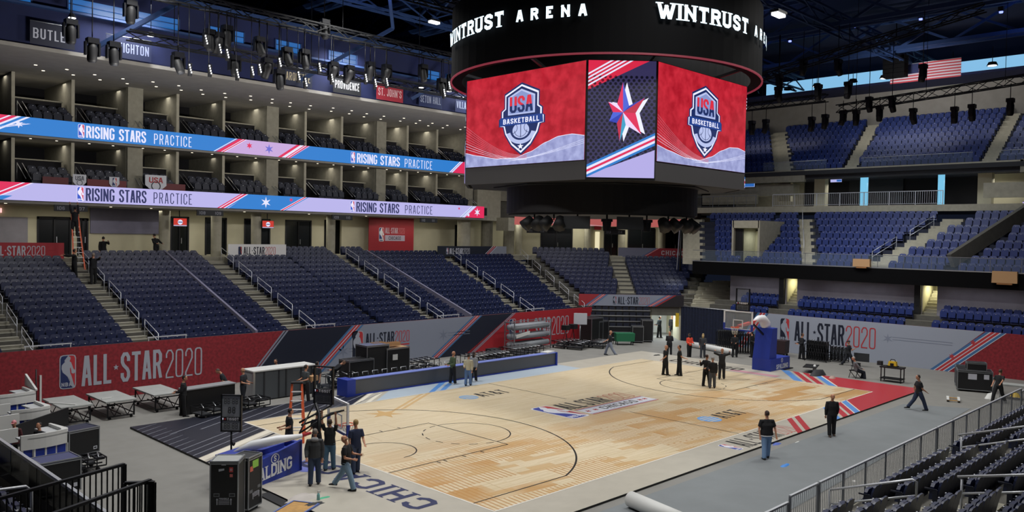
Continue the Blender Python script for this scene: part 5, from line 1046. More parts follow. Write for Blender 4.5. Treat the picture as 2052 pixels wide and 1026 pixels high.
# trusses in front of the right end
truss((30, 17, 19.0), (30, 2.2, 19.15), .5, .55, 'truss_black', 18, .035, 'lighting_truss', 'black lighting truss crossing before the grey band of the right end, left part', None)
truss((30, 1.4, 18.2), (30, -16, 19.3), .5, .55, 'truss_black', 22, .035, 'lighting_truss', 'black lighting truss crossing before the grey band of the right end, right part', None)
truss((24, 7.5, 19.6), (24, -10, 22.5), .5, .5, 'truss_black', 18, .035, 'lighting_truss', 'black lighting truss under the flag, tilted up to the right', None)
def atx(px, py, X):
    d = F_ + R_ * ((px - 1026) / 1638.56) - U_ * ((py - 513) / 1638.56); return CAMP + d * ((X - CAMP.x) / d.x)
for i, (px, py) in enumerate(((1507, 243), (1535, 240), (1627, 235), (1654, 230), (1690, 222), (1716, 222), (1763, 213), (1830, 218), (1913, 215), (1948, 210), (2025, 198), (1562, 150), (1640, 170), (1700, 165), (1680, 120), (1560, 175), (1788, 195), (1742, 195), (1610, 120), (1850, 130))):
    p = atx(px, py, 29.7 if py > 190 else 24); fixture(p, random.uniform(-.3, .3), 'black stage light hung on the trusses before the right end', 'stage lights at the right end', 1.25)
for px, py in ((1583, 84), (1712, 55), (1845, 40), (2006, 26), (1700, 55)):
    p = atx(px, py, 30); t = thing('blue_indicator', 'small violet blue spot of light high in the dark roof at the right', 'lamp', p, 0, 'violet spots in the roof'); MB().cyl((0, 0, 0), .12, .1, 'led_blue', 8).build('lens', t); MB().box((0, 0, .25), (.35, .3, .3), 'black').build('case', t)
for px, py in ((1560, 30), (985, 8), (1320, 4), (1500, 22), (1200, 2), (870, 45)):
    p = atx(px, py, 2); 
    if p.z > 26: p.z = 26
    m = MB(); m.box((0, 0, 0), (.7, .3, .12), 'lamp_white'); m.box((0, 0, .12), (.8, .4, .1), 'black'); tag(m.build('roof_work_lamp', loc=p), 'small white work lamp glinting between the dark roof trusses', 'lamp', 'work lamps in the roof')
# black mast under the scoreboard at the right (lift tower before the corner)
p = dg(11.05, 33.5, 2.0); t = thing('lift_mast', 'slim black mast rising before the corner seats beside the CHICAGO banner', 'mast', p)
MB().tube([(0, 0, 0), (0, 0, 7.6)], .09, 'truss_black', 8).build('mast', t); MB().bar((-.35, .1, 3.5), (-.1, .05, 7.4), .08, .08, 'steel').build('cable_guide', t); MB().tube([(-.9, .3, 7.5), (.9, -.3, 7.5)], .12, 'truss_black', 8).build('head_bar', t)
# ================================================================ basketball court
CT = thing('basketball_court', 'portable maple basketball court with grey aprons, black lines and painted marks', 'court', (0, 0, 0))
AX0, AX1, AY0, AY1 = -18.25, 17.5, -9.25, 9.9; CX, CY = 14.33, 7.62; H0 = .07
m = MB(); m.box(((AX0 + AX1) / 2, (AY0 + AY1) / 2, H0 / 2), (AX1 - AX0, AY1 - AY0, H0), 'black'); m.build('edge', CT, 'thin black edge of the court deck')
# court deck panels of the playing surface are printed flat; the wood itself
MB().quad((-CX, -CY, H0 + .004), (CX, -CY, H0 + .004), (CX, CY, H0 + .004), (-CX, CY, H0 + .004), 'court_maple').build('maple_floor', CT)
a = Art((0, 0, H0 + .004), (1, 0, 0), (0, 1, 0), .002)
LN = F('#1d1b1a'); AP_ = 'apron'; CR = F('#b5323b', 0, .35); CB = F('#5a8fd2', 0, .4); CN = F('#1a1d2a', 0, .45); CW = F('#d9d3c4'); LB = F('#a9b7c4', 0, .5)
def fl(pts, c, L=1): a.poly([(max(AX0, min(AX1, x)), max(AY0, min(AY1, y))) for x, y in pts], c, L)
def rect(x0, y0, x1, y1, c, L=1): a.rect(x0, y0, x1, y1, c, L)
rect(AX0, AY0, AX1, -CY, AP_); rect(AX0, CY, AX1, AY1, AP_); rect(AX0, -CY, -CX, CY, AP_); rect(CX, -CY, AX1, CY, AP_)
# dark corner (near baseline, far sideline) with fine lines
fl([(AX0, 3.55), (-CX, 5.85), (-CX, CY), (AX0, CY)], CN, 2); fl([(AX0, CY), (-9.0, CY), (-6.2, AY1), (AX0, AY1)], CN, 2)
for k in range(11):
    o = k * .52; fl([(AX0, 3.95 + o), (-CX, 6.25 + o), (-CX, 6.3 + o), (AX0, 4.0 + o)] if 6.3 + o < CY else [(AX0, 3.95 + o), (AX0, 4.0 + o), (-18.2 + 1, 4.6 + o), (-17.25, 4.55 + o)], F('#7d808c'), 3)
for k in range(8):
    fl([(-17.6 + k * 1.25, CY), (-17.5 + k * 1.25, CY), (-13.6 + k * 1.25, AY1), (-13.7 + k * 1.25, AY1)], F('#7d808c'), 3)
fl([(AX0, 3.1), (-CX, 5.4), (-CX, 5.75), (AX0, 3.5)], CW, 3); fl([(AX0, 2.75), (-CX, 5.05), (-CX, 5.2), (AX0, 2.9)], CN, 3)
fl([(AX0, 1.9), (-CX, 4.2), (-CX, 4.3), (AX0, 2.0)], CN, 3)
for o in (0, .7): fl([(-8.9 + o, CY), (-8.6 + o, CY), (-5.8 + o, AY1), (-6.1 + o, AY1)], CW, 3)
fl([(-7.6, CY), (8, CY), (8, AY1), (-4.8, AY1)], LB, 2); 
for o in (0, .75): fl([(-4.3 + o, CY), (-3.9 + o, CY), (-.9 + o, AY1), (-1.4 + o, AY1)], CB, 3)
# red corner (far baseline, near sideline) with stripes
fl([(10.9, -CY), (AX1, -CY), (AX1, AY0), (8.5, AY0)], CR, 2); fl([(CX, -5.75), (AX1, -3.1), (AX1, -CY), (CX, -CY)], CR, 2)
for x0, x1, c in ((4.3, 4.75, CR), (5.05, 5.5, CR), (8.1, 8.65, CB), (8.95, 9.5, CR), (9.75, 10.2, CR), (10.3, 10.85, CB)):
    d = 2.3; fl([(x0 - d, AY0), (x1 - d, AY0), (x1, -CY), (x0, -CY)], c, 3)
for x0, x1, c in ((10.85, 10.95, CW), (10.2, 10.3, CW)): fl([(x0 - 2.3, AY0), (x1 - 2.3, AY0), (x1, -CY), (x0, -CY)], CW, 4)
for y0, y1, c in ((-5.7, -5.25, CB), (-5.0, -4.6, CR), (-4.35, -3.95, CR), (-3.75, -3.2, CB)): fl([(CX, y0), (AX1, y0 + 2.4), (AX1, y1 + 2.4), (CX, y1)], c, 3)
fl([(CX, -5.8), (AX1, -3.4), (AX1, -3.25), (CX, -5.7)], CW, 4)
rect(CX + .25, -1.9, CX + .9, 1.2, F('#b98a94'), 3); a.clip = None
# boundary and court lines
for x0, y0, x1, y1 in ((-CX - .06, -CY - .06, CX + .06, -CY), (-CX - .06, CY, CX + .06, CY + .06), (-CX - .06, -CY, -CX, CY), (CX, -CY, CX + .06, CY)): rect(x0, y0, x1, y1, F('#d9d6cf'), 4)
rect(-.025, -CY, .025, -1.95, LN, 2); rect(-.025, 1.95, .025, CY, LN, 2)
for s in (-1, 1):
    bx = s * CX; ft = s * (CX - 5.79); lo, hi = min(bx, ft), max(bx, ft)
    for y in (-2.44, 2.39): rect(lo, y, hi, y + .05, LN, 2)
    rect(min(ft, ft + .05 * s), -2.44, max(ft, ft + .05 * s), 2.44, LN, 2)
    a.ring(ft, 0, 1.83, 1.78, LN, 2, n=40, a0=-PI / 2 if s < 0 else PI / 2, a1=PI / 2 if s < 0 else 3 * PI / 2)
    for k in range(8):
        q = (PI / 2 if s < 0 else -PI / 2) + (k + .25) * PI / 8; a.ring(ft, 0, 1.83, 1.78, LN, 2, n=3, a0=q, a1=q + PI / 16)
    hx = s * (CX - 1.6); th = math.acos(2.67 / 7.24); a.ring(hx, 0, 7.24, 7.17, LN, 2, n=70, a0=-PI / 2 + .386 + (0 if s < 0 else PI), a1=PI / 2 - .386 + (0 if s < 0 else PI))
    for y in (-6.71, 6.66): rect(min(bx, hx - s * 2.72), y, max(bx, hx - s * 2.72), y + .05, LN, 2)
    a.ring(hx, 0, 1.25, 1.2, LN, 2, n=30, a0=-PI / 2 + (0 if s < 0 else PI), a1=PI / 2 + (0 if s < 0 else PI))
    for y in (-2.44, 2.44):
        for dx in (2.13, 2.44, 3.35, 4.27): rect(bx - s * dx - .03, y - .1 + (.12 if y > 0 else -.12), bx - s * dx + .03, y + .1 + (.12 if y > 0 else -.12), LN, 2)
# centre mark
C1 = F('#2c3c9c'); C2 = F('#b63a3a'); C3 = F('#dddfe8')
a.hoop_logo(-3.2, -1.25, 2.8, (C1, C2, C3), 2); a.text('ALL', -1.8, .1, 1.3, .42, .14, .09, LN, 3); a.text('STAR', -.25, .1, 1.3, .42, .14, .09, LN, 3, fit=1.75); a.text('2020', 1.6, .1, 1.3, .36, .06, .1, F('#b5614e'), 3, fit=1.75)
fl([(-1.75, -1.2), (3.5, -1.2), (3.5, -.05), (-1.75, -.05)], C3, 2); rect(-1.75, -.12, 3.5, -.04, C2, 3); rect(-1.75, -.2, 3.5, -.17, C1, 3); rect(-1.75, -1.2, 3.5, -1.12, C2, 3); rect(-1.75, -1.06, 3.5, -1.03, C1, 3)
a.text('CHICAGO', -.4, -.85, .5, .3, .08, .09, LN, 3, serif=True, fit=2.7)
for x in (-1.4, -.85, 2.7, 3.1): a.star(x, -.6, .2, C2, 6, 3)
# sponsor marks
def globe(x, y, r, c, bg):
    a.circle(x, y, r, c, 2)
    for k in range(4): a.rect(x - r * .8 + (k % 2) * .1, y - r * .62 + k * r * .36, x + r * .75, y - r * .5 + k * r * .36, bg, 3)
globe(-3.45, 5.45, .5, F('#7ba3cc'), F('#cfc0a2')); a.text('AT&T', -2.8, 5.0, .95, .42, .12, .12, LN, 2, fit=1.95); globe(1.5, -5.3, .55, F('#6d9fd6'), F('#cfc0a2')); a.text('AT&T', 2.2, -5.8, .95, .42, .12, .12, LN, 2, fit=1.9)
# faded star and stripes on the far wing
a.star(-8.9, 5.1, .85, F('#c4a06a'), 6, 2, .4, .2)
for o in (0, .5): fl([(-8.3 + o, 5.4), (-8.0 + o, 5.4), (-4.6 + o, 7.6), (-4.9 + o, 7.6)], F('#c6a676'), 2)
# near sideline ALL STAR 2020
a.hoop_logo(-2.5, -9.0, .95, (C1, C2, C3), 3); a.text('ALL*STAR', -1.75, -9.05, 1.15, .38, .12, .1, LN, 3, fit=3.0); a.text('2020', 1.4, -9.05, 1.15, .32, .05, .1, C2, 3, fit=1.35)
# baseline lettering
def turned(s, x, y, ux, uy, h, w, th, gap, c, fit):
    ps, W_ = text2d(s, h, w, th, gap, True); k = fit / W_; vx, vy = -uy, ux
    for i, p in enumerate(ps): a.poly([(x + ux * u * k + vx * v, y + uy * u * k + vy * v) for u, v in p], c, 3 + (i % 7) * .1)
turned('CHICAGO', -15.0, -6.0, 0, 1, 1.05, .8, .2, .25, F('#252c54'), 6.7); turned('CHICAGO', 15.0, 6.0, 0, -1, 1.0, .8, .2, .25, LN, 5.2)
for x, y in ((-16.1, -.2), (-15.5, .5)): a.circle(x, y, .35, F('#6f78c4'), 3)
a.build('court_graphics', CT)
# ================================================================ floor coverings and small litter
m = MB(); m.poly([(x, y, .012) for x, y in ((-16.5, -9.6), (12.5, -9.9), (14.0, -12.6), (-17.0, -13.9))], 'carpet'); tag(m.build('floor_mat'), 'long grey carpet strip rolled out along the near sideline', 'mat')
m = MB(); p, q = G(1264, 1000, .25), G(1380, 1050, .25); m.tube([p, q], [.24, .24], 'white_plastic', 20); tag(m.build('carpet_roll'), 'rolled up pale carpet lying beside the near sideline at the bottom edge', 'roll')
def blob(name, px, py, sx, sy, h, mat, lab, cat, seed=1, z=0, mats=None):
    random.seed(seed); m = MB(); n = 14; c = G(px, py, z)
    top = []; 
    for k in range(n):
        r = random.uniform(.6, 1); top.append((math.cos(2 * PI * k / n) * sx * r, math.sin(2 * PI * k / n) * sy * r, z))
    inner = [(x * .55, y * .55, z + h * random.uniform(.6, 1)) for x, y, _ in top]; m.add(top + inner + [(0, 0, z + h)], [(k, (k + 1) % n, n + (k + 1) % n, n + k) for k in range(n)] + [(n + k, n + (k + 1) % n, 2 * n) for k in range(n)], mat, True)
    return tag(m.build(name, loc=(c.x, c.y, 0)), lab, cat)
blob('tape_scrap', 1573, 934, .42, .13, .06, F('#3f86d6'), 'crumpled bright blue tape scrap on the grey floor', 'scrap', 2)
blob('blue_scrap', 1556, 890, .4, .14, .05, F('#4a62b8'), 'small blue scrap at the court edge beside the man in jeans', 'scrap', 3)
blob('white_scrap', 1598, 886, .35, .06, .02, 'white_plastic', 'thin white scrap on the grey floor past the court edge', 'scrap', 4)
blob('paper_scrap', 1712, 964, .12, .07, .03, 'white_plastic', 'tiny white paper scrap near the picket railing', 'scrap', 5)
blob('black_coil', 1316, 714, .6, .3, .12, 'black', 'flat black cable coil on the far court apron', 'cable', 6)
blob('jacket_pile', 605, 1000, .75, .4, .14, F('#b9b3ae'), 'crumpled white and red jackets on the court beside the bottle', 'clothes', 7, H0); blob('dark_jacket', 628, 1012, .45, .22, .07, 'char', 'dark garment lying beside the crumpled white jackets', 'clothes', 8, H0)
c = G(638, 1002, H0); t = thing('spray_bottle', 'clear teal spray bottle standing on the court near the crumpled jackets', 'bottle', (c.x, c.y, H0)); MB().tube([(0, 0, 0), (0, 0, .16), (0, 0, .22)], [.05, .05, .02], F('#7fb9b9', 0, .2), 10).build('body', t); MB().box((.02, 0, .25), (.09, .03, .06), 'white_plastic').build('trigger', t)
blob('green_cloth', 650, 998, .28, .09, .04, F('#3fae86'), 'small green cloth beside the spray bottle', 'cloth', 9, H0)
c = G(592, 1022, H0); t = thing('wooden_panel', 'small square wood panel with blue edge lying at the bottom of the court', 'panel', (c.x, c.y, H0), .5); MB().box((0, 0, .02), (1.15, .8, .03), 'wood').build('board', t); m = MB(); [m.box((x, y, .03), d, F('#5b6fae')) for x, y, d in ((0, .42, (1.25, .05, .05)), (0, -.42, (1.25, .05, .05)), (.6, 0, (.05, .85, .05)), (-.6, 0, (.05, .85, .05)))]; m.build('edge_strip', t)
c = G(562, 1035); m = MB(); m.bar(G(528, 990, .02), G(640, 1045, .02), .35, .05, 'black'); tag(m.build('cable_ramp'), 'black cable ramp beside the court edge at the bottom', 'cable ramp')
# ================================================================ scorers table
t = thing('scorers_table', 'very long dark fronted scorers table with blue padding at its ends', 'table', (-7.95, 9.45, .07)); Ls = 15.6
MB().box((Ls / 2, .3, .4), (Ls, .6, .78), 'pad_dark').build('front_panel', t); 
m = MB(); m.box((Ls / 2, -.02, .04), (Ls, .06, .08), 'pad_blue'); m.box((.12, .3, .42), (.5, .9, .86), 'pad_blue'); m.box((Ls, .3, .42), (.1, .8, .84), 'pad_blue'); m.build('blue_padding', t); MB().box((Ls / 2, .22, .81), (Ls + .1, .5, .035), F('#6f7ec4')).build('top', t)
me = MB().tube([(0, .75, .83), (0, .78, 1.0), (.35, .78, 1.0), (.35, .75, .83)], .02, 'steel', 5).mesh('cable_guard')
for k in range(12): put(me, 'cable_guard', t, (.8 + k * .62, 0, 0))
# ================================================================ basketball goals
def shot_clock(parent_or_loc, name, lab, w=.72, h=.95, see=False, rz=0):
    t = thing(name, lab, 'shot clock', parent_or_loc, rz); g = 'dark_glass' if see else F('#9a9da0')
    m = MB()
    for x in (-w / 2, w / 2): m.box((x, 0, h / 2), (.04, .12, h + .04), 'black_metal')
    for z in (0, h): m.box((0, 0, z), (w + .04, .12, .04), 'black_metal')
    m.build('frame', t); MB().box((0, 0, h * .68), (w - .04, .03, h * .6), 'glassy' if see else g).build('upper_panel', t); MB().box((0, 0, h * .16), (w - .04, .03, h * .27), F('#55585c') if see else g).build('lower_panel', t)
    MB().box((0, 0, h * .34), (w, .09, h * .11), 'black').build('name_panel', t)
    for sg in (1,):
        a = Art((-w / 2 + .04, -.05, 0), (1, 0, 0), (0, 0, 1), .003)
        a.rect(.06, h * .315, .12, h * .365, RED2, 2); a.text('T', .0, h * .315, h * .055, .04, .014, .01, WT, 2); a.text('TISSOT', .15, h * .305, h * .075, .07, .02, .018, F('#e8e8ea'), 2, fit=w - .26)
        if not see:
            dg_ = F('#2c2d30')
            a.text('88:88', .06, h * .76, h * .15, .09, .02, .035, dg_, 2, fit=w - .2); a.text('88', .2, h * .5, h * .18, .1, .028, .05, dg_, 2); 
            a.text('88:88', .06, h * .07, h * .16, .09, .02, .035, dg_, 2, fit=w - .2)
        else: a.text('88:88', .1, h * .08, h * .12, .08, .018, .03, F('#26282b'), 2, fit=w * .7)
        a.build('display', t)
    return t
def spalding(art, x, y, h, fit, c):
    art.text('SPALDING', x, y, h, h * .72, h * .19, h * .09, c, 2, serif=True, fit=fit)
def goal(name, lab, base, rz, raised):
    t = thing(name, lab, 'basketball goal', base, rz)     # local +x towards the court
    B = MB(); B.box((0, 0, .42), (2.6, 1.24, .8), 'pad_blue'); B.prism([(.35, -.6, .82), (1.3, -.6, .82), (1.12, -.5, 2.75), (.5, -.5, 2.75)], (0, 1.12, 0), 'pad_blue')
    B.build('padded_base', t); MB().box((-.2, 0, .03), (2.9, 1.4, .06), 'black').build('base_plate', t)
    a = Art((1.3, .625, 0), (-1, 0, 0), (0, 0, 1), .004); a.ring(1.5, .66, .14, .11, F('#dfe2ea'), 2); a.text('S', 1.45, .58, .16, .09, .025, 0, F('#dfe2ea'), 2); spalding(a, .75, .14, .3, 1.6, F('#dfe2ea'))
    a.rect(.25, 2.0, .62, 2.1, F('#dfe2ea'), 2) if 0 else None; a.build('lettering', t)
    A = MB(); A.tube([(.75, 0, 2.6), (.9, 0, 3.0), (1.25, 0, 3.3), (1.8, 0, 3.36), (2.4, 0, 3.2)], [.3, .33, .28, .2, .1], 'white_paint', 10); A.build('arm', t); MB().bar((.9, 0, 2.2), (2.9, 0, 3.3), .1, .1, 'black_metal').build('strut', t); MB().prism([(2.6, -.12, 3.1), (4.2, -.12, 3.0), (4.2, -.12, 3.12), (2.2, -.12, 3.3)], (0, .24, 0), F('#c63a36')).build('red_pad', t)
    return t
def backboard(par, x, zc, rot=0):
    w, h = 1.83, 1.07
    MB().box((x, 0, zc), (.03, w - .1, h - .1), 'board_glass').build('glass_board', par)
    m = MB()
    for y in (-w / 2, w / 2): m.box((x, y, zc), (.07, .08, h + .08), 'white_paint')
    for z in (zc - h / 2, zc + h / 2): m.box((x, 0, z), (.07, w, .07), 'white_paint')
    m.build('board_frame', par); m = MB(); m.box((x + .01, 0, zc - h / 2 - .03), (.09, w + .04, .08), 'pad_blue')
    for y in (-w / 2, w / 2): m.box((x + .01, y, zc - h / 2 + .17), (.1, .1, .36), 'pad_blue')
    m.build('board_pad', par)
    m = MB(); zz = zc - h / 2 + .33
    for y in (-.3, .3): m.box((x + .02, y, zz), (.03, .05, .46), 'white_paint')
    for z in (zz - .23, zz + .23): m.box((x + .02, 0, z), (.03, .65, .05), 'white_paint')
    m.build('target_square', par)
    zr = zc - h / 2 + .15; m = MB(); m.tube([(x + .38 + .23 * math.cos(k * PI / 10), .23 * math.sin(k * PI / 10), zr) for k in range(21)], .018, F('#d8532e'), 6); m.box((x + .09, 0, zr - .03), (.14, .2, .1), F('#d8532e')); m.build('rim', par)
    m = MB()
    for k in range(12):
        for s in (1, -1):
            pts = [(x + .38 + r * math.cos(2 * PI * k / 12 + s * q), r * math.sin(2 * PI * k / 12 + s * q), zr - d) for r, d, q in ((.23, 0, 0), (.19, .15, .26), (.15, .3, .5), (.14, .42, .75))]; m.tube(pts, .008, 'white_plastic', 4)
    m.build('net', par)
gx = G(1575, 742); far = goal('basketball_goal', 'raised basketball goal with blue padded stand, white arm and glass backboard at the far end', (17.5, -.12, .0), PI, True)
backboard(far, 4.3, 3.4)
shot_clock((13.3, -.35, 4.0), 'shot_clock', 'see-through shot clock on top of the raised far backboard', see=True, rz=-PI / 2, w=.85, h=1.3)
# near goal: folded down, people working on it
nb = thing('basketball_goal', 'lowered basketball goal with blue padded base and white arm, being worked on near the ladder', 'basketball goal', (-18.0, -.25, .07), 0)
cz = G(527, 972, .07); ce = G(605, 942, .07)
dx = (ce - cz); Lb = dx.length; ang = math.atan2(dx.y, dx.x); nb.location = (cz.x, cz.y, .07); nb.rotation_euler = (0, 0, ang)
m = MB(); m.prism([(-.9, 0, 0), (Lb, 0, 0), (Lb, 0, 1.05), (-.1, 0, .82), (-.9, 0, .62)], (0, .1, 0), 'pad_blue'); m.build('front_pad', nb, 'blue side pad with white lettering')
m = MB(); m.box((.35, .75, .42), (Lb + .6, 1.25, .84), 'pad_blue'); m.box((.3, .8, .93), (Lb + .3, .9, .16), F('#2a3a96')); m.box((Lb - .1, .6, .5), (.14, 1.2, 1.0), 'pad_blue'); m.build('padded_base', nb)
a = Art((-.5, -.004, 0), (1, 0, 0), (0, 0, 1), .004); WL = F('#e3e6ee'); a.ring(1.05, .73, .2, .165, WL, 2, ry=.8); a.text('S', .99, .64, .19, .12, .035, 0, WL, 2)
ps, W_ = text2d('SPALDING', .42, .3, .085, .035, True); kk = 2.2 / W_
for i, p in enumerate(ps): a.poly([(-.32 + x * kk, .1 + y + x * kk * .055) for x, y in p], WL, 2 + (i % 7) * .1)
a.build('lettering', nb)
inv = Matrix.Rotation(-ang, 3, 'Z')
def loc(p): return inv @ (Vector(p) - Vector(nb.location))
m = MB(); pts = [G(462, 912, .95), G(505, 893, 1.25), G(556, 881, 1.42), G(606, 873, 1.5)]
P2 = [loc(p) for p in pts]; m.tube(P2, [.07, .16, .14, .06], 'white_paint', 10); m.build('arm', nb, 'white folded arm')
m = MB(); m.tube([loc(G(572, 884, 1.3)), loc(G(592, 876, 1.4)), loc(G(622, 868, 1.4))], [.04, .08, .05], F('#b3303a'), 8); m.build('red_pad', nb)
m = MB(); m.tube([loc(G(600, 868, 1.55)), loc(G(662, 828, 2.0)), loc(G(690, 822, 2.1))], .03, 'black_metal', 6); m.tube([loc(G(600, 868, 1.55)), loc(G(628, 812, 2.2))], .03, 'black_metal', 6); m.tube([loc(G(638, 870, 1.5)), loc(G(640, 830, 2.0)), loc(G(632, 808, 2.35))], .06, 'black_metal', 8); m.build('linkage', nb)
bbp = G(676, 925, .07); bb = thing('basketball_backboard', 'glass backboard of the near goal, low over the court with its rim at chest height', 'backboard', (bbp.x, bbp.y, 0), rad(-12))
backboard(bb, 0, 1.75); [setattr(o, 'rotation_euler', (0, 0, 0)) for o in bb.children]
# keep it carried: two arms back to the goal
m = MB(); m.tube([(-.05, .5, 2.0), (-1.3, .3, 1.55)], .035, 'black_metal', 6); m.tube([(-.05, -.5, 2.0), (-1.3, .1, 1.5)], .035, 'black_metal', 6); m.build('support_arm', bb)
sc = G(640, 905, 0); shot_clock((bbp.x - .5, bbp.y + .15, 2.2), 'shot_clock', 'black framed shot clock fixed above the near backboard, nearly transparent', see=True, rz=rad(-62), w=.72, h=1.3)
c = G(463, 935, 0); t = shot_clock((c.x, c.y, 1.25), 'shot_clock', 'shot clock with grey digit panels on a short black pole behind the flight cases', rz=rad(-46), w=.68, h=1.25)
MB().tube([(0, 0, 0), (0, 0, -1.2)], .035, 'black_metal', 8).build('pole', t); MB().box((0, 0, -1.2), (.5, .5, .05), 'black_metal').build('foot', t); MB().tube([(0, 0, -.42), (.12, 0, -.48)], .06, 'black_metal', 6).build('clamp', t)
# ================================================================ flight cases
def case(name, lab, loc_, d, rz, lid='case_black', lidh=.12, wheels=True, art=None, group=None, body='case_black', tip=None):
    t = thing(name, lab, 'case', loc_, rz, group); x, y, z = d; z0 = .12 if wheels else 0
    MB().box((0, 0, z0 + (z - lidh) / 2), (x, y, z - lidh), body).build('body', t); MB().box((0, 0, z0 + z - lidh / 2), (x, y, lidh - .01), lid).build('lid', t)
    m = MB(); e = .035
    for sx in (-1, 1):
        for sy in (-1, 1): m.box((sx * x / 2, sy * y / 2, z0 + z / 2), (e, e, z), 'alu')
    for zz in (z0, z0 + z - lidh, z0 + z):
        for s in (-1, 1): m.box((s * x / 2, 0, zz), (e, y, e), 'alu'); m.box((0, s * y / 2, zz), (x, e, e), 'alu')
    m.build('metal_edging', t)
    if wheels:
        w = MB().tube([(0, -.025, .05), (0, .025, .05)], .05, 'black', 8).mesh('caster')
        for sx in (-1, 1):
            for sy in (-1, 1): put(w, 'caster', t, (sx * (x / 2 - .1), sy * (y / 2 - .1), 0))
    if art:
        a = Art((-x / 2, -y / 2 - .004, z0), (1, 0, 0), (0, 0, 1), .003); art(a, x, z); a.build('stickers', t)
    return t
def ca1(a, w, h):
    lt = F('#b9bcc0'); a.rect(.22 * w, h * .82, .48 * w, h * .86, WHT, 1) if 0 else None
    a.rect(.4 * w, .94 * h, .56 * w, .96 * h, WHT, 1); a.poly([(.3 * w, .84 * h), (.5 * w, .86 * h), (.5 * w, .89 * h), (.3 * w, .88 * h)], WHT, 1); a.rect(.68 * w, .83 * h, .82 * w, .91 * h, F('#d8504c'), 1); a.ring(.75 * w, .87 * h, .03, .015, WHT, 2); a.rect(.7 * w, .75 * h, .81 * w, .8 * h, F('#dc7a74'), 1)
    for x in (.12, .68): a.rect(x * w, .43 * h, (x + .22) * w, .49 * h, F('#75787c'), 1); a.rect((x + .03) * w, .445 * h, (x + .19) * w, .475 * h, F('#2e3034'), 2)
    a.text('FRAGILE', .32 * w, .385 * h, .05, .035, .011, .008, WHT, 1, fit=.36 * w)
    for x in (.25, .75): a.poly([(x * w - .012, .3 * h), (x * w + .012, .3 * h), (x * w + .012, .38 * h), (x * w + .03, .38 * h), (x * w, .41 * h), (x * w - .03, .38 * h), (x * w - .012, .38 * h)], WHT, 1)
    for k in range(4): a.rect(.3 * w, (.365 - .02 * k) * h, .7 * w, (.372 - .02 * k) * h, WHT, 1)
def ca2(a, w, h):
    a.rect(.45 * w, .955 * h, .62 * w, .975 * h, WHT, 1); a.rect(.3 * w, .77 * h, .75 * w, .92 * h, F('#9fd65a'), 1); a.rect(.12 * w, .72 * h, .35 * w, .82 * h, F('#e0735e'), 1); a.rect(.8 * w, .96 * h, .95 * w, .985 * h, F('#3fae7a'), 1)
    for x, z in ((.1, .3), (.7, .34)): a.rect(x * w, z * h, (x + .22) * w, (z + .06) * h, F('#75787c'), 1)
    for x in (.35, .8): a.poly([(x * w - .012, .16 * h), (x * w + .012, .16 * h), (x * w + .012, .26 * h), (x * w + .03, .26 * h), (x * w, .29 * h), (x * w - .03, .26 * h), (x * w - .012, .26 * h)], WHT, 1)
    for k in range(4): a.rect(.4 * w, (.28 - .025 * k) * h, .78 * w, (.29 - .025 * k) * h, WHT, 1)
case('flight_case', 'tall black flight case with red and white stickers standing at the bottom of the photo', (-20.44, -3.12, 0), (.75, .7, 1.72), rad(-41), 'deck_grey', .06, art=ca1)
case('flight_case', 'tall black flight case with a lime green note, beside the blue goal base', (-19.5, -2.38, 0), (.68, .6, 1.5), rad(29), 'char', .06, art=ca2)
case('road_case', 'black wheeled case with dark blue lid right of the white desk', (-21.15, 7.0, 0), (1.1, .85, .9), rad(12), F('#2b2d44'), .06, art=lambda a, w, h: (a.rect(.8 * w, .12 * h, .93 * w, .24 * h, WHT, 1), a.rect(.82 * w, .15 * h, .91 * w, .21 * h, F('#2e3034'), 2)))
case('road_case', 'black wheeled case with blue grey lid at the lower left, nearer the gate', (-23.1, 2.85, 0), (1.15, .9, 1.0), rad(3), F('#4a4e74'), .06, art=lambda a, w, h: (a.rect(.82 * w, .12 * h, .93 * w, .24 * h, WHT, 1),))
# ================================================================ stage decks and carts on the left
def deck(px, py, lab, rz=0, w=2.1, d=1.6, h=.62):
    c = G(px, py, h); t = thing('stage_deck', lab, 'stage deck', (c.x, c.y, 0), rz, 'stage decks before the red banner')
    MB().box((w / 2, 0, h), (w, d, .07), 'deck_grey').build('deck_top', t); fr = MB()
    for x in (.1, w - .1):
        for y in (-d / 2 + .1, d / 2 - .1): fr.box((x, y, h / 2 + .05), (.05, .05, h - .1), 'black_metal')
    for y in (-d / 2 + .1, d / 2 - .1):
        for z in (.14, h - .12): fr.bar((.1, y, z), (w - .1, y, z), .045, .045, 'black_metal')
        for k in range(4): fr.bar((.1 + k * (w - .2) / 4, y, .14 if k % 2 else h - .12), (.1 + (k + 1) * (w - .2) / 4, y, h - .12 if k % 2 else .14), .03, .03, 'black_metal')
    for x in (.1, w / 2, w - .1): fr.bar((x, -d / 2 + .1, .2), (x, d / 2 - .1, .2), .04, .04, 'black_metal')
    fr.build('folding_frame', t); wm = MB().tube([(0, -.03, .06), (0, .03, .06)], .06, 'black', 8).mesh('caster')
    for x in (.2, w - .2):
        for y in (-d / 2 + .15, d / 2 - .15): put(wm, 'caster', t, (x, y, 0))
    return t
def deck_at(x0, y0, x1, y1, lab):
    t = deck(92, 803, lab, 0, x1 - x0, y1 - y0, .78); t.location = (x0, (y0 + y1) / 2, 0)
deck_at(-20.25, 11.9, -19.0, 14.4, 'low wheeled stage deck with grey top before the red banner, leftmost of three'); deck_at(-18.5, 11.9, -17.2, 14.4, 'low wheeled stage deck with grey top, middle of three before the red banner'); deck_at(-16.4, 12.1, -15.1, 14.6, 'low wheeled stage deck with grey top, rightmost of three, beside the standing man')
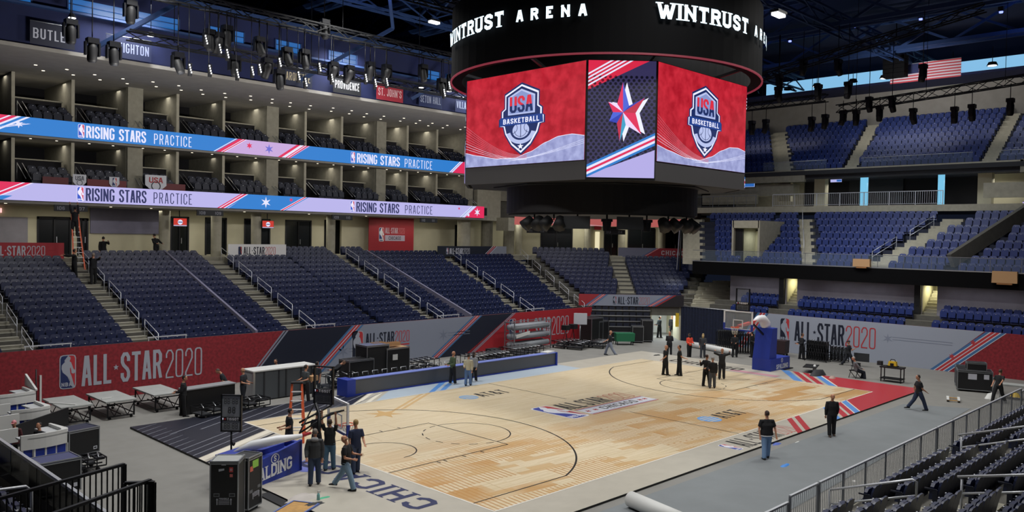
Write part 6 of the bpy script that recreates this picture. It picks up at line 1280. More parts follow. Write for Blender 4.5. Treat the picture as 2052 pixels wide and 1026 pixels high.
for px, py, L2, l in ((125, 809, 1.3, 'white folded rod lying on the leftmost stage deck'), (214, 798, .45, 'small white strip on the middle stage deck')):
    c = G(px, py, .83); tag(MB().box((0, 0, 0), (L2, .07, .03), 'white_plastic').build('white_strip', loc=(c.x, c.y, .835), rz=-1.0 if L2 > .5 else .1), l, 'strip')
def truss_cart(px, py, L, rz, lab, h=.5, w=.9, n=6, group=None):
    c = G(px, py); t = thing('equipment_cart', lab, 'cart', (c.x, c.y, 0), rz, group); m = MB()
    for y in (0, w / 2, w):
        for z in (.18, h): m.bar((0, y, z), (L, y, z), .04, .04, 'black_metal')
    for k in range(n + 1): m.bar((L * k / n, 0, h), (L * k / n, w, h), .03, .03, 'black_metal'); m.bar((L * k / n, 0, .18), (L * k / n, 0, h), .03, .03, 'black_metal'); m.bar((L * k / n, w, .18), (L * k / n, w, h), .03, .03, 'black_metal')
    m.build('frame', t); m = MB()
    for k in range(n): m.box((L * (k + .5) / n, w / 2, .2 + .1 * (k % 3)), (L / n * .8, w * .85, .06), 'char'); m.tube([(L * (k + .2) / n, .05, h + .03), (L * (k + .8) / n, w - .1, h + .03)], .025, 'steel', 5)
    m.build('stacked_parts', t); wm = MB().tube([(0, -.03, .07), (0, .03, .07)], .07, 'black', 8).mesh('caster')
    for x in (.25, L - .25):
        for y in (.08, w - .08): put(wm, 'caster', t, (x, y, 0))
    return t
truss_cart(404, 843, 3.5, .12, 'long low black cart of folded stage frames before the grey road cabinets')
t = thing('black_counter', 'long black draped counter with pale top edge where three men stand', 'counter', tuple(G(374, 832)), .1); MB().box((1.2, .3, .55), (2.4, .6, 1.1), 'black').build('draped_front', t); MB().box((1.2, .3, 1.12), (2.5, .7, .05), F('#8a8c90')).build('top', t)
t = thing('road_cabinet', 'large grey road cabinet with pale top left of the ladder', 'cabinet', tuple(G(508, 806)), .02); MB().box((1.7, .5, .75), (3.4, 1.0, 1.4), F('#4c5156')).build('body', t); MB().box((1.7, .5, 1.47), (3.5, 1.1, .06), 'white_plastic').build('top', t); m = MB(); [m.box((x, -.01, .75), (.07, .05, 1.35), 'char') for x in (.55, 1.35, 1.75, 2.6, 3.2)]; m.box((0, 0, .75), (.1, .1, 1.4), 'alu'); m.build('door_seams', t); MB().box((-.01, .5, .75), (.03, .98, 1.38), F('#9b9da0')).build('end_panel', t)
# white curved studio desks with blue panels
def desk(x, y, w, d, z, fas, blu, n, lab, wing=True, rz=0):
    t = thing('studio_desk', lab, 'desk', (x, y, 0), rz); N = 8
    cur = [(w * k / N, -.12 * math.sin(PI * k / N)) for k in range(N)] + [(w, 0), (w + .08, .12), (w + .08, .3), (w, d)]
    inn = [(w - .55, d), (w - .5, .45), (.0, .45)]
    MB().prism([(a_, b_, z - fas) for a_, b_ in cur + [(w - .08, d), (w - .1, .3), (w - .15, .12)] + [(w * k / N, -.12 * math.sin(PI * k / N) + .08) for k in range(N - 1, -1, -1)]], (0, 0, fas), 'white_plastic').build('fascia', t)
    MB().prism([(a_, b_, z - .16) for a_, b_ in [(0, .02)] + cur[1:] + inn], (0, 0, .05), F('#bcbfc2')).build('desk_top', t)
    pw = (w - .05) / n
    for k in range(n):
        yy = .1 - .12 * math.sin(PI * (k + .5) / n); MB().box((.05 + (k + .5) * pw, yy, z - fas - blu / 2), (pw - .07, .04, blu), 'pad_blue').build('blue_panel', t)
        MB().box((.05 + k * pw, yy, z - fas - blu / 2), (.06, .08, blu), 'white_plastic').build('rib', t)
    MB().box((w, .1, z - fas - blu / 2), (.09, .12, blu), 'white_plastic').build('rib', t); MB().box((w + .03, d / 2, z - fas - blu / 2), (.05, d, blu), 'white_plastic').build('end_panel', t)
    zb = z - fas - blu; MB().box((w / 2, .15, zb / 2), (w + .1, .42, zb), F('#b8babd')).build('base', t)
    if wing: MB().box((-.25, d, z - fas / 2 + .02), (1.3, .08, fas), 'white_plastic').build('rear_wing', t); MB().box((-.25, d + .02, (z - fas) / 2), (.9, .06, z - fas), 'pad_blue').build('rear_panel', t)
    return t
desk(-23.15, 6.3, 1.5, 1.3, 1.15, .5, .42, 4, 'nearest white curved studio desk with blue panels and two people behind it', rz=.12)
desk(-22.3, 10.9, 1.35, 1.4, 1.15, .42, .3, 3, 'middle white studio desk with a black cloth in front, upper left of the seated pair', rz=.06)
desk(-23.0, 12.6, 2.0, 1.3, 1.5, .45, .45, 6, 'farthest white studio desk with blue panels against the red banner', False, rz=.05)
tag(MB().box((0, 0, .6), (.95, .1, 1.2), 'white_plastic').build('side_partition', loc=(-22.75, 9.9, 0), rz=.1), 'white low partition at the left edge beside the middle desk', 'partition')
tag(MB().prism([(0, 0, 0), (0, 1.5, 0), (0, 1.5, .5), (0, 0, .06)], (.08, 0, 0), 'white_plastic').build('desk_screen', loc=(-20.98, 12.7, 1.5)), 'white sloping side panel on the farthest studio desk', 'panel')
p, q = Vector((-22.5, 9.6, 0)), Vector((-20.05, 11.7, 0)); t = thing('black_drape', 'black cloth hanging in front of the middle white desk', 'cloth', (p.x, p.y, 0)); MB().bar((0, 0, .42), Vector((q.x - p.x, q.y - p.y, .42)), .06, .84, 'black').build('cloth', t)
c = G(72, 850); t = thing('black_pole', 'thin black pole standing between the white desks', 'pole', (c.x, c.y, 0)); MB().tube([(0, 0, 0), (0, 0, 2.3)], .03, 'black', 6).build('pole', t); MB().cyl((0, 0, 0), .2, .03, 'black', 12).build('foot', t)
for px, l in ((72, 'white post standing behind the desks, left of two'), (81, 'white post standing behind the desks, right of two')):
    c = G(px, 815); tag(MB().box((0, 0, .7), (.08, .08, 1.5), 'white_plastic').build('white_post', loc=(c.x, c.y, 0)), l, 'post')
c = G(165, 945); t = truss_cart(156, 952, .9, 0, 'small black cart of folded frames beside the nearest black case', .45, .8, 3)
# ================================================================ ladder
def ladder(px, py, h, lab, rz, w=.6, col='orange'):
    c = G(px, py, 0); t = thing('step_ladder', lab, 'ladder', (c.x, c.y, 0), rz)
    for s in (-1, 1):
        MB().bar((s * w / 2, 0, 0), (s * w * .3, .45, h), .08, .04, col).build('side_rail', t); MB().bar((s * w / 2, 1.15, 0), (s * w * .3, .55, h), .05, .04, col).build('back_rail', t)
    n = int(h / .3); st = MB().box((0, 0, 0), (1, .09, .035), 'white_paint').mesh('rung')
    for k in range(1, n):
        f = k / n; o = put(st, 'rung', t, (0, .45 * f, h * f)); o.scale = (w * (1 - .4 * f), 1, 1)
        if k % 2: o = put(st, 'rung', t, (0, 1.15 - .6 * f, h * f)); o.scale = (w * (1 - .4 * f), .5, 1)
    MB().box((0, .5, h), (w * .75, .3, .06), 'black').build('top_cap', t); return t
ladder(592, 893, 2.35, 'orange fibreglass step ladder with white rungs standing behind the near goal', rad(-35))
t = thing('step_ladder', 'orange ladder in the upper left aisle with a worker at the section sign', 'ladder', (-14.9, 27.6, 5.9)); 
for s in (-1, 1): MB().bar((s * .3, -.9, -.1), (s * .16, 0, 3.3), .08, .05, 'orange').build('side_rail', t)
for k in range(1, 11): MB().bar((-.28 + .012 * k, -.9 + .082 * k, .3 * k), (.28 - .012 * k, -.9 + .082 * k, .3 * k), .05, .03, 'white_paint').build('rung', t)
# ================================================================ equipment behind the scorers table
def blk(px, py, w, d, h, lab, rz=0, mat='case_black', z=0, name='equipment_case', top=None):
    c = G(px, py, z); return case(name, lab, (c.x + w / 2, c.y + d / 2, z), (w, d, h - .12), rz, top or mat, .06, z == 0, body=mat)
blk(700, 772, 1.6, 1.0, 1.3, 'low wide black equipment case behind the scorers table, left of the group'); blk(735, 764, 1.5, 1.1, 1.95, 'tallest black equipment case with grey blue top behind the scorers table', top=F('#5c6280')); blk(775, 759, 1.6, 1.0, 1.7, 'black equipment case with a white label behind the scorers table', top='card')
c = G(795, 757); tag(MB().box((0, 0, 0), (.34, .02, .32), 'white_plastic').build('white_label', loc=(c.x - .15, c.y - .03, 1.2)), 'square white label on the black case behind the scorers table', 'label')
for px, py, w, l in ((768, 700, .8, 'open cardboard box on the black cases, left of two'), (795, 700, 1.0, 'open cardboard box on the black cases, right of two')):
    c = G(px, 757, 0); t = thing('cardboard_box', l, 'box', (c.x, c.y + .55, 1.78)); m = MB()
    for x, y, d in ((0, -.2, (w, .02, .2)), (0, .2, (w, .02, .2)), (-w / 2, 0, (.02, .4, .2)), (w / 2, 0, (.02, .4, .2))): m.box((x, y, .1), d, 'card')
    m.build('sides', t); MB().box((0, 0, .01), (w, .4, .02), 'card').build('bottom', t)
truss_cart(805, 752, 3.2, .12, 'black cart of folded table frames behind the scorers table, near the green jacketed man', .65, 1.0, 7)
truss_cart(660, 784, 2.2, .1, 'black cart with loose frames left of the black equipment cases', .7, 1.0, 4)
truss_cart(950, 742, 3.6, .05, 'long pile of folded black chairs and frames behind the right part of the scorers table', .75, 1.6, 9)
truss_cart(1035, 722, 2.8, .05, 'pile of folded black frames behind the far end of the scorers table', .7, 1.6, 7)
c = G(1085, 715, .9); tag(MB().box((0, 0, 0), (.9, .5, .08), 'white_plastic').build('white_cloth', loc=(7.2, 9.75, .93), rz=.2), 'white sheet of cloth on the far end of the scorers table', 'cloth')
# rolling rack with grey rolls
c = G(1030, 708); t = thing('roll_rack', 'tall pale metal rack holding long grey carpet rolls before the red banner', 'rack', (c.x, c.y, 0), .04); m = MB(); Lr = 4.0
for x in (0, Lr):
    for y in (0, .9): m.box((x, y, 1.1), (.06, .06, 2.2), 'alu')
    for z in (.15, .8, 1.45, 2.1): m.bar((x, 0, z), (x, .9, z), .05, .05, 'alu')
for z in (.15, 2.1):
    for y in (0, .9): m.bar((0, y, z), (Lr, y, z), .05, .05, 'alu')
m.build('rack_frame', t)
for z in (.5, 1.1, 1.75):
    for y in (.22, .66): MB().tube([(.1, y, z), (Lr - .1, y, z)], .2, F('#8c9198'), 12).build('carpet_roll', t)
MB().bar((.15, -.05, 1.15), (1.6, -.05, 1.35), .02, .25, 'white_plastic').build('label_strip', t)
c = G(1014, 716); tag(MB().box((0, 0, .35), (.9, .6, .7), 'black').build('black_tub', loc=(c.x - 1.2, c.y, 0)), 'black tub left of the pale roll rack', 'tub')
# follow spot / lamp with white square, tripods, dark carts in the corner
c = G(1162, 693); t = thing('studio_lamp', 'white square studio lamp on a thin stand before the red banner', 'lamp', (c.x, c.y, 0), rad(-45)); MB().box((0, 0, 2.05), (1.0, .12, .85), F('#b9bcc4')).build('reflector', t); MB().tube([(0, .06, 0), (0, .06, 1.7)], .035, 'steel', 6).build('pole', t); m = MB(); [m.tube([(0, .06, .5), (.4 * math.cos(q), .06 + .4 * math.sin(q), 0)], .02, 'steel', 5) for q in (0, 2.1, 4.2)]; m.build('tripod_legs', t)
for px, py, l in ((1133, 697, 'black tripod with camera before the red banner, left of the studio lamp'), (1148, 694, 'second black tripod close to the studio lamp')):
    c = G(px, py); t = thing('camera_tripod', l, 'tripod', (c.x, c.y, 0)); m = MB(); [m.tube([(0, 0, 1.3), (.35 * math.cos(q), .35 * math.sin(q), 0)], .02, 'black_metal', 5) for q in (0, 2.1, 4.2)]; m.build('legs', t); MB().box((0, 0, 1.5), (.45, .5, .35), 'black').build('camera_head', t)
blk(1185, 690, 1.4, 1.2, 2.0, 'tall black equipment tower right of the studio lamp'); blk(1200, 688, 1.2, 1.2, 1.7, 'black equipment tower beside the green cart')
truss_cart(1128, 700, 2.4, .05, 'dark low dolly with cables below the studio lamp', .5, 1.2, 5); truss_cart(1165, 703, 2.6, .3, 'dark flat dolly with a pale edge, left of the walking man', .45, 1.3, 4); truss_cart(1208, 700, 2.2, .3, 'dark flat dolly with a pale edge, behind the walking man', .45, 1.3, 4)
c = G(1238, 692); t = thing('green_cart', 'green box cart standing before the black retractable rows', 'cart', (c.x, c.y, 0), rad(-40)); MB().box((.6, .4, .6), (1.4, .8, .62), 'green', taper=1.05).build('tub', t); m = MB(); [m.box((x, y, .15), (.06, .06, .3), 'black_metal') for x in (0, 1.2) for y in (.1, .7)]; m.build('legs', t)
for i, (u0, s0) in enumerate(((5.9, 24.7), (6.75, 25.3))): c = dg(u0, s0, 0); case('equipment_case', ('black case with silver bits left of the tunnel, lower front', 'black case left of the tunnel, rear one')[i], (c.x, c.y, 0), (.85, .8, 1.2 + .45 * i), rad(-45), 'char', .06)
# pale roll on the floor before the curtain
m = MB(); m.tube([G(1385, 690, .22), G(1425, 697, .22), G(1470, 706, .22)], .22, 'white_plastic', 12); tag(m.build('carpet_roll'), 'pale carpet roll lying on the floor before the navy drape', 'roll')
# folding chair trolleys
def chair_cart(px, py, w, lab, h=1.35, rz=rad(-50), n=9):
    c = G(px, py); t = thing('chair_trolley', lab, 'trolley', (c.x, c.y, 0), rz); m = MB()
    for x in (0, w):
        for y in (0, .7): m.box((x, y, h / 2), (.05, .05, h), 'black_metal')
    for z in (.12, h * .55, h): m.bar((0, 0, z), (w, 0, z), .05, .05, 'black_metal'); m.bar((0, .7, z), (w, .7, z), .05, .05, 'black_metal')
    m.build('trolley_frame', t); fc = MB()
    fc.box((0, .35, .45), (.03, .5, .7), 'black'); fc.bar((.02, .1, .1), (.02, .6, .85), .03, .03, 'char'); fc.bar((.02, .6, .1), (.02, .1, .85), .02, .02, 'steel'); me = fc.mesh('folded_chair')
    for k in range(n):
        for zz in (0, h * .5): put(me, 'folded_chair', t, (.08 + k * (w - .16) / (n - 1), 0, zz))
chair_cart(1438, 703, 1.3, 'black trolley of folded chairs before the navy drape, left one'); chair_cart(1478, 710, 1.6, 'large black trolley of folded chairs between the backboard and blue stand')
chair_cart(1612, 722, 1.5, 'black trolley of folded chairs before the pale banner letters', 1.15, rad(-88)); chair_cart(1660, 724, 1.1, 'low black trolley frame before the pale banner', .45, rad(-88), 5)
c = G(1560, 712); t = thing('laundry_cart', 'dark red cloth sided cart right of the blue goal stand', 'cart', (c.x, c.y, 0), rad(-85)); MB().box((0, 0, .65), (1.2, .8, .9), F('#2c1a1e'), taper=1.05).build('cloth_tub', t); wm = MB().tube([(0, -.03, .07), (0, .03, .07)], .07, 'black', 8).mesh('caster'); [put(wm, 'caster', t, (x, y, 0)) for x in (-.5, .5) for y in (-.3, .3)]; MB().box((0, 0, .17), (1.1, .7, .06), 'black_metal').build('frame', t)
# dark heap, sandwich board and tools by the red corner
blob('cable_heap', 1640, 752, .9, .45, .35, 'char', 'heap of dark cables and bags on the apron near the stripes', 'cables', 21, .07); blob('white_bag', 1632, 744, .18, .16, .42, 'white_plastic', 'small white bag standing on the dark cable heap', 'bag', 22, .07)
tag(MB().box((0, 0, .36), (1.5, .8, .04), 'black').build('black_board', loc=(G(1625, 745).x, G(1625, 745).y, 0), rz=.3), 'black flat board lying above the cable heap', 'board')
blob('small_heap', 1668, 758, .35, .25, .15, F('#a98f86'), 'small pinkish heap of cloth beside the striped corner', 'cloth', 23, .07)
c = G(1726, 735); o = tag(MB().box((0, 0, .62), (.06, .95, .55), 'char', rz=0).build('leaning_board', loc=(c.x, c.y, 0), rz=.15), 'dark board propped behind the seated man', 'board')
c = G(1788, 765); t = thing('work_table', 'black steel work cart with a yellow tool on top', 'table', (c.x, c.y, 0), rad(-88)); m = MB(); [m.box((x, y, .42), (.05, .05, .84), 'black_metal') for x in (-.55, .55) for y in (-.3, .3)]; m.build('leg', t); MB().box((0, 0, .86), (1.25, .75, .07), 'black').build('table_top', t); MB().box((0, 0, .2), (1.2, .7, .05), 'black').build('lower_shelf', t)
t = thing('power_tool', 'yellow and black power tool on the black work cart', 'tool', (c.x, c.y, .9), rad(-88)); MB().box((0, 0, .16), (.5, .3, .3), 'yellow', taper=.8).build('housing', t); m = MB(); m.box((0, .0, .03), (.6, .34, .05), 'black'); m.tube([(-.15, 0, .3), (-.1, 0, .42), (.1, 0, .42), (.15, 0, .3)], .025, 'black', 6); m.box((0, -.16, .14), (.2, .02, .14), 'black'); m.build('handle', t)
tag(MB().box((.0, 0, .12), (.3, .25, .24), 'char').build('tool_box', loc=(c.x + .05, c.y + .75, .9)), 'small dark box beside the yellow tool', 'box')
c = G(1712, 757); t = thing('folding_chair', 'black folding chair in which the grey shirted man sits', 'chair', (c.x, c.y, 0), rad(80)); MB().box((0, 0, .45), (.45, .42, .04), 'black').build('seat', t); MB().box((0, -.24, .75), (.45, .04, .3), 'black').build('backrest', t); [MB().bar((s * .22, -.25, .9), (s * .22, .25, 0), .03, .03, 'black_metal').build('leg', t) for s in (-1, 1)]; [MB().bar((s * .2, .2, .45), (s * .2, -.35, 0), .03, .03, 'black_metal').build('leg', t) for s in (-1, 1)]
# road cases at the right
def lab_art(a, w, h): a.rect(.3 * w, .55 * h, .55 * w, .85 * h, WHT, 1); a.rect(.75 * w, .6 * h, .9 * w, .85 * h, WHT, 1)
c = G(1948, 784); case('road_case', 'wide black road case with white labels at the right, lower one', (c.x + .3, c.y, 0), (1.7, 1.1, 1.05), rad(-70), 'case_black', .08, art=lab_art); case('road_case', 'small black road case lying on the wide case at the right', (c.x + .2, c.y - .1, 1.2), (.95, .6, .42), rad(-66), 'char', .06, False); c = G(1968, 789); 
case('road_case', 'black case standing left behind the wide road case at the right', (G(1925, 776).x + .6, G(1925, 776).y, 0), (.9, .8, 1.05), rad(-70), 'char', .08)
c = G(2035, 800); t = thing('push_cart', 'grey push cart at the right edge pulled by the man in black', 'cart', (c.x, c.y, 0), rad(-80)); MB().box((0, 0, .75), (1.6, .8, .08), 'deck_grey').build('deck', t); m = MB(); [m.box((x, y, .4), (.05, .05, .7), 'alu') for x in (-.7, .7) for y in (-.3, .3)]; m.build('leg', t); blob('yellow_cable', 2035, 795, .3, .3, .2, 'yellow', 'yellow cable coil on the grey push cart', 'cable', 31, .8)
c = G(1910, 803); t = thing('wheel_dolly', 'small low wooden dolly on the floor left of the road cases', 'dolly', (c.x, c.y, 0), .3); m = MB(); m.box((0, .25, .12), (1.1, .12, .04), 'white_plastic'); m.box((0, -.25, .12), (1.1, .12, .04), 'white_plastic'); m.build('slat', t); m = MB(); m.box((-.4, 0, .08), (.1, .6, .04), 'wood'); m.box((.4, 0, .08), (.1, .6, .04), 'wood'); m.build('crossbar', t); wm = MB().cyl((0, 0, 0), .05, .06, 'black', 8).mesh('caster'); [put(wm, 'caster', t, (x, y, 0)) for x in (-.4, .4) for y in (-.25, .25)]
blob('white_sack', 1985, 798, .5, .3, .3, 'white_plastic', 'white sack on the floor beside the man pulling the cart', 'sack', 33)
# ================================================================ people
def ell_loft(mb, secs, mat, n=12, cap=True):
    "secs: (centre, half-width, half-depth, right axis); rings perpendicular to the path"
    rings = []
    for i, (c, a, b, rt) in enumerate(secs):
        p = Vector(secs[max(0, i - 1)][0]); q = Vector(secs[min(len(secs) - 1, i + 1)][0]); d = (q - p).normalized()
        r = (rt - d * rt.dot(d))
        r = r.normalized() if r.length > 1e-4 else d.orthogonal().normalized()
        f = d.cross(r); rings.append([Vector(c) + r * (a * math.cos(2 * PI * k / n)) + f * (b * math.sin(2 * PI * k / n)) for k in range(n)])
    vs = [v for g in rings for v in g]; m = len(rings)
    fs = [(i * n + k, i * n + (k + 1) % n, (i + 1) * n + (k + 1) % n, (i + 1) * n + k) for i in range(m - 1) for k in range(n)] + [tuple(range(n - 1, -1, -1)), tuple((m - 1) * n + k for k in range(n))]
    mb.add(vs, fs, mat, True)
def fused(mb, name, parent, vox, label=None, smooth=2):
    o = mb.build(name, parent, label); r = o.modifiers.new('remesh', 'REMESH'); r.mode = 'VOXEL'; r.voxel_size = vox; r.use_smooth_shade = True
    s = o.modifiers.new('smooth', 'SMOOTH'); s.iterations = smooth; s.factor = .5; return o
def rotx(v, a): c, s = math.cos(a), math.sin(a); return Vector((v.x, v.y * c + v.z * s, v.z * c - v.y * s))   # a>0: down vector (-z) swings forward (+y)
def person(px, py, lab, rel=0, H=1.78, shirt='char', pants='#2c3442', hair='#2a211c', skin='skin', arms=((10, 8, 15), (10, 8, 15)), legs=((6, 0), (-6, 0)), lean=0, sleeve='short', bulk=1.1, nod=0, z=0., seat=None, bald=False, cap=None, longhair=False, shoes='#1c1c20', hood=None, lanyard=False, pos=None, detail=None, wz=None, name='person', belt=None, turn=0):
    base = Vector(pos) if pos else G(px, py, z); dist_ = (base - CAMP).length; vox = .014 if dist_ < 32 else .018
    T = thing(name, lab, 'person', base, rad(45 + rel) - PI / 2)     # local +y is where the figure faces
    k = H / 1.78; X = Vector((1, 0, 0))
    if isinstance(shirt, str) and shirt.startswith('#'): shirt = F(shirt, 0, .85)
    if pants.startswith('#'): pants = F(pants, 0, .9)
    hair = F(hair, 0, .7); shoes = F(shoes, 0, .6)
    thigh, shank = .43 * k, .42 * k; ank = .08 * k
    J = {}
    lo = 1e9
    for s, (hf, kf) in zip((-1, 1), legs):
        hip = Vector((s * .095 * k, 0, 0)); kn = hip + rotx(Vector((s * .01, 0, -thigh)), rad(hf)); an = kn + rotx(Vector((s * .01, 0, -shank)), rad(hf - kf)); J[s] = [hip, kn, an]; lo = min(lo, an.z)
    hz = ank - lo if seat is None else seat
    for s in J:
        J[s] = [p + Vector((0, 0, hz)) for p in J[s]]
    hip = Vector((0, 0, hz)); L_ = rad(lean)
    up = lambda y, zz, x=0: hip + Vector((x * k, y * k * math.cos(L_) + zz * k * math.sin(L_), zz * k * math.cos(L_) - y * k * math.sin(L_)))
    b = bulk
    body = MB(); sk = skin
    # torso, neck
    ell_loft(body, [(up(0, -.08), .13 * k, .09 * k, X), (up(0, .0), .155 * k * b, .1 * k * b, X), (up(0, .15), .13 * k * b, .095 * k * b, X), (up(.01, .32), .15 * k * b, .105 * k * b, X), (up(.0, .43), .155 * k, .09 * k, X), (up(-.01, .5), .09 * k, .07 * k, X), (up(0, .54), .055 * k, .058 * k, X), (up(.015, .62), .05 * k, .055 * k, X)], sk)
    nd = rad(nod) + L_
    hc = up(.02, .60); hd = lambda x, y, zz: hc + Vector((x * k, y * k * math.cos(nd) + zz * k * math.sin(nd), zz * k * math.cos(nd) - y * k * math.sin(nd)))
    ell_loft(body, [(hd(0, .035, -.005), .035 * k, .035 * k, X), (hd(0, .03, .02), .055 * k, .068 * k, X), (hd(0, .02, .07), .07 * k, .09 * k, X), (hd(0, .01, .13), .076 * k, .098 * k, X), (hd(0, .0, .185), .068 * k, .085 * k, X), (hd(0, -.005, .215), .035 * k, .045 * k, X)], sk, 14)
    ell_loft(body, [(hd(0, .10, .125), .008, .01, X), (hd(0, .122, .085), .016, .014, X), (hd(0, .095, .075), .014, .012, X)], sk, 6)          # nose
    for s in (-1, 1): ell_loft(body, [(hd(s * .072, .0, .075), .012, .018, Vector((0, 1, 0))), (hd(s * .08, -.008, .105), .014, .024, Vector((0, 1, 0))), (hd(s * .078, -.005, .13), .01, .016, Vector((0, 1, 0)))], sk, 6)
    # legs
    for s in J:
        h, kn, an = J[s]; ell_loft(body, [(h + Vector((0, 0, .03)), .085 * k, .09 * k, X), (h.lerp(kn, .4), .075 * k, .08 * k, X), (kn, .055 * k, .058 * k, X), (kn.lerp(an, .35), .052 * k, .058 * k, X), (an, .036 * k, .04 * k, X)], sk, 10)
        ell_loft(body, [(an + Vector((0, -.05, -.03)), .035, .03, X), (an + Vector((0, .06, -.045)), .042, .028, X), (an + Vector((0, .14, -.06)), .035, .018, X)], sk, 8)
    sh = MB(); JA = {}
    for s, (fw, ab, el) in zip((-1, 1), arms):
        S0 = up(0, .455, s * .185 * (1 + (b - 1) * .4)); u = rotx(Vector((s * math.sin(rad(ab)), 0, -math.cos(rad(ab)))), rad(fw) - L_ * .0); E = S0 + u * .29 * k
        # elbow folds the forearm forwards/up and slightly inwards
        f = rotx(Vector((s * math.sin(rad(ab)) * .4 - s * .35 * math.sin(rad(min(el, 150))), 0, -1)).normalized(), rad(fw + el)); Wr = E + f * .25 * k
        JA[s] = (S0, E, Wr, f)
        ell_loft(body, [(up(0, .44, s * .1), .06 * k, .06 * k, Vector((0, 1, 0))), (S0, .058 * k, .055 * k, Vector((0, 1, 0))), (S0.lerp(E, .5), .046 * k, .046 * k, Vector((0, 1, 0))), (E, .038 * k, .038 * k, Vector((0, 1, 0)))], sk, 10)
        ell_loft(body, [(E - f * .02, .037 * k, .037 * k, X), (E.lerp(Wr, .35), .04 * k, .038 * k, X), (Wr, .026 * k, .022 * k, X)], sk, 10)
        # hand: palm, four curled fingers of unequal length, thumb from the side
        sd = f.cross(Vector((0, 1, 0.01))).normalized(); pl = f.cross(sd); Pm = Wr + f * .09 * k
        ell_loft(body, [(Wr, .026 * k, .02 * k, sd), (Wr + f * .04 * k, .038 * k, .016 * k, sd), (Pm, .042 * k, .015 * k, sd)], sk, 8)
        for q, ln in zip((-1.5, -.5, .5, 1.5), (.06, .075, .08, .07)):
            r0 = Pm + sd * (q * .022 * k); d1 = (f + pl * .25 + sd * q * .09).normalized(); d2 = (f + pl * .9).normalized()
            ell_loft(body, [(r0 - f * .01, .0095, .009, sd), (r0 + d1 * ln * .55, .009, .0085, sd), (r0 + d1 * ln * .55 + d2 * ln * .45, .0075, .007, sd)], sk, 5)
        th = Wr + f * .035 * k + sd * (.03 * k * 1); ell_loft(body, [(th - sd * .01, .012, .011, f), (th + (sd + f * .7).normalized() * .045, .0105, .01, f), (th + (sd + f * .7).normalized() * .045 + (f + pl * .4).normalized() * .03, .008, .008, f)], sk, 5)
    fused(body, 'body', T, vox * .85, smooth=1)
    # shirt
    g = .014 + .012 * (b - 1)
    low = -.06 if sleeve != 'tucked' else .02
    ell_loft(sh, [(up(0, low), (.165 * b) * k + g, (.115 * b) * k + g, X), (up(0, .05), .155 * k * b + g, .11 * k * b + g, X), (up(0, .16), .14 * k * b + g, .105 * k * b + g, X), (up(.01, .32), .16 * k * b + g, .112 * k * b + g, X), (up(.0, .42), .165 * k + g, .1 * k + g, X), (up(-.005, .49), .105 * k + g, .075 * k + g, X), (up(0, .525), .06 * k + g, .062 * k + g, X)], shirt, 14)
    for s in JA:
        S0, E, Wr, f = JA[s]; Y = Vector((0, 1, 0))
        end = 1.0 if sleeve == 'long' else .72
        ell_loft(sh, [(up(0, .44, s * .1), .068 * k + g * .6, .066 * k + g * .6, Y), (S0, .064 * k + g * .6, .06 * k + g * .6, Y), (S0.lerp(E, .5), .053 * k + g, .053 * k + g, Y), (S0.lerp(E, end), .05 * k + g, .05 * k + g, Y)], shirt, 10)
        if sleeve == 'long': ell_loft(sh, [(E - f * .03, .045 * k + g, .045 * k + g, X), (E.lerp(Wr, .4), .044 * k + g, .042 * k + g, X), (Wr - f * .01, .032 * k + g, .03 * k + g, X)], shirt, 10)
    fused(sh, 'shirt', T, vox, None)
    # trousers
    tr = MB(); ell_loft(tr, [(up(0, -.1), .12 * k, .095 * k, X), (up(0, -.02), .158 * k * b + g + .01, .105 * k * b + g + .01, X), (up(0, .06), .15 * k * b + g * .6, .1 * k * b + g * .6, X)], pants, 12)
    for s in J:
        h, kn, an = J[s]; ell_loft(tr, [(h + Vector((0, 0, .03)), .095 * k + g * .6, .1 * k + g * .6, X), (h.lerp(kn, .4), .085 * k + g + .01, .09 * k + g + .01, X), (kn, .066 * k + g * .7 + .012, .068 * k + g * .7 + .012, X), (kn.lerp(an, .45), .06 * k + g * .6 + .014, .064 * k + g * .6 + .014, X), (an + (an - kn).normalized() * .02, .055 * k + g * .5 + .016, .062 * k + g * .5 + .016, X)], pants, 10)
    fused(tr, 'trousers', T, vox)
    for s in J:
        an = J[s][2]; m = MB(); sole = an.z - ank
        ell_loft(m, [((an.x, an.y - .09 * k, sole + .05), .03, .045, X), ((an.x, an.y - .02, sole + .055), .046, .052, X), ((an.x, an.y + .07 * k, sole + .04), .05, .038, X), ((an.x, an.y + .15 * k, sole + .03), .044, .028, X), ((an.x, an.y + .185 * k, sole + .02), .02, .015, X)], shoes, 10); m.build('shoe', T)
    # hair or cap, eyes, mouth
    hm = MB()
    if cap: ell_loft(hm, [(hd(0, .01, .12), .083 * k, .105 * k, X), (hd(0, .0, .17), .08 * k, .1 * k, X), (hd(0, -.005, .215), .05 * k, .06 * k, X), (hd(0, -.005, .23), .015, .02, X)], F(cap), 12); hm.prism([hd(-.06, .09, .13), hd(.06, .09, .13), hd(.045, .175, .12), hd(-.045, .175, .12)], (0, 0, .012), F(cap)); hm.build('cap', T)
    elif not bald:
        ell_loft(hm, [(hd(0, -.045, .06), .066 * k, .06 * k, X), (hd(0, -.025, .11), .081 * k, .085 * k, X), (hd(0, -.012, .16), .081 * k, .095 * k, X), (hd(0, -.008, .205), .062 * k, .075 * k, X), (hd(0, -.005, .232), .02, .025, X)], hair, 12)
        if longhair: ell_loft(hm, [(hd(0, -.06, .12), .08 * k, .06 * k, X), (hd(0, -.07, .0), .085 * k, .05 * k, X), (hd(0, -.08, -.12), .07 * k, .035 * k, X)], hair, 10)
        hm.build('hair', T)
    else:
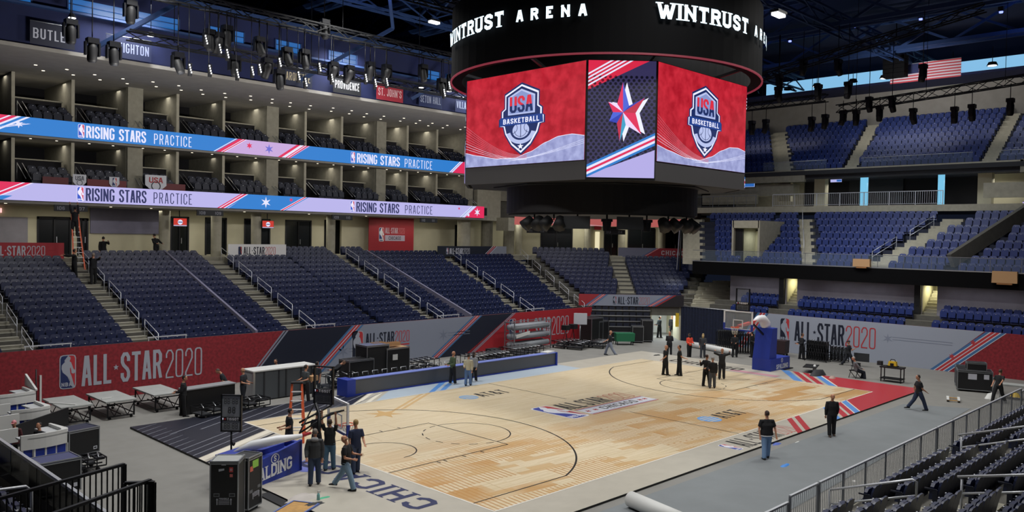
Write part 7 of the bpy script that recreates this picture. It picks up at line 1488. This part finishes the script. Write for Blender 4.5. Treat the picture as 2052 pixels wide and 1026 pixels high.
        ell_loft(hm, [(hd(0, -.05, .05), .06 * k, .05 * k, X), (hd(0, -.04, .09), .0755 * k, .062 * k, X), (hd(0, -.045, .115), .06 * k, .055 * k, X)], hair, 12); hm.build('hair', T)
    e = MB()
    for s in (-1, 1): ell_loft(e, [(hd(s * .03, .088, .108), .004, .003, X), (hd(s * .03, .0935, .112), .012, .006, X), (hd(s * .03, .09, .117), .005, .003, X)], F('#15100e'), 6)
    e.build('eye', T); m = MB(); m.prism([hd(-.022, .09, .045), hd(.022, .09, .045), hd(.018, .1, .052), hd(-.018, .1, .052)], (0, 0, .006), F('#7a4038')); m.build('mouth', T)
    if hood: m = MB(); ell_loft(m, [(up(-.03, .44), .11 * k, .05 * k, X), (up(-.085, .5), .12 * k, .06 * k, X), (up(-.05, .56), .09 * k, .05 * k, X)], F(hood, 0, .9), 12); m.build('hood', T)
    if lanyard: m = MB(); [m.bar(up(.075, .5, s * .05), up(.135, .2, 0), .015, .01, F('#c43f48')) for s in (-1, 1)]; m.box(up(.135, .14), (.07, .02, .1), F('#d8d8dc')); m.build('lanyard', T)
    if belt: m = MB(); ell_loft(m, [(up(0, -.075), .17 * b * k + g, .12 * b * k + g, X), (up(0, -.045), .17 * b * k + g, .12 * b * k + g, X)], F(belt), 14); m.build('shirt_hem', T)
    T['hands'] = [tuple((JA[s][2] + JA[s][3] * .1)) for s in (-1, 1)]
    return T
UP = (170, 12, 10); FOLD = (35, 12, 110); HOLD = (8, 7, 72); REST = (2, 7, 12); BACKH = (-15, 12, 35); HEADH = (120, 45, 130)
STAND = ((3, 0), (-3, 0)); WALK = ((28, 12), (-20, 14)); WALK2 = ((-20, 14), (28, 12))
J1 = '#4a6078'; J2 = '#5c7ba2'; DK = '#15161b'; D2 = '#1e222c'
person(630, 972, 'man in a dark grey hooded jacket, back turned, at the near goal', 8, 1.86, '#3a3b3e', '#34425c', '#6d6660', sleeve='long', arms=((8, 10, 30), REST), bulk=1.25, hood='#8a8a8c', z=.07)
person(660, 942, 'man in a black vest reaching both hands up to the glass backboard', -5, 1.82, '#15171a', '#4d6c84', '#3a302a', arms=((160, 8, 12), (155, 10, 12)), z=.07, nod=-20, bulk=1.18)
person(693, 981, 'bald man in a black polo with a lanyard walking left in light jeans', 80, 1.82, DK, '#7792aa', '#7a5a48', bald=True, arms=(HOLD, (25, 8, 65)), legs=((24, 8), (-24, 12)), nod=22, lanyard=True, bulk=1.2, z=.07)
person(712, 948, 'fair haired man in a navy tee shirt and dark jeans standing right of the backboard', 35, 1.86, '#1c2642', '#323d56', '#8f7648', arms=(REST, (20, 5, 40)), z=.07)
person(579, 912, 'dark haired man in black tee shirt behind the white goal arm, by the ladder', -60, 1.74, '#101218', '#20242e', '#15110f', arms=(HOLD, HOLD), nod=10, z=.07)
person(634, 918, 'man in a dark shirt half hidden behind the hooded man at the goal', -30, 1.72, '#17181d', '#22252e', '#3a2c26', arms=(HOLD, HOLD), nod=15, z=.07)
p = person(612, 806, 'man in a grey tee shirt carrying a small brown box beside the ladder', -40, 1.85, '#444a4e', '#231f22', '#2b2522', arms=(HOLD, HOLD))
for hp, l in ((p, 'small brown box in the hands of the grey shirted man'),):
    c = hp.matrix_basis @ Vector((0, .42, 1.12)); tag(MB().box((0, 0, 0), (.42, .3, .24), 'card').build('carried_box', loc=c, rz=.2), l, 'box')
person(634, 795, 'man behind the near shot clock, mostly hidden, in dark clothes', -20, 1.8, '#20242c', '#1c1f26', '#201a18', arms=(REST, REST))
person(367, 834, 'man in black standing at the left end of the black draped counter', -80, 1.84, '#101116', '#0f1014', '#181412', sleeve='long', arms=(HOLD, HOLD), nod=15)
person(452, 806, 'man leaning on the black draped counter from behind, head bowed', 110, 1.76, '#1c1f26', '#20242c', '#4a3c34', arms=(HOLD, HOLD), lean=25, nod=25)
person(487, 812, 'man with bare brow in a dark polo at the right end of the black draped counter', 80, 1.8, '#23262d', '#1e222b', '#8a6a52', bald=True, arms=(HOLD, HOLD), bulk=1.1)
person(553, 786, 'man whose head shows behind the grey road cabinet', 160, 1.74, '#1e2228', '#20242c', '#2a2320', arms=(HOLD, REST), nod=15)
person(668, 778, 'man in dark clothes bending over the black equipment behind the scorers table', -60, 1.76, '#14171f', '#14161c', '#5a4638', sleeve='long', arms=((50, 8, 30), (60, 8, 25)), lean=48, legs=((35, 50), (10, 30)), nod=10)
person(907, 770, 'man in an olive green jacket with white trainers before the scorers table', -60, 1.84, '#46583f', '#181a20', '#8a6a50', sleeve='long', arms=(HOLD, HOLD), shoes='#d8d8da', bald=True, z=.07)
person(938, 773, 'person in a beige sweater and blue jeans with their back turned at the scorers table', -10, 1.76, '#b8b29c', '#5b7aac', '#241c1a', sleeve='long', arms=(HOLD, REST), z=.07)
person(949, 765, 'person with a grey and white striped top behind the one in beige', -30, 1.7, '#8f9298', '#181a20', '#2c2220', sleeve='long', arms=(HOLD, REST), shoes='#d8d8da', z=.07, longhair=True)
person(1222, 712, 'bald man in black with pale grey jeans walking past the flat dollies', -100, 1.84, '#1c2026', '#7b8394', '#8a7464', bald=True, arms=(REST, (30, 8, 30)), legs=WALK)
person(1321, 677, 'dark figure standing at the left side of the lit tunnel', -70, 1.84, '#17232c', '#11161c', '#14110f', sleeve='long', arms=(HOLD, HOLD))
person(1346, 674, 'dark figure seen against the bright wall of the tunnel', 170, 1.78, '#0d0e12', '#0d0e12', '#0f0d0c', sleeve='long', arms=((60, 10, 120), REST))
person(1341, 712, 'woman in a dark coat standing beyond the court, left of the one in red', 160, 1.72, '#191b22', '#15171d', '#a98a60', sleeve='long', arms=(HOLD, HOLD), longhair=True)
person(1333, 752, 'bald man in black tee shirt on the far court facing right', -80, 1.84, '#131418', '#141519', '#b08c74', bald=True, arms=(REST, (15, 6, 40)), z=.07)
person(1361, 753, 'dark haired man in black with papers in his left hand on the far court', 80, 1.86, '#16181c', '#15171b', '#231c19', arms=((20, 8, 50), REST), z=.07)
person(1381, 716, 'woman in a bright red jacket with long dark hair, back turned', 20, 1.70, '#e04a34', '#121319', '#231b18', sleeve='long', arms=(HOLD, HOLD), longhair=True, legs=((3, 0), (-3, 0)))
person(1408, 717, 'woman in a grey suit with fair hair right of the red jacket', -20, 1.72, '#33363c', '#3a3e46', '#a58d62', sleeve='long', arms=(BACKH, HOLD), longhair=True)
person(1415, 774, 'person in dark clothes facing a companion on the far court', -50, 1.80, '#15161c', '#14161c', '#3a2620', sleeve='long', arms=(FOLD, HOLD), z=.07, legs=((8, 0), (-10, 0)))
person(1427, 778, 'grey haired man in a black jacket with grey trousers, right of the pair', -20, 1.76, '#17181c', '#4a4e56', '#8d8a88', sleeve='long', arms=(HOLD, REST), z=.07, bulk=1.12)
person(1446, 760, 'man in a dark sweater standing with both hands on his head', -20, 1.84, '#26272c', '#20222a', '#b08a72', sleeve='long', arms=(HEADH, HEADH), z=.07, bald=True)
person(1472, 716, 'person in black among the folding chair trolleys, left one', -30, 1.76, '#121318', '#121318', '#5a3d30', sleeve='long', arms=(HOLD, HOLD))
person(1506, 716, 'tall person in black beside the blue goal stand', 40, 1.88, '#101116', '#101116', '#141110', sleeve='long', arms=(HOLD, REST))
person(1606, 720, 'dark clothed man standing left of the small chair trolley before the banner', -90, 1.86, '#17191f', '#15171d', '#3a2a24', sleeve='long', arms=(HOLD, HOLD))
person(1700, 733, 'man in a dark cap striding left before the pale banner', 80, 1.78, '#15181f', '#1c2029', '#1a1614', cap='#1a1c24', arms=((30, 8, 90), REST), legs=WALK)
person(1716, 758, 'grey bearded man sitting low on the black folding chair', 80, 1.78, '#6a6c70', '#1c222e', '#9a9490', sleeve='long', arms=((35, 10, 30), (35, 10, 30)), legs=((75, 70), (65, 75)), seat=.5, lean=12, nod=10)
person(1666, 874, 'balding man in long black pullover walking this way past the striped apron', 172, 1.84, '#121316', '#15161a', '#9a7a66', sleeve='long', bald=True, arms=((12, 10, 15), (-5, 10, 15)), legs=((10, 4), (-8, 6)), nod=12, bulk=1.1, shoes='#4a3a30')
person(1535, 920, 'large man in black tee shirt with white hem and light blue jeans, back turned', 5, 1.86, '#15161a', '#7c9cc4', '#3a2a24', arms=((5, 16, 18), (8, 16, 15)), legs=((8, 2), (-8, 4)), bulk=1.42, belt='#d4d6da', skin='skin')
person(1840, 822, 'man in a black polo and dark jeans walking left past the red court corner', 88, 1.84, '#14161b', '#2c3750', '#2c221e', arms=((15, 8, 40), (-20, 10, 25)), legs=((26, 8), (-24, 14)), nod=14, bulk=1.08)
person(2000, 806, 'man in black pulling the grey cart at the right edge', -60, 1.82, '#14171b', '#17181c', '#4a3a2e', arms=((20, 8, 30), (50, 14, 10)), legs=WALK, lean=10)
# seated pair behind the nearest desk
person(0, 0, 'person with a pink and white cap behind the nearest white desk', 190, 1.7, '#4a1e22', '#1c1c20', '#5a3028', cap='#d58a90', sleeve='long', arms=(HOLD, HOLD), pos=(-22.85, 8.3, -.02), legs=((80, 80), (80, 80)), seat=.55)
person(0, 0, 'person with dark hair looking over the nearest white desk', 160, 1.7, '#26282c', '#1c1c20', '#1c1614', sleeve='long', arms=(HOLD, HOLD), pos=(-22.3, 7.35, -.02), legs=((80, 80), (80, 80)), seat=.55, skin='skin')
# crew at the top of the left stand
person(0, 0, 'worker high on the orange ladder under the section sign', 5, 1.75, '#14151a', '#101116', '#14110f', sleeve='long', arms=((160, 8, 10), (155, 8, 12)), pos=(-14.95, 27.35, 7.75), legs=((10, 15), (0, 0)))
person(0, 0, 'worker in black holding the left side of the orange ladder', -50, 1.8, '#0f1014', '#0f1014', '#15110f', sleeve='long', arms=((80, 6, 20), (90, 6, 15)), pos=(-15.3, 26.3, 5.25))
person(0, 0, 'grey haired worker in black holding the foot of the orange ladder', 40, 1.84, '#0e0f13', '#0e0f13', '#8a7a6c', sleeve='long', arms=((95, 6, 20), (95, 6, 20)), pos=(-14.5, 25.6, 5.0), bulk=1.1)
person(0, 0, 'worker in black standing in the top row right of the ladder', 30, 1.76, '#0e0f13', '#0e0f13', '#15110f', sleeve='long', arms=(REST, (70, 20, 60)), pos=(-12.6, 29.6, 6.0))
person(0, 0, 'worker in black leaning with a pole at the top of the white kerb', 60, 1.8, '#0e0f13', '#0e0f13', '#15110f', sleeve='long', arms=((40, 8, 40), (50, 8, 20)), pos=(-9.2, 29.9, 6.2), lean=15)

# ---------------------------------------------------------------- deeper levels: marks sit on their panels, nets on rims, faces on bodies
UNDER = {'printed_graphic': ('cloth', 'board'), 'lettering': ('cloth', 'panel', 'front_pad', 'padded_base'), 'stickers': ('body',), 'net': ('rim',), 'target_square': ('glass_board',), 'eye': ('body',), 'mouth': ('body',), 'lens': ('head', 'case'), 'screen': ('housing', 'case'), 'trigger': ('body',), 'display': ('frame',)}
for o in list(COL.objects):
    b0 = o.name.split('.')[0]
    if o.parent and b0 in UNDER and o.location.length < 1e-6 and o.parent.parent is None:
        for sib in o.parent.children:
            if sib.name.split('.')[0] in UNDER[b0] and sib.location.length < 1e-6 and sum(abs(v) for v in sib.rotation_euler) < 1e-6: o.parent = sib; break
